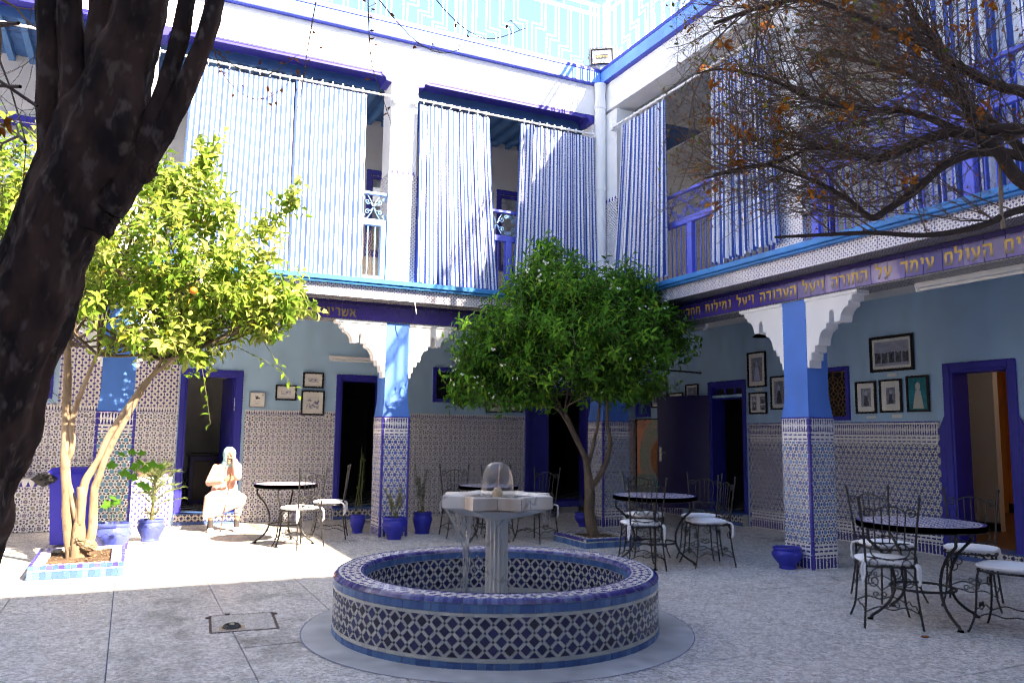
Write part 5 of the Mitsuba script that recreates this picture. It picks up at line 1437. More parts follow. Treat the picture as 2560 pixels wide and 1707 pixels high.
# ------------------------------------------------------------------ tables and chairs
def table(x, y, R, rot, label):
    k = thing('garden_table', label, 'table', 'round mosaic tables')
    v = [(x, y, .7352)]; uv = [(0, 0)]
    for q in range(72):
        a = q * 2 * PI / 72; v.append((x + (R - .006) * math.cos(a), y + (R - .006) * math.sin(a), .7352)); uv.append((math.cos(a), math.sin(a)))
    part(k, 'mosaic_top', (np.array(v), np.array([(0, q + 1, (q + 1) % 72 + 1) for q in range(72)])), 'table_mosaic', uv=np.array(uv))
    part(k, 'rim', lathe([(R - .006, .7345), (R - .001, .733), (R, .728), (R, .700), (R - .004, .694), (0, .694)], 72, (x, y)), 'table_rim', smooth=35)
    for q in range(4):
        a = rot + q * PI / 2
        c, s = math.cos(a), math.sin(a)
        pr = [(R * .93, .692), (R * .93, .60), (R * .84, .565), (R * .68, .50), (R * .54, .40), (R * .48, .30), (R * .50, .21), (R * .60, .125), (R * .78, .06), (R * .92, .028), (R * .94, .0)]
        t = np.linspace(0, 10, 41)
        P = np.array(pr); pr2 = np.stack([np.interp(t, np.arange(11), P[:, 0]), np.interp(t, np.arange(11), P[:, 1])], 1)
        pr2[5:-3] = (pr2[4:-4] + pr2[5:-3] + pr2[6:-2]) / 3
        part(k, 'leg', tube([(x + r * c, y + r * s, z) for r, z in pr2], .0115, 7), 'iron', smooth=40)
        part(k, 'foot', lathe([(0, .012), (.02, .012), (.024, .004), (.024, 0)], 10, (x + R * .94 * c, y + R * .94 * s)), 'iron')
    part(k, 'hoop', tube([(x + R * .50 * math.cos(a), y + R * .50 * math.sin(a), .235) for a in np.arange(40) * 2 * PI / 40], .010, 7, closed=True), 'iron', smooth=True)
    part(k, 'support_ring', tube([(x + R * .9 * math.cos(a), y + R * .9 * math.sin(a), .688) for a in np.arange(48) * 2 * PI / 48], .008, 6, closed=True), 'iron', smooth=True)
    return k
table(-4.735, -.10, .385, math.radians(66), 'mosaic table in the sun to the right of the old woman')
table(-2.40, -1.12, .38, .3, 'mosaic table half hidden behind the fountain basin')
table(-1.30, -3.15, .455, math.radians(-35), 'mosaic table between the orange tree and the large right pillar')
table(-.90, -6.13, .465, math.radians(160), 'nearest mosaic table at the right edge of the courtyard')
def bez(pts, n=10):
    P = np.array(pts, float); t = np.linspace(0, len(P) - 1, n * (len(P) - 1) + 1)
    i = np.clip(t.astype(int), 0, len(P) - 2); u = (t - i)[:, None]
    P0, P1, P2, P3 = P[np.clip(i - 1, 0, None)], P[i], P[i + 1], P[np.clip(i + 2, None, len(P) - 1)]
    return .5 * (2 * P1 + (P2 - P0) * u + (2 * P0 - 5 * P1 + 4 * P2 - P3) * u ** 2 + (3 * P1 - P0 - 3 * P2 + P3) * u ** 3)
def by(z): return -.185 - .055 * max(0, (z - .44)) / .5
def b3(l): return [(x_, by(z_), z_) for x_, z_ in l]
def chair_parts():
    R = []
    def P(n, m, mm, sm=True): R.append((n, mikit.ply(m, mm, smooth=sm)))
    fr = [(-.17, -.185), (-.19, -.05), (-.195, .08), (-.17, .165), (-.08, .195), (.08, .195), (.17, .165), (.195, .08), (.19, -.05), (.17, -.185)]
    P('seat_frame', tube([(a, b, .438) for a, b in fr], .0085, 6, closed=True), 'iron')
    # cushion: a puffed, slightly squared pad
    n, mz = 40, 9; v = []
    for q in range(mz):
        w = q / (mz - 1) * PI
        for i in range(n):
            a = i * 2 * PI / n
            e = (abs(math.cos(a)) ** 3.2 + abs(math.sin(a)) ** 3.2) ** (-1 / 3.2)
            rr = .203 * e * (abs(math.sin(w)) ** .45) * (1 + .012 * math.sin(a * 7 + 1))
            v.append((rr * math.cos(a), .005 + rr * math.sin(a), .471 - .026 * math.copysign(abs(math.cos(w)) ** .7, math.cos(w)) * (1 if math.cos(w) > 0 else 1.0 - .25 * (rr / .2) ** 2)))
    f = []
    for q in range(mz - 1):
        for i in range(n):
            a, b = q * n + i, q * n + (i + 1) % n
            f += [(a, b, b + n), (a, b + n, a + n)]
    P('cushion', trimesh.Trimesh(np.array(v), np.array(f), process=False), 'cushion')
    for s in (-1, 1):
        P('cushion_tie', cat(tube(bez([(s * .165, -.16, .47), (s * .195, -.20, .45), (s * .20, -.205, .38), (s * .19, -.20, .31)], 5), [.011] * 8 + [.009] * 8, 5), tube(bez([(s * .165, -.16, .47), (s * .18, -.215, .44), (s * .185, -.22, .37), (s * .20, -.215, .33)], 5), .008, 5)), 'cushion')
    for s in (-1, 1):
        P('rear_leg', tube(bez([(s * .20, -.235, 0), (s * .178, -.20, .22), (s * .168, -.185, .44), (s * .182, by(.68), .68), (s * .208, by(.93), .93)], 6), .0085, 7), 'iron')
        P('finial', place(trimesh.creation.icosphere(2, .014), rz(0, s * .209, by(.94), .942)), 'iron')
        P('front_leg', tube(bez([(s * .158, .165, .438), (s * .165, .18, .34), (s * .172, .185, .22), (s * .185, .20, .10), (s * .215, .235, 0)], 6), .008, 7), 'iron')
    bk = [tube(bez(b3([(-.112, .842), (-.06, .872), (0, .882), (.06, .872), (.112, .842)]), 6), .0055, 6)]
    for x0, x1, zt in ((-.112, -.10, .842), (-.056, -.048, .874), (0, 0, .882), (.056, .048, .874), (.112, .10, .842)):
        bk.append(tube(b3([(x0, zt), ((x0 + x1) / 2, .73), (x1, .612)]), .0048, 6))
    bk.append(tube(b3([(-.135, .612), (.135, .612)]), .005, 6))
    bk.append(tube(b3([(-.168, .508), (0, .490), (.168, .508)]), .0058, 6))
    P('back_bars', cat(bk), 'iron')
    sc_ = []
    for s in (-1, 1):
        sp = spiral(0, 0, .040, 1.35, 0, 1, 22)
        sc_.append(tube(b3([(s * .112, .842)] + [(s * (.150 - x_), .832 + y_) for x_, y_ in sp]), .0050, 5))
        el = [(s * (.072 - .062 * math.cos(a)), .555 + .055 * math.sin(a)) for a in np.linspace(PI * .0, PI * 1.55, 22)]
        el2 = [(s * (.085 + .03 * math.cos(a) * (1 - .6 * q / 16)), .585 + .026 * math.sin(a) * (1 - .6 * q / 16)) for q, a in enumerate(np.linspace(PI * .9, -PI * 1.2, 17))]
        sc_.append(tube(b3(el), .0052, 5)); sc_.append(tube(b3(el2), .0045, 5))
    for m_ in sc_[0::3]: P('back_scroll', m_, 'iron')
    for m_ in sc_[1::3] + sc_[2::3]: P('back_loop', m_, 'iron')
    for x0 in (-.115, 0, .115):
        P('back_ring', tube([(x0 + .030 * math.cos(a), by(.46) - .002, .463 + .030 * math.sin(a)) for a in np.arange(18) * 2 * PI / 18], .0045, 5, closed=True), 'iron')
    # leg scrolls under the seat and arched stretchers
    us = []
    for s in (-1, 1):
        for yy, t in ((.185, 1), (-.195, 1)):
            us.append(tube([(s * (.165 - .048 + .040 * math.cos(a) * (1 - .7 * q / 24) * 1.0), yy, .335 + .045 * math.sin(a) * (1 - .7 * q / 24)) for q, a in enumerate(np.linspace(PI * .15, -PI * 2.5, 25))], .0048, 5))
            us.append(tube(bez([(s * .06, yy, .435), (s * .11, yy, .42), (s * .16, yy * 1.01, .36)], 6), .0048, 5))
    for m_ in us[0::2]: P('seat_scroll', m_, 'iron')
    for m_ in us[1::2]: P('seat_brace', m_, 'iron')
    stx = []
    for yy in (-.215, .205):
        stx.append(tube(bez([(-.183, yy, .115), (-.09, yy, .155), (0, yy, .135), (.09, yy, .155), (.183, yy, .115)], 6), .005, 5))
    for s in (-1, 1):
        stx.append(tube(bez([(s * .186, -.21, .10), (s * .185, -.10, .145), (s * .183, 0, .13), (s * .185, .10, .145), (s * .188, .205, .10)], 6), .005, 5))
    for m_ in stx: P('stretcher', m_, 'iron')
    fl_ = []
    for yy in (-.215, .205):
        for s in (-1, 1):
            fl_.append(tube([(s * (.030 + .024 * math.cos(a) * (1 - .65 * q / 20)), yy, .168 + .024 * math.sin(a) * (1 - .65 * q / 20)) for q, a in enumerate(np.linspace(PI * 1.1, -PI * 1.3, 21))], .0042, 5))
    for m_ in fl_: P('stretcher_curl', m_, 'iron')
    return R
CH = chair_parts()
def chair(x, y, fx_, fy_, label):
    """fx_, fy_: the direction the sitter would face"""
    k = thing('garden_chair', label, 'chair', 'wrought iron chairs with white cushions')
    M = rz(math.atan2(fy_, fx_) - PI / 2, x, y)
    for n, d in CH: part(k, n, d, None, to=tf(M))
chair(-4.63, -.50, -.45, .89, 'sunlit iron chair with its back to the camera at the left table')
chair(-4.10, .24, -.95, .30, 'iron chair in side view by the dark middle doorway')
chair(-2.45, -.22, -.12, -1, 'iron chair behind the left side of the fountain basin')
chair(-1.92, -.36, -.28, -.96, 'iron chair behind the water dome')
chair(-1.66, -1.03, -.88, -.47, 'iron chair between the fountain basin and the orange trunk')
chair(-1.60, -3.32, .30, .95, 'iron chair in front of the table beside the orange tree, back to the camera')
chair(-1.02, -2.58, -.30, -.95, 'iron chair on the far left side of the table beside the orange tree')
chair(-.80, -3.42, -.95, .25, 'iron chair on the near right side of the table beside the orange tree')
chair(-.52, -2.95, -.80, -.60, 'iron chair on the far right side of the table, before the navy door')
chair(-1.30, -6.12, .62, .78, 'nearest iron chair, its back to the camera at the right edge table')
chair(-.50, -5.47, -.28, -.96, 'iron chair on the far left side of the right edge table')
chair(-.05, -5.95, -.85, -.50, 'iron chair in front of the far right doorway')
chair(-.72, -6.72, -.30, .95, 'iron chair cut by the right edge of the picture')
solo('fallen_leaf', crumple((-1.44, -6.55, .008), (.035, .02, .006), 1, 12), 'dead_leaf', 'single brown dead leaf on the floor by the nearest chair', 'leaf', smooth=True)

# ------------------------------------------------------------------ trees
def smooth_path(pts, n=6): return bez(pts, n)
def bark_tube(pts, rad, n=12, amp=.12, fr=9.0, seed=0, ridge=0.0, seg=7):
    P = bez(pts, seg); t = np.linspace(0, len(pts) - 1, len(P)); R = np.interp(t, np.arange(len(pts)), rad)
    m = tube(P, R, n)
    v = m.vertices.copy(); N = len(P)
    c = np.repeat(P, n, 0); d = v[:N * n] - c
    q = v[:N * n]
    nz = meshkit.fbm(q * np.array([fr, fr, fr * .45]) + seed, 5, seed) - .5
    k = 1 + 2 * amp * nz
    if ridge:
        ang = np.tile(np.arange(n) * 2 * PI / n, N)
        k = k + ridge * np.sin(ang * 5 + 3 * meshkit.noise(q * 3 + seed, seed)) * .5 + ridge * (meshkit.noise(np.c_[np.cos(ang) * 3, np.sin(ang) * 3, q[:, 2] * 4 + seed], seed) - .5)
    v[:N * n] = c + d * k[:, None]
    return trimesh.Trimesh(v, m.faces, process=False)
def unit(v): return v / (np.linalg.norm(v) + 1e-9)
def leaves_mesh(pos, dirs, nrm, length, width, curl=.25, fold=.25):
    """many pointed leaves: a midrib of four points and two edge points a side"""
    n = len(pos); d = dirs / np.linalg.norm(dirs, axis=1, keepdims=True)
    s = np.cross(d, nrm); s /= np.linalg.norm(s, axis=1, keepdims=True) + 1e-9
    u = np.cross(s, d)
    L, W = length[:, None], width[:, None]
    p0 = pos; p1 = pos + d * L * .42 + u * L * .03; p2 = pos + d * L - u * L * curl
    pm = pos + d * L * .75 - u * L * curl * .35
    a1 = pos + d * L * .40 + s * W * .5 + u * W * fold; b1 = pos + d * L * .40 - s * W * .5 + u * W * fold
    a2 = pos + d * L * .74 + s * W * .34 + u * (W * fold * .7 - L * curl * .33); b2 = pos + d * L * .74 - s * W * .34 + u * (W * fold * .7 - L * curl * .33)
    v = np.stack([p0, p1, pm, p2, a1, b1, a2, b2], 1).reshape(-1, 3)
    f0 = np.array([(0, 4, 1), (0, 1, 5), (1, 4, 6), (1, 6, 2), (1, 2, 7), (1, 7, 5), (2, 6, 3), (2, 3, 7)])
    f = (np.arange(n)[:, None, None] * 8 + f0[None]).reshape(-1, 3)
    return v, f
def crown(ells, n_sprig, n_leaf, L, W, seed, shell=.42, up=.25, tone=((1, 1, 1),), droop=.15, lump=.25):
    r = np.random.default_rng(seed)
    vol = np.array([e[1][0] * e[1][1] * e[1][2] for e in ells]) ** (2 / 3); vol /= vol.sum()
    pos, dr_, nm, ln, wd, col, tw = [], [], [], [], [], [], []
    for q in range(n_sprig):
        c, R = ells[r.choice(len(ells), p=vol)]
        d = unit(r.normal(size=3)); d[2] = d[2] if d[2] > -.75 else d[2] * .6
        k = r.uniform(0, 1) ** shell
        k *= 1 - lump * (meshkit.noise(d * 3.1 + seed, seed) > .56)
        p = np.array(c) + d * np.array(R) * k
        ax = unit(d * .8 + np.array([0, 0, up]) + r.normal(size=3) * .45)
        tl = r.uniform(.10, .22)
        tw.append((p - ax * tl * .8, p + ax * tl))
        tn = tone[r.choice(len(tone))]
        sh = r.uniform(.75, 1.2)
        for j in range(n_leaf):
            t = j / n_leaf
            o = p + ax * tl * (t * 1.6 - .6)
            a = j * 2.4 + r.uniform(-.4, .4)
            b0 = unit(np.cross(ax, [.31, .2, .93])); b1 = np.cross(ax, b0)
            dd = unit(ax * r.uniform(.25, .8) + b0 * math.cos(a) + b1 * math.sin(a) - np.array([0, 0, droop]))
            pos.append(o); dr_.append(dd); nm.append(unit(ax + np.array([0, 0, .8]) + r.normal(size=3) * .35))
            k2 = r.uniform(.7, 1.15); ln.append(L * k2); wd.append(W * k2 * r.uniform(.85, 1.15))
            g = sh * r.uniform(.8, 1.2)
            y = r.uniform(0, 1)
            col.append([tn[0] * g, tn[1] * g, tn[2] * g] if y > .04 else [tn[0] * 2.2, tn[1] * 1.5, tn[2]])
    v, f = leaves_mesh(np.array(pos), np.array(dr_), np.array(nm), np.array(ln), np.array(wd))
    return (v, f), np.repeat(np.array(col), 8, 0), tw
def twig_mesh(tw, r=.0028): return cat([tube([a, (np.array(a) + b) / 2 + np.array([0, 0, .006]), b], [r * 1.3, r, r * .5], 4, cap=False) for a, b in tw])
def inner_limbs(start, ells, n, seed, r0=.016):
    r = np.random.default_rng(seed); out = []
    for q in range(n):
        c, R = ells[r.integers(len(ells))]
        d = unit(r.normal(size=3) + np.array([0, 0, .3])); e = np.array(c) + d * np.array(R) * r.uniform(.55, .9)
        s = np.array(start[r.integers(len(start))], float)
        m = (s + e) / 2 + r.normal(size=3) * .10 + np.array([0, 0, .05])
        out.append(bark_tube([s, s * .6 + m * .4 + r.normal(size=3) * .03, m, m * .4 + e * .6 + r.normal(size=3) * .04, e], [r0, r0 * .8, r0 * .6, r0 * .4, r0 * .2], 6, .1, 20, q))
    return out

# --- the orange tree in the middle
ot = thing('orange_tree', 'round shaded orange tree with white blossom behind the fountain', 'tree')
part(ot, 'trunk', bark_tube([(-1.02, -1.45, .02), (-1.05, -1.425, .18), (-1.09, -1.41, .42), (-1.075, -1.41, .60), (-1.09, -1.41, .76), (-1.105, -1.40, .92), (-1.13, -1.39, 1.07), (-1.19, -1.36, 1.22), (-1.28, -1.32, 1.44), (-1.38, -1.27, 1.68)],
     [.085, .072, .068, .070, .064, .048, .040, .032, .028, .024], 16, .16, 11, 2, .10), 'bark_brown', smooth=True)
for q, (pts, rad) in enumerate((([(-1.08, -1.41, .70), (-.98, -1.46, .83), (-.90, -1.5, 1.0), (-.85, -1.52, 1.18), (-.84, -1.53, 1.33), (-.87, -1.51, 1.52), (-.86, -1.5, 1.85)], [.042, .038, .034, .031, .029, .026, .02]),
                  ([(-1.10, -1.41, 1.00), (-1.05, -1.43, 1.21), (-1.02, -1.44, 1.36), (-.99, -1.46, 1.5), (-.97, -1.47, 1.72), (-.9, -1.45, 2.0)], [.026, .024, .022, .02, .018, .014]),
                  ([(-1.12, -1.39, 1.08), (-1.25, -1.33, 1.33), (-1.36, -1.28, 1.57), (-1.49, -1.22, 1.74), (-1.69, -1.12, 1.80), (-1.9, -1.04, 1.92), (-2.2, -.9, 2.1)], [.032, .028, .026, .023, .019, .016, .01]),
                  ([(-1.12, -1.36, 1.10), (-1.17, -1.22, 1.35), (-1.24, -1.08, 1.62), (-1.35, -.9, 1.95)], [.026, .024, .02, .015]))):
    part(ot, 'limb', bark_tube(pts, rad, 10, .12, 14, q + 5), 'bark_brown', smooth=True)
OE = [((-1.25, -1.35, 2.70), (1.30, 1.25, .92)), ((-2.20, -.92, 2.45), (.62, .6, .70)), ((-2.48, -.76, 2.00), (.36, .40, .36)), ((-1.58, -1.18, 3.38), (.55, .55, .48)), ((-.80, -1.55, 3.25), (.60, .55, .45)), ((-.32, -1.80, 2.70), (.50, .55, .55)), ((-1.9, -1.05, 1.95), (.5, .5, .30)), ((-.75, -1.6, 2.05), (.75, .6, .32)), ((-1.62, -1.16, 3.80), (.14, .14, .24))]
part(ot, 'branches', cat(inner_limbs([(-1.38, -1.27, 1.66), (-.86, -1.5, 1.8), (-.9, -1.45, 1.95), (-2.0, -1.0, 1.98), (-1.35, -.9, 1.9)], OE, 46, 3)), 'bark_brown', smooth=True, stuff=True)
lm, lc, tw = crown(OE, 2300, 8, .122, .041, 11, shell=.30, up=.45, tone=((.085, .215, .028), (.105, .265, .030), (.060, .160, .025), (.15, .32, .035)), droop=.10)
part(ot, 'leaves', lm, 'leaf_orange', smooth=False, stuff=True, color=lc)
part(ot, 'twigs', twig_mesh(tw), 'twig_green', stuff=True)
bl = []
for q in range(95):
    c, R = OE[nr.choice(6)]
    d = unit(nr.normal(size=3)); d[1] = -abs(d[1]); d = unit(d)
    p = np.array(c) + d * np.array(R) * 1.03
    n_ = unit(d + nr.normal(size=3) * .3); a_ = unit(np.cross(n_, [.2, .3, .9])); b_ = np.cross(n_, a_)
    for w in range(nr.integers(1, 4)):
        o = p + nr.normal(size=3) * .025
        for j in range(5):
            t = j * 2 * PI / 5
            e = a_ * math.cos(t) + b_ * math.sin(t); s_ = np.cross(n_, e)
            v = np.array([o, o + e * .011 + s_ * .006, o + e * .020 + n_ * .003, o + e * .011 - s_ * .006])
            bl.append(trimesh.Trimesh(v, np.array([(0, 1, 2), (0, 2, 3)]), process=False))
part(ot, 'blossom', cat(bl), 'petal', stuff=True)

# --- the lemon tree in the sun at the left
lt = thing('lemon_tree', 'sunlit yellow green lemon tree with a pale pruned trunk at the left', 'tree')
part(lt, 'trunk', cat(bark_tube([(-6.96, -1.19, .0), (-6.955, -1.19, .12), (-6.95, -1.19, .2), (-6.955, -1.19, .32), (-6.965, -1.19, .45)], [.088, .078, .080, .072, .05], 18, .14, 14, 1, .06)), 'bark_pale', smooth=True)
for q, (pts, rad) in enumerate((([(-6.96, -1.19, .28), (-6.96, -1.19, .53), (-6.94, -1.2, .83), (-6.88, -1.22, .97), (-6.82, -1.25, 1.09), (-6.75, -1.29, 1.31), (-6.62, -1.35, 1.55), (-6.54, -1.38, 1.70), (-6.40, -1.44, 1.92), (-6.1, -1.6, 2.2)], [.050, .042, .036, .032, .031, .030, .028, .026, .022, .016]),
                  ([(-6.87, -1.23, .20), (-6.84, -1.24, .36), (-6.84, -1.24, .54), (-6.845, -1.24, .77), (-6.81, -1.26, .91), (-6.77, -1.28, 1.08), (-6.69, -1.32, 1.29), (-6.60, -1.37, 1.49), (-6.48, -1.43, 1.75), (-6.3, -1.5, 2.1)], [.046, .038, .036, .033, .030, .028, .026, .023, .019, .014]),
                  ([(-7.00, -1.17, .05), (-7.035, -1.15, .24), (-7.08, -1.13, .53), (-7.10, -1.12, .77), (-7.13, -1.11, 1.0), (-7.14, -1.1, 1.24), (-7.16, -1.09, 1.6), (-7.17, -1.08, 1.88), (-7.2, -1.07, 2.3)], [.052, .046, .043, .041, .040, .039, .037, .034, .028]),
                  ([(-6.98, -1.18, .48), (-7.04, -1.15, .67), (-7.10, -1.12, .85), (-7.14, -1.10, .97), (-7.13, -1.1, 1.05), (-7.09, -1.12, 1.14), (-7.08, -1.13, 1.26), (-7.10, -1.12, 1.45), (-7.06, -1.13, 1.66), (-7.0, -1.17, 1.87), (-6.9, -1.2, 2.2)], [.036, .030, .028, .030, .030, .026, .025, .024, .022, .02, .014]))):
    part(lt, 'limb', bark_tube(pts, [w_ * 1.15 for w_ in rad], 12, .10, 16, q + 25), 'bark_pale', smooth=True)
part(lt, 'limb', bark_tube([(-6.955, -1.21, .42), (-6.955, -1.22, .6), (-6.965, -1.22, .73), (-6.97, -1.22, .80)], [.036, .034, .042, .040], 12, .2, 18, 41), 'bark_pale', smooth=True, label='sawn off stump of a limb')
for q, (c_, r_) in enumerate((((-6.86, -1.26, .22), (.075, .06, .06)), ((-6.94, -1.25, .28), (.05, .045, .05)), ((-7.01, -1.2, .20), (.03, .03, .03)))): part(lt, 'pruning_knot', crumple(c_, r_, 1, 31 + q), 'bark_pale', smooth=True)
LE = [((-6.35, -1.48, 3.02), (1.15, 1.1, .85)), ((-5.55, -1.85, 2.85), (.60, .6, .50)), ((-5.15, -2.05, 2.68), (.24, .3, .18)), ((-7.55, -.95, 3.5), (.95, .85, .95)), ((-8.3, -.6, 4.0), (.8, .7, .8)), ((-6.15, -1.58, 3.75), (.42, .4, .42)), ((-6.2, -1.6, 2.32), (.8, .6, .26)), ((-5.3, -1.98, 2.45), (.3, .3, .12)), ((-6.5, -1.4, 4.05), (.30, .3, .30))]
LE += [((-6.05 + .02 * q, -1.62, 4.05 + .085 * q), (.10, .10, .08)) for q in range(6)]
LE += [((-5.52 + .075 * q, -1.87 - .035 * q, 3.34 + .10 * q), (.10, .10, .08)) for q in range(6)]
LE += [((-5.30 + .02 * q, -1.96, 3.25 + .09 * q), (.08, .08, .07)) for q in range(3)] + [((-6.86, -1.25, 4.3), (.2, .2, .25)), ((-5.72, -1.75, 3.65), (.12, .12, .2)), ((-5.9, -1.7, 2.12), (.12, .1, .1))]
part(lt, 'branches', cat(inner_limbs([(-6.1, -1.6, 2.2), (-6.3, -1.5, 2.1), (-7.2, -1.07, 2.25), (-6.9, -1.2, 2.15)], LE[:9], 44, 8, .015)), 'bark_brown', smooth=True, stuff=True)
lm, lc, tw = crown(LE, 1450, 8, .115, .055, 23, shell=.36, up=.35, tone=((.24, .36, .055), (.31, .41, .075), (.15, .26, .035), (.40, .46, .13)), droop=.12)
part(lt, 'leaves', lm, 'leaf_lemon', smooth=False, stuff=True, color=lc)
part(lt, 'twigs', twig_mesh(tw), 'twig_green', stuff=True)
for q, (p, s) in enumerate((((-6.08, -2.30, 2.73), .036),)):
    part(lt, 'fruit', place(trimesh.creation.icosphere(3, s), rz(0, *p)), 'orange_fruit', smooth=True)
hang = []
for q, (a, b) in enumerate((((-5.95, -1.75, 2.15), (-5.82, -1.85, 1.45)), ((-6.05, -1.7, 2.2), (-6.0, -1.75, 1.95)), ((-5.6, -1.85, 2.25), (-5.15, -2.05, 1.98)), ((-5.35, -1.98, 2.3), (-5.0, -2.1, 1.75)))):
    a, b = np.array(a), np.array(b); hang.append((a, b))
hp, hd = [], []
for a, b in hang:
    for t in np.linspace(.3, 1, 6): hp.append(a + (b - a) * t); hd.append(unit(nr.normal(size=3) + np.array([0, 0, -.3])))
v, f = leaves_mesh(np.array(hp), np.array(hd), np.tile([0, -.3, 1.0], (len(hp), 1)), np.full(len(hp), .085), np.full(len(hp), .04))
part(lt, 'hanging_shoots', cat([tube([a, (a + b) / 2 + nr.normal(size=3) * .03, b], [.004, .003, .0015], 5) for a, b in hang]), 'twig_green', stuff=True)
part(lt, 'shoot_leaves', (v, f), 'leaf_lemon', stuff=True, color=np.tile([[.17, .29, .03]], (len(v), 1)))

# --- the bare pomegranate trees near the camera
dt = thing('dark_tree', 'thick dark many stemmed tree trunk close to the camera at the left', 'tree')
MP = [(-7.16, -7.58, -.02), (-7.10, -7.64, .45), (-7.03, -7.70, 1.0), (-6.985, -7.745, 1.17), (-6.935, -7.785, 1.36), (-6.885, -7.838, 1.55), (-6.835, -7.89, 1.735), (-6.79, -7.935, 1.91), (-6.735, -7.978, 2.085), (-6.675, -8.022, 2.235), (-6.655, -8.055, 2.385), (-6.625, -8.09, 2.51), (-6.60, -8.12, 2.66), (-6.59, -8.15, 2.9), (-6.55, -8.3, 3.6), (-6.4, -8.6, 4.6)]
MR = [.19, .15, .130, .122, .115, .116, .106, .098, .102, .110, .084, .072, .063, .058, .05, .03]
part(dt, 'trunk', bark_tube(MP, MR, 80, .30, 13, 4, .20, 18), 'bark_dark', smooth=True)
TS = [([(-6.86, -7.88, 1.55), (-6.83, -7.91, 1.80), (-6.80, -7.935, 1.96), (-6.815, -7.945, 2.11), (-6.828, -7.963, 2.295), (-6.842, -7.981, 2.482), (-6.859, -8.005, 2.73), (-6.9, -8.1, 3.6), (-7.0, -8.3, 4.8)], [.05, .045, .036, .032, .031, .030, .030, .025, .012]),
      ([(-6.79, -7.93, 1.75), (-6.745, -7.97, 2.00), (-6.75, -7.98, 2.15), (-6.757, -7.997, 2.296), (-6.779, -8.011, 2.482), (-6.80, -8.033, 2.73), (-6.85, -8.2, 3.8)], [.06, .055, .044, .038, .036, .034, .02]),
      ([(-6.72, -7.98, 1.95), (-6.69, -8.01, 2.135), (-6.70, -8.024, 2.297), (-6.705, -8.048, 2.483), (-6.71, -8.076, 2.733), (-6.72, -8.2, 3.8)], [.06, .05, .042, .038, .034, .02]),
      ([(-6.64, -8.02, 2.10), (-6.60, -8.06, 2.17), (-6.545, -8.10, 2.30), (-6.511, -8.134, 2.448), (-6.494, -8.153, 2.56), (-6.475, -8.19, 2.75), (-6.4, -8.4, 3.6)], [.05, .036, .027, .025, .024, .023, .015]),
      ([(-6.66, -8.0, 2.02), (-6.60, -8.045, 2.10), (-6.52, -8.10, 2.25), (-6.463, -8.15, 2.40), (-6.426, -8.185, 2.537), (-6.395, -8.22, 2.74), (-6.25, -8.5, 3.6)], [.055, .036, .030, .028, .026, .025, .015]),
      ([(-6.86, -7.85, 1.60), (-6.915, -7.84, 1.74), (-6.90, -7.86, 1.87), (-6.868, -7.904, 2.0), (-6.842, -7.933, 2.11), (-6.80, -7.96, 2.23)], [.05, .038, .034, .032, .030, .026]),
      ([(-6.93, -7.80, 1.36), (-6.965, -7.79, 1.52), (-6.99, -7.80, 1.70), (-7.02, -7.83, 2.1), (-7.15, -7.9, 3.0)], [.05, .042, .038, .03, .015])]
for q, (pts, rad) in enumerate(TS): part(dt, 'stem', bark_tube(pts, rad, 28, .22, 24, q + 50, .10, 12), 'bark_dark', smooth=True)
for q, (c_, r_) in enumerate((((-6.57, -8.065, 2.13), (.032, .03, .045)), ((-6.60, -8.07, 2.46), (.03, .03, .05)), ((-6.66, -8.01, 1.98), (.03, .03, .05)))): part(dt, 'burl', crumple(c_, r_, 1, 61 + q), 'bark_dark', smooth=True)
class Twigs:
    def __init__(s, seed, ok=lambda p: True): s.t, s.r, s.tips, s.ok = [], np.random.default_rng(seed), [], ok
    def grow(s, p, d, L, r, lev, droop, spread):
        R = s.r; n = 5; pts = [np.array(p, float)]; d = unit(np.array(d, float))
        for q in range(n):
            d = unit(d + R.normal(size=3) * .14 + np.array([0, 0, droop])); pts.append(pts[-1] + d * L / n)
        if not all(s.ok(q_) for q_ in pts[1:]): return
        s.t.append(tube(pts, np.linspace(r, r * .35, n + 1), 4 if r < .004 else 6, cap=False))
        s.tips.append((pts, lev))
        if lev > 0:
            for q in range(int(R.integers(3, 6))):
                k = R.integers(1, n + 1)
                dd = unit(unit(pts[k] - pts[k - 1]) + R.normal(size=3) * spread)
                s.grow(pts[k], dd, L * R.uniform(.40, .72), max(.0011, r * .5), lev - 1, droop, spread)
    def mesh(s): return cat(s.t)
    def leaf_points(s, n, lev=0):
        ps, ds = [], []
        c = [x for x in s.tips if x[1] <= lev]
        for q in range(n):
            pts, _ = c[s.r.integers(len(c))]; k = s.r.integers(1, len(pts))
            ps.append(pts[k - 1] + (pts[k] - pts[k - 1]) * s.r.uniform(0, 1)); ds.append(unit(pts[k] - pts[k - 1] + s.r.normal(size=3) * .8))
        return np.array(ps), np.array(ds)
def leafset(k, name, ps, ds, L, W, cols, m, r):
    n = len(ps)
    nm = r.normal(size=(n, 3)) + np.array([0, 0, .6])
    v, f = leaves_mesh(ps, ds, nm, L * r.uniform(.6, 1.2, n), W * r.uniform(.7, 1.2, n), .35, .2)
    c = np.array(cols)[r.integers(len(cols), size=n)] * r.uniform(.6, 1.35, (n, 1))
    part(k, name, (v, f), m, stuff=True, color=np.repeat(c, 8, 0))
rt = thing('bare_tree', 'nearly bare brown branches with rusty leaves reaching in from the right', 'tree')
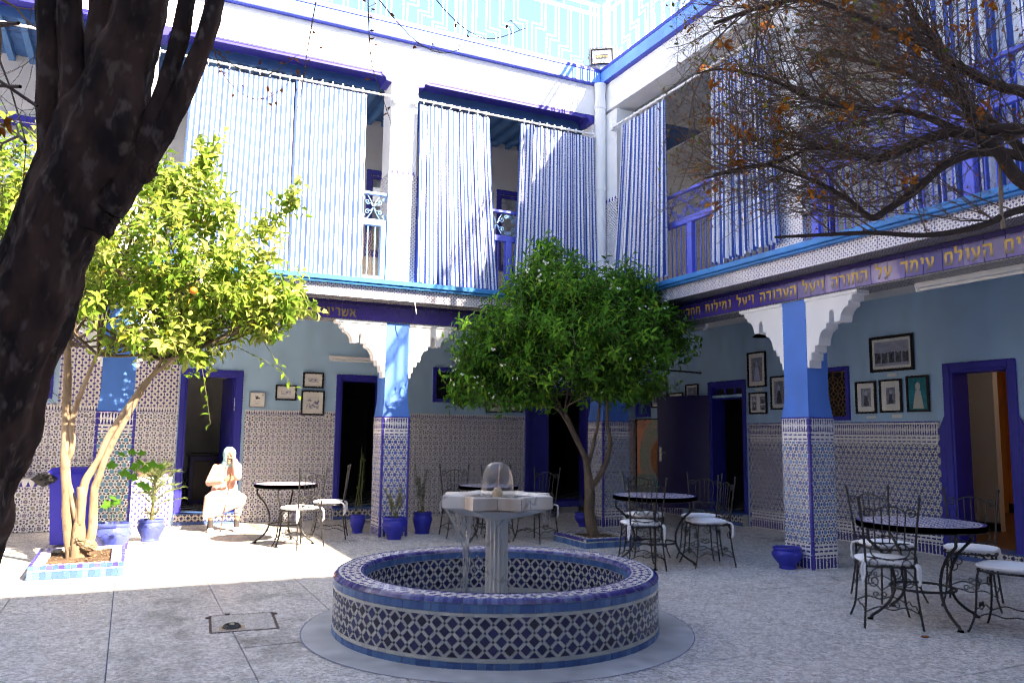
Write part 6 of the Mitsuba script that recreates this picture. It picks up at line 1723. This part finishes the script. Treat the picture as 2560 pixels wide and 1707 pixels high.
RL = [([(-1.0, -8.35, -.02), (-1.02, -8.33, .8), (-1.06, -8.28, 1.6), (-1.1, -8.2, 2.2), (-1.25, -8.1, 2.45)], [.16, .12, .11, .10, .09]),
      ([(-1.2, -8.12, 2.40), (-1.653, -7.911, 2.706), (-1.997, -7.766, 2.851), (-2.173, -7.71, 3.061), (-2.358, -7.631, 3.134), (-2.514, -7.552, 3.094), (-2.668, -7.469, 3.017), (-2.779, -7.411, 2.979), (-2.895, -7.361, 3.015), (-3.032, -7.299, 3.038), (-3.144, -7.244, 3.024), (-3.276, -7.173, 2.96), (-3.477, -7.071, 2.908), (-3.655, -6.979, 2.856)], [.075, .06, .05, .044, .040, .038, .034, .03, .020, .017, .014, .012, .010, .008]),
      ([(-1.25, -8.1, 2.45), (-1.665, -7.931, 2.90), (-2.006, -7.781, 3.001), (-2.238, -7.674, 3.023), (-2.415, -7.58, 2.946), (-2.564, -7.49, 2.794), (-2.694, -7.415, 2.693), (-2.781, -7.367, 2.642), (-2.901, -7.323, 2.74), (-3.065, -7.257, 2.838), (-3.251, -7.178, 2.91), (-3.388, -7.116, 2.934), (-3.611, -7.003, 2.881)], [.07, .045, .038, .034, .030, .028, .026, .027, .016, .014, .012, .010, .008]),
      ([(-1.3, -8.08, 2.5), (-1.786, -7.89, 3.029), (-2.015, -7.796, 3.15), (-2.247, -7.689, 3.172), (-2.374, -7.657, 3.395), (-2.502, -7.628, 3.643), (-2.626, -7.592, 3.816), (-2.73, -7.571, 4.039), (-2.9, -7.5, 4.4)], [.06, .05, .045, .040, .032, .026, .022, .018, .012]),
      ([(-1.25, -8.1, 2.5), (-1.914, -7.861, 3.276), (-2.148, -7.765, 3.398), (-2.264, -7.716, 3.446), (-2.381, -7.67, 3.52), (-2.57, -7.596, 3.642), (-2.965, -7.43, 3.811), (-3.196, -7.33, 3.883), (-3.442, -7.206, 3.83), (-3.663, -7.089, 3.74)], [.06, .04, .034, .030, .026, .022, .018, .016, .014, .013]),
      ([(-2.30, -7.65, 3.12), (-2.591, -7.534, 3.243), (-2.864, -7.408, 3.264), (-3.116, -7.294, 3.311), (-3.373, -7.188, 3.432), (-3.602, -7.085, 3.479), (-3.736, -7.018, 3.453)], [.030, .022, .018, .015, .012, .009, .006]),
      ([(-1.65, -7.92, 2.70), (-1.989, -7.754, 2.70), (-2.213, -7.631, 2.60), (-2.481, -7.497, 2.546), (-2.776, -7.358, 2.555), (-3.047, -7.227, 2.539), (-3.273, -7.118, 2.524)], [.034, .028, .024, .020, .017, .014, .009]),
      ([(-1.9, -7.8, 2.95), (-2.0, -7.5, 3.4), (-2.2, -7.2, 3.7), (-2.6, -6.9, 3.9)], [.04, .03, .02, .012])]
part(rt, 'trunk', bark_tube(*RL[0], 20, .14, 8, 77, .1), 'bark_dark', smooth=True)
for q, (pts, rad) in enumerate(RL[1:]): part(rt, 'limb', bark_tube(pts, [w_ * .78 for w_ in rad], 12, .12, 22, q + 80), 'bark_limb', smooth=True)
tg = Twigs(5, lambda p: p[2] > 2.50 + .10 * (p[0] + 3.0 > 0) and p[0] - .47 * (p[1] + 7.1) > -3.98 and p[2] > 2.62 - .22 * (p[0] + 3.9) * 0)
for pts, rad in RL[1:]:
    P = bez(pts, 6)
    for q in range(74):
        k = tg.r.integers(int(len(P) * .18), len(P) - 1)
        dd = unit(unit(P[k + 1] - P[k]) * 1.3 + tg.r.normal(size=3) * .75 + np.array([-.25, .12, .05]))
        tg.grow(P[k], dd, tg.r.uniform(.40, 1.0), .0044, 2, .004, .6)
part(rt, 'twigs', tg.mesh(), 'bark_twig', stuff=True)
ps, ds = tg.leaf_points(5200)
rr_ = np.random.default_rng(3)
left = (ps[:, 0] < -3.1) & (ps[:, 2] > 2.9)
gsel = left & (rr_.uniform(size=len(ps)) < .45)
leafset(rt, 'rusty_leaves', ps[~gsel][:3200], ds[~gsel][:3200], .030, .013, [(.32, .115, .03), (.22, .09, .035), (.40, .15, .035), (.14, .10, .03)], 'leaf_dry', rr_)
leafset(rt, 'green_leaves', ps[gsel], ds[gsel], .036, .015, [(.16, .20, .03), (.24, .22, .05), (.30, .16, .03)], 'leaf_dry', rr_)
cp, cd = [], []
for q in range(60):
    pts, _ = tg.tips[rr_.integers(len(tg.tips))]
    for w in range(12): cp.append(pts[-1] + rr_.normal(size=3) * .018); cd.append(unit(rr_.normal(size=3)))
leafset(rt, 'dead_leaf_clumps', np.array(cp), np.array(cd), .045, .026, [(.52, .20, .03), (.40, .14, .03)], 'leaf_dry', rr_)
part(rt, 'rope_end', bark_tube([(-2.105, -7.70, 2.96), (-2.10, -7.695, 2.80), (-2.115, -7.70, 2.70), (-2.10, -7.695, 2.585)], [.008, .012, .010, .013], 8, .2, 40, 5), 'tan_stone', smooth=True)
# twigs of the dark tree: upper left thicket and long hanging shoots
tg = Twigs(9)
for q in range(16):
    p = np.array([-6.95, -8.0, 2.35]) + tg.r.normal(size=3) * np.array([.04, .04, .22])
    tg.grow(p, (-.7 + .4 * tg.r.normal(), .6 + .3 * tg.r.normal(), .25 + .5 * tg.r.normal()), tg.r.uniform(.5, 1.1), .005, 2, -.02, .55)
HS = [[(-6.03, -7.70, 3.00), (-6.045, -7.70, 2.88), (-6.06, -7.70, 2.75), (-6.07, -7.70, 2.63), (-6.085, -7.69, 2.53)],
      [(-5.86, -7.77, 3.0), (-5.85, -7.77, 2.84), (-5.83, -7.76, 2.72), (-5.78, -7.75, 2.6), (-5.74, -7.75, 2.5)],
      [(-6.42, -8.0, 2.62), (-6.36, -7.9, 2.53), (-6.28, -7.82, 2.50), (-6.20, -7.76, 2.53), (-6.12, -7.72, 2.62)],
      [(-6.40, -7.95, 2.58), (-6.30, -7.88, 2.56), (-6.20, -7.8, 2.60), (-6.08, -7.75, 2.74)],
      [(-5.75, -7.9, 3.1), (-5.60, -7.9, 2.93), (-5.44, -7.9, 2.86), (-5.28, -7.92, 2.93)],
      [(-5.9, -7.85, 3.0), (-5.72, -7.85, 2.83), (-5.60, -7.85, 2.79), (-5.52, -7.86, 2.82)]]
lp, ld = tg.leaf_points(90)
for h in HS:
    P = bez(h, 5); tg.t.append(tube(P, np.linspace(.0024, .0012, len(P)), 4, cap=False))
    for k in range(1, len(P) - 1):
        if tg.r.uniform() < .5:
            e = P[k] + tg.r.normal(size=3) * .022; tg.t.append(tube([P[k], e], [.0014, .0007], 3, cap=False))
            lp = np.vstack([lp, e]); ld = np.vstack([ld, unit(tg.r.normal(size=3))])
for a, b in (((-6.03, -7.70, 3.0), (-6.3, -8.2, 3.5)), ((-5.86, -7.77, 3.0), (-6.3, -8.3, 3.55)), ((-6.42, -8.0, 2.62), (-6.43, -8.17, 2.55)), ((-6.40, -7.95, 2.58), (-6.43, -8.17, 2.52)), ((-5.75, -7.9, 3.1), (-6.3, -8.35, 3.6)), ((-5.9, -7.85, 3.0), (-6.3, -8.35, 3.6))):
    tg.t.append(tube([a, (np.array(a) + b) / 2 + np.array([0, 0, .03]), b], [.0024, .003, .004], 4, cap=False))
part(dt, 'twigs', tg.mesh(), 'bark_twig', stuff=True)
leafset(dt, 'dry_leaves', lp, ld, .022, .012, [(.30, .10, .03), (.22, .08, .03)], 'leaf_dry', np.random.default_rng(8))
cp = np.array([-6.945, -7.93, 2.235]) + np.random.default_rng(4).normal(size=(14, 3)) * .014
leafset(dt, 'dead_leaf_clump', cp, np.random.default_rng(5).normal(size=(14, 3)), .035, .02, [(.30, .11, .02)], 'leaf_dry', np.random.default_rng(6))

# ------------------------------------------------------------------ plants in the pots
def stemplant(x, y, z0, h, n, spread, label, L, W, tones, m, seed, nl=16):
    r = np.random.default_rng(seed)
    k = thing('potted_plant', label, 'plant')
    st, ps, ds = [], [], []
    for q in range(n):
        a = r.uniform(0, 2 * PI); e = np.array([x + spread * math.cos(a) * r.uniform(.3, 1), y + spread * math.sin(a) * r.uniform(.3, 1), z0 + h * r.uniform(.65, 1)])
        b = np.array([x + .02 * r.normal(), y + .02 * r.normal(), z0])
        P = bez([b, b * .65 + e * .35 + np.array([0, 0, .03]), b * .3 + e * .7, e], 5)
        st.append(tube(P, np.linspace(.0055, .0018, len(P)), 5))
        for w in range(nl):
            t = r.uniform(.35, 1); i = int(t * (len(P) - 2)); d = unit(P[i + 1] - P[i])
            ps.append(P[i]); ds.append(unit(d * .7 + r.normal(size=3) * .7))
    part(k, 'stems', cat(st), 'twig_green', smooth=True, stuff=True)
    leafset(k, 'leaves', np.array(ps), np.array(ds), L, W, tones, m, r)
    return k
stemplant(-3.335, -.20, .25, .46, 9, .16, 'young olive bush in the pot before the royal blue pillar', .05, .014, [(.16, .18, .07), (.22, .22, .10)], 'leaf_dry', 1, 22)
stemplant(-2.79, .26, .25, .78, 9, .20, 'thin dark shrub in the flared dark blue pot', .045, .012, [(.045, .06, .03), (.06, .075, .04)], 'leaf_dry', 2, 22)
stemplant(-3.62, .60, .2, 1.15, 4, .10, 'sparse climbing plant behind the royal blue pillar', .05, .02, [(.08, .12, .03)], 'leaf_dry', 3, 12)
stemplant(-.20, .24, .18, .30, 4, .10, 'small weedy plant in the pot behind the orange trunk', .05, .014, [(.05, .07, .03)], 'leaf_dry', 4, 10)
stemplant(-6.24, .70, .24, .20, 12, .16, 'low twiggy weeds around the palm in the pale blue pot', .03, .01, [(.10, .09, .05)], 'leaf_dry', 6, 10)
# a vine with large lobed leaves
k = thing('potted_plant', 'vine with large lobed leaves in the wide blue pot', 'plant')
vs = [[(-6.62, -.28, .30), (-6.58, -.29, .7), (-6.48, -.31, 1.0), (-6.42, -.33, 1.1)], [(-6.62, -.28, .30), (-6.5, -.3, .6), (-6.40, -.32, .82), (-6.33, -.34, .98)], [(-6.68, -.27, .3), (-6.66, -.3, .6), (-6.6, -.32, .84)], [(-6.7, -.27, .3), (-6.72, -.33, .45), (-6.70, -.36, .6)]]
part(k, 'stems', cat([tube(bez(v_, 5), .004, 5) for v_ in vs]), 'twig_green', smooth=True)
def lobed(c, s, n_, up):
    n_ = unit(np.array(n_, float)); e = unit(np.cross(n_, np.cross(np.array(up, float), n_))); w = np.cross(n_, e)
    R = [.15, .62, .48, .95, .60, 1.0, .60, .95, .48, .62]
    v = [np.array(c, float) + n_ * s * .06]
    for q in range(10):
        a = q * 2 * PI / 10
        v.append(np.array(c) + s * R[q] * .5 * (math.cos(a) * -e + math.sin(a) * w) - n_ * s * .05 * (q % 2))
    return trimesh.Trimesh(np.array(v), np.array([(0, 1 + q, 1 + (q + 1) % 10) for q in range(10)]), process=False)
r = np.random.default_rng(12)
for q, c in enumerate(((-6.62, -.35, 1.10), (-6.52, -.36, 1.12), (-6.41, -.36, 1.11), (-6.42, -.38, 1.0), (-6.36, -.37, .93), (-6.47, -.38, .96), (-6.58, -.38, .88), (-6.50, -.40, .84), (-6.40, -.39, .76), (-6.30, -.38, .98), (-6.34, -.38, .72), (-6.68, -.40, .62), (-6.73, -.40, .54), (-6.64, -.38, .56), (-6.22, -.37, .96), (-6.72, -.36, .97))):
    part(k, 'leaf', lobed(c, r.uniform(.12, .17), r.normal(size=3) * .35 + np.array([.1, -.8, .45]), (r.normal() * .3, 0, 1)), 'leaf_vine')
# the small palm
k = thing('potted_plant', 'small feathery palm in the sunlit pale blue pot', 'plant')
px_, py_ = -6.24, .70
part(k, 'stem', tube(bez([(px_, py_, .24), (px_ + .01, py_, .5), (px_ + .02, py_, .78)], 6), np.linspace(.022, .012, 13), 8), 'twig_green', smooth=True)
fr_, fl_p, fl_d = [], [], []
for q in range(24):
    a = q * 2.4; el = r.uniform(.35, 1.25)
    b = np.array([px_ + .015, py_, .42 + .018 * q]); d = np.array([math.cos(a) * math.cos(el), math.sin(a) * math.cos(el), math.sin(el)])
    L_ = r.uniform(.22, .40)
    P = bez([b, b + d * L_ * .5, b + d * L_ + np.array([0, 0, -.05])], 9); fr_.append(tube(P, np.linspace(.004, .0015, len(P)), 4))
    for t in range(2, len(P)):
        dd = unit(P[t] - P[t - 1]); s_ = unit(np.cross(dd, [0, 0, 1]))
        for s in (-1, 1): fl_p.append(P[t]); fl_d.append(unit(dd * .8 + s * s_ * .8 + np.array([0, 0, .25])))
part(k, 'frond_ribs', cat(fr_), 'twig_green', stuff=True)
leafset(k, 'leaflets', np.array(fl_p), np.array(fl_d), .12, .010, [(.12, .17, .06), (.19, .23, .10)], 'leaf_dry', r)

# ------------------------------------------------------------------ the old woman
def hull(*balls):
    s = []
    for p, r_ in balls:
        q = trimesh.creation.icosphere(2, 1.0)
        r3 = np.array(r_ if np.ndim(r_) else (r_,) * 3, float)
        s.append(np.asarray(q.vertices) * r3 + np.array(p, float))
    h = trimesh.convex.convex_hull(np.vstack(s))
    return m3.Manifold(m3.Mesh(np.asarray(h.vertices, np.float32), np.asarray(h.faces, np.uint32)))
def fuse(ms, edge=.02, it=8, noise_=0, seed=0, fr=12):
    a = ms[0]
    for b in ms[1:]: a = a + b
    a = a.refine_to_length(edge); g = a.to_mesh()
    m = trimesh.Trimesh(g.vert_properties[:, :3], g.tri_verts, process=True)
    trimesh.smoothing.filter_taubin(m, iterations=it)
    if noise_:
        v = m.vertices; m.vertices = v + m.vertex_normals * (noise_ * 2 * (meshkit.fbm(v * np.array([fr, fr, fr * .4]), 3, seed) - .5))[:, None]
    return m
WM = rz(math.radians(-6), -5.285, 1.64) @ np.diag([.90, .95, 1.0, 1.0])
pw = thing('person', 'old woman in a pale pink robe and light blue headscarf seated with a cane', 'person')
def wp(n, m, mm, sm=True, **q): part(pw, n, place(m, WM), mm, smooth=sm, **q)
# joints: x to the right of the picture, y away from the camera
HD = np.array([.045, -.05, 1.03])
def chain(*pts): return [hull(a, b) for a, b in zip(pts, pts[1:])]
def hand(w, d, n_, s, curl):
    """palm from the wrist w along d, back of the hand n_, thumb side s"""
    w, d, n_, s = (np.array(x_, float) for x_ in (w, d, n_, s)); d, n_ = unit(d), unit(n_); s = unit(s)
    out = [hull((w, .020), (w + d * .04 + s * .022, .015), (w + d * .04 - s * .022, .014), (w + d * .065, .014))]
    for q, (o, L_) in enumerate(((.026, .062), (.009, .070), (-.009, .066), (-.026, .052))):
        a = w + d * .068 + s * o; b = a + unit(d - n_ * curl * .5) * L_ * .5; c = b + unit(d - n_ * curl * 1.4) * L_ * .32; e = c + unit(d * .6 - n_ * curl * 2) * L_ * .25
        out += chain((a, .0085), (b, .008), (c, .0072), (e, .006))
    a = w + d * .02 + s * .024; b = a + unit(d * .6 + s * .8 - n_ * .3) * .032; c = b + unit(d * .9 + s * .3 - n_ * .3) * .028
    out += chain((a, .011), (b, .009), (c, .0075))
    return out
LW, RW = np.array([.005, -.27, .715]), np.array([.125, -.14, .985])
skin = [hull((HD + (0, .015, .03), (.072, .085, .082)), (HD + (0, -.02, -.045), (.052, .062, .055))), hull((HD + (0, -.055, -.085), .030), (HD + (0, -.02, -.05), .050)),
        hull((HD + (0, .01, -.08), .045), ((.03, .01, .90), .05)), hull((HD + (0, -.082, .0), .012), (HD + (0, -.100, -.022), .012), (HD + (.012, -.09, -.026), .008), (HD + (-.012, -.09, -.026), .008)),
        hull((HD + (-.018, -.082, -.058), .008), (HD + (.018, -.082, -.058), .008)), hull((HD + (-.03, -.078, .018), .008), (HD + (.03, -.078, .018), .008)),
        hull(((.02, .02, .86), (.13, .08, .06)), ((0, .05, .62), (.13, .10, .08))), hull(((0, .05, .62), (.13, .1, .08)), ((0, .06, .49), (.16, .12, .07)))]
skin += chain(((-.15, .01, .87), .045), ((-.225, -.06, .66), .036), (LW, .024)) + chain(((.17, .01, .87), .045), ((.155, -.20, .76), .036), (RW, .024))
skin += chain(((-.10, .02, .49), .075), ((-.19, -.30, .46), .055), ((-.175, -.30, .13), .034), ((-.175, -.30, .07), .034)) + chain(((.11, .02, .49), .075), ((.24, -.28, .45), .055), ((.20, -.25, .13), .034), ((.20, -.25, .07), .034))
skin += hand(LW, (.95, -.1, .15), (0, -.9, .3), (.1, -.2, 1), .9) + hand(RW, (-.35, .1, .9), (.6, -.6, .3), (-.8, -.4, -.2), .5)
wp('body', fuse(skin, .011, 4), 'skin')
for s in (-1, 1):
    wp('eye', place(trimesh.creation.icosphere(2, .009), rz(0, HD[0] + s * .027, HD[1] - .072, HD[2] + .004)), 'eye_dark')
wp('mouth', tube([HD + (-.018, -.089, -.060), HD + (0, -.093, -.058), HD + (.018, -.089, -.060)], [.002, .0035, .002], 6), 'lip')
# headscarf: a hood round the face that falls on the shoulders
hood = hull((HD + (0, .025, .035), (.100, .108, .100)), (HD + (0, .01, -.05), (.090, .095, .075))) + hull((HD + (0, .01, -.06), (.085, .09, .06)), ((.03, -.005, .895), (.115, .09, .04)))
hood = hood - hull((HD + (-.004, -.16, .030), (.050, .10, .035)), (HD + (-.004, -.16, -.055), (.044, .10, .040)))
hood = hood - hull((HD + (0, .012, .028), (.078, .090, .086)), (HD + (0, -.022, -.045), (.058, .068, .058)))
wp('headscarf', fuse([hood], .012, 3, .0035, 3, 26), 'scarf')
# robe: torso and sleeves
rb = [hull(((.02, .02, .875), (.165, .10, .055)), ((0, .05, .64), (.175, .135, .08))), hull(((0, .05, .64), (.18, .14, .08)), ((0, .05, .50), (.215, .17, .08)))]
rb += chain(((-.150, .01, .86), .056), ((-.232, -.06, .665), .058), ((-.09, -.20, .685), .050), ((-.045, -.245, .70), .044)) + chain(((.175, .01, .87), .068), ((.18, -.19, .76), .070), ((.145, -.165, .90), .052), ((.132, -.145, .965), .042))
wp('robe_top', fuse(rb, .016, 5, .007, 5, 15), 'robe')
wp('button_strip', cat([place(trimesh.creation.icosphere(1, .008), rz(0, .0 - .002 * q, -.088 - .012 * q, .865 - .038 * q)) for q in range(4)]), 'eye_dark')
sk = [hull(((0, .06, .50), (.20, .15, .09)), ((-.20, -.29, .465), (.085, .08, .06)), ((.245, -.27, .455), (.085, .08, .06))),
      hull(((-.20, -.30, .465), (.085, .07, .055)), ((-.205, -.315, .21), (.095, .05, .02)), ((-.10, -.30, .25), (.08, .05, .02)), ((0, -.27, .44), (.10, .06, .05))),
      hull(((-.10, -.30, .46), (.10, .05, .05)), ((.245, -.285, .455), (.08, .07, .055)), ((.03, -.29, .29), (.06, .04, .02)), ((.26, -.27, .37), (.05, .05, .02)))]
wp('skirt', fuse(sk, .018, 4, .009, 9, 13), 'robe')
wp('trouser_leg', fuse([hull(((.235, -.27, .40), .058), ((.205, -.255, .24), .055))], .02, 3), 'trousers')
for x_, y_ in ((-.175, -.30), (.20, -.25)):
    wp('sock', fuse([hull(((x_, y_, .155), .039), ((x_, y_, .06), .040))], .012, 3), 'sock')
    wp('slipper', fuse([hull(((x_, y_ + .02, .035), (.042, .05, .034)), ((x_, y_ - .13, .026), (.048, .045, .026)))], .012, 3), 'slipper')
cn = thing('cane', 'thin dark wooden walking cane held by the old woman', 'cane')
part(cn, 'stick', place(tube(bez([(.088, -.30, .80), (.075, -.30, .70), (.03, -.33, .40), (-.035, -.36, .005)], 8), np.linspace(.010, .008, 25), 8), WM), 'cane_wood', smooth=True)
part(cn, 'ferrule', place(tube([(-.030, -.357, .03), (-.036, -.36, .003)], .012, 8), WM), 'black_plastic')
sc_ = thing('metal_chair', 'slim dark metal chair under the old woman', 'chair')
part(sc_, 'seat', place(box(-.20, .20, -.18, .20, .405, .42, .006), WM), 'iron')
for q, (a, b) in enumerate(((-.19, -.17), (.19, -.17), (-.19, .19), (.19, .19))):
    part(sc_, 'leg', place(tube([(a, b, .41), (a * 1.18, b * 1.15, .0)], .010, 7), WM), 'iron', smooth=True)
for z_ in (.13, .20): part(sc_, 'rung', place(tube([(-.20, -.185, z_), (.20, -.185, z_)], .006, 6), WM), 'iron')
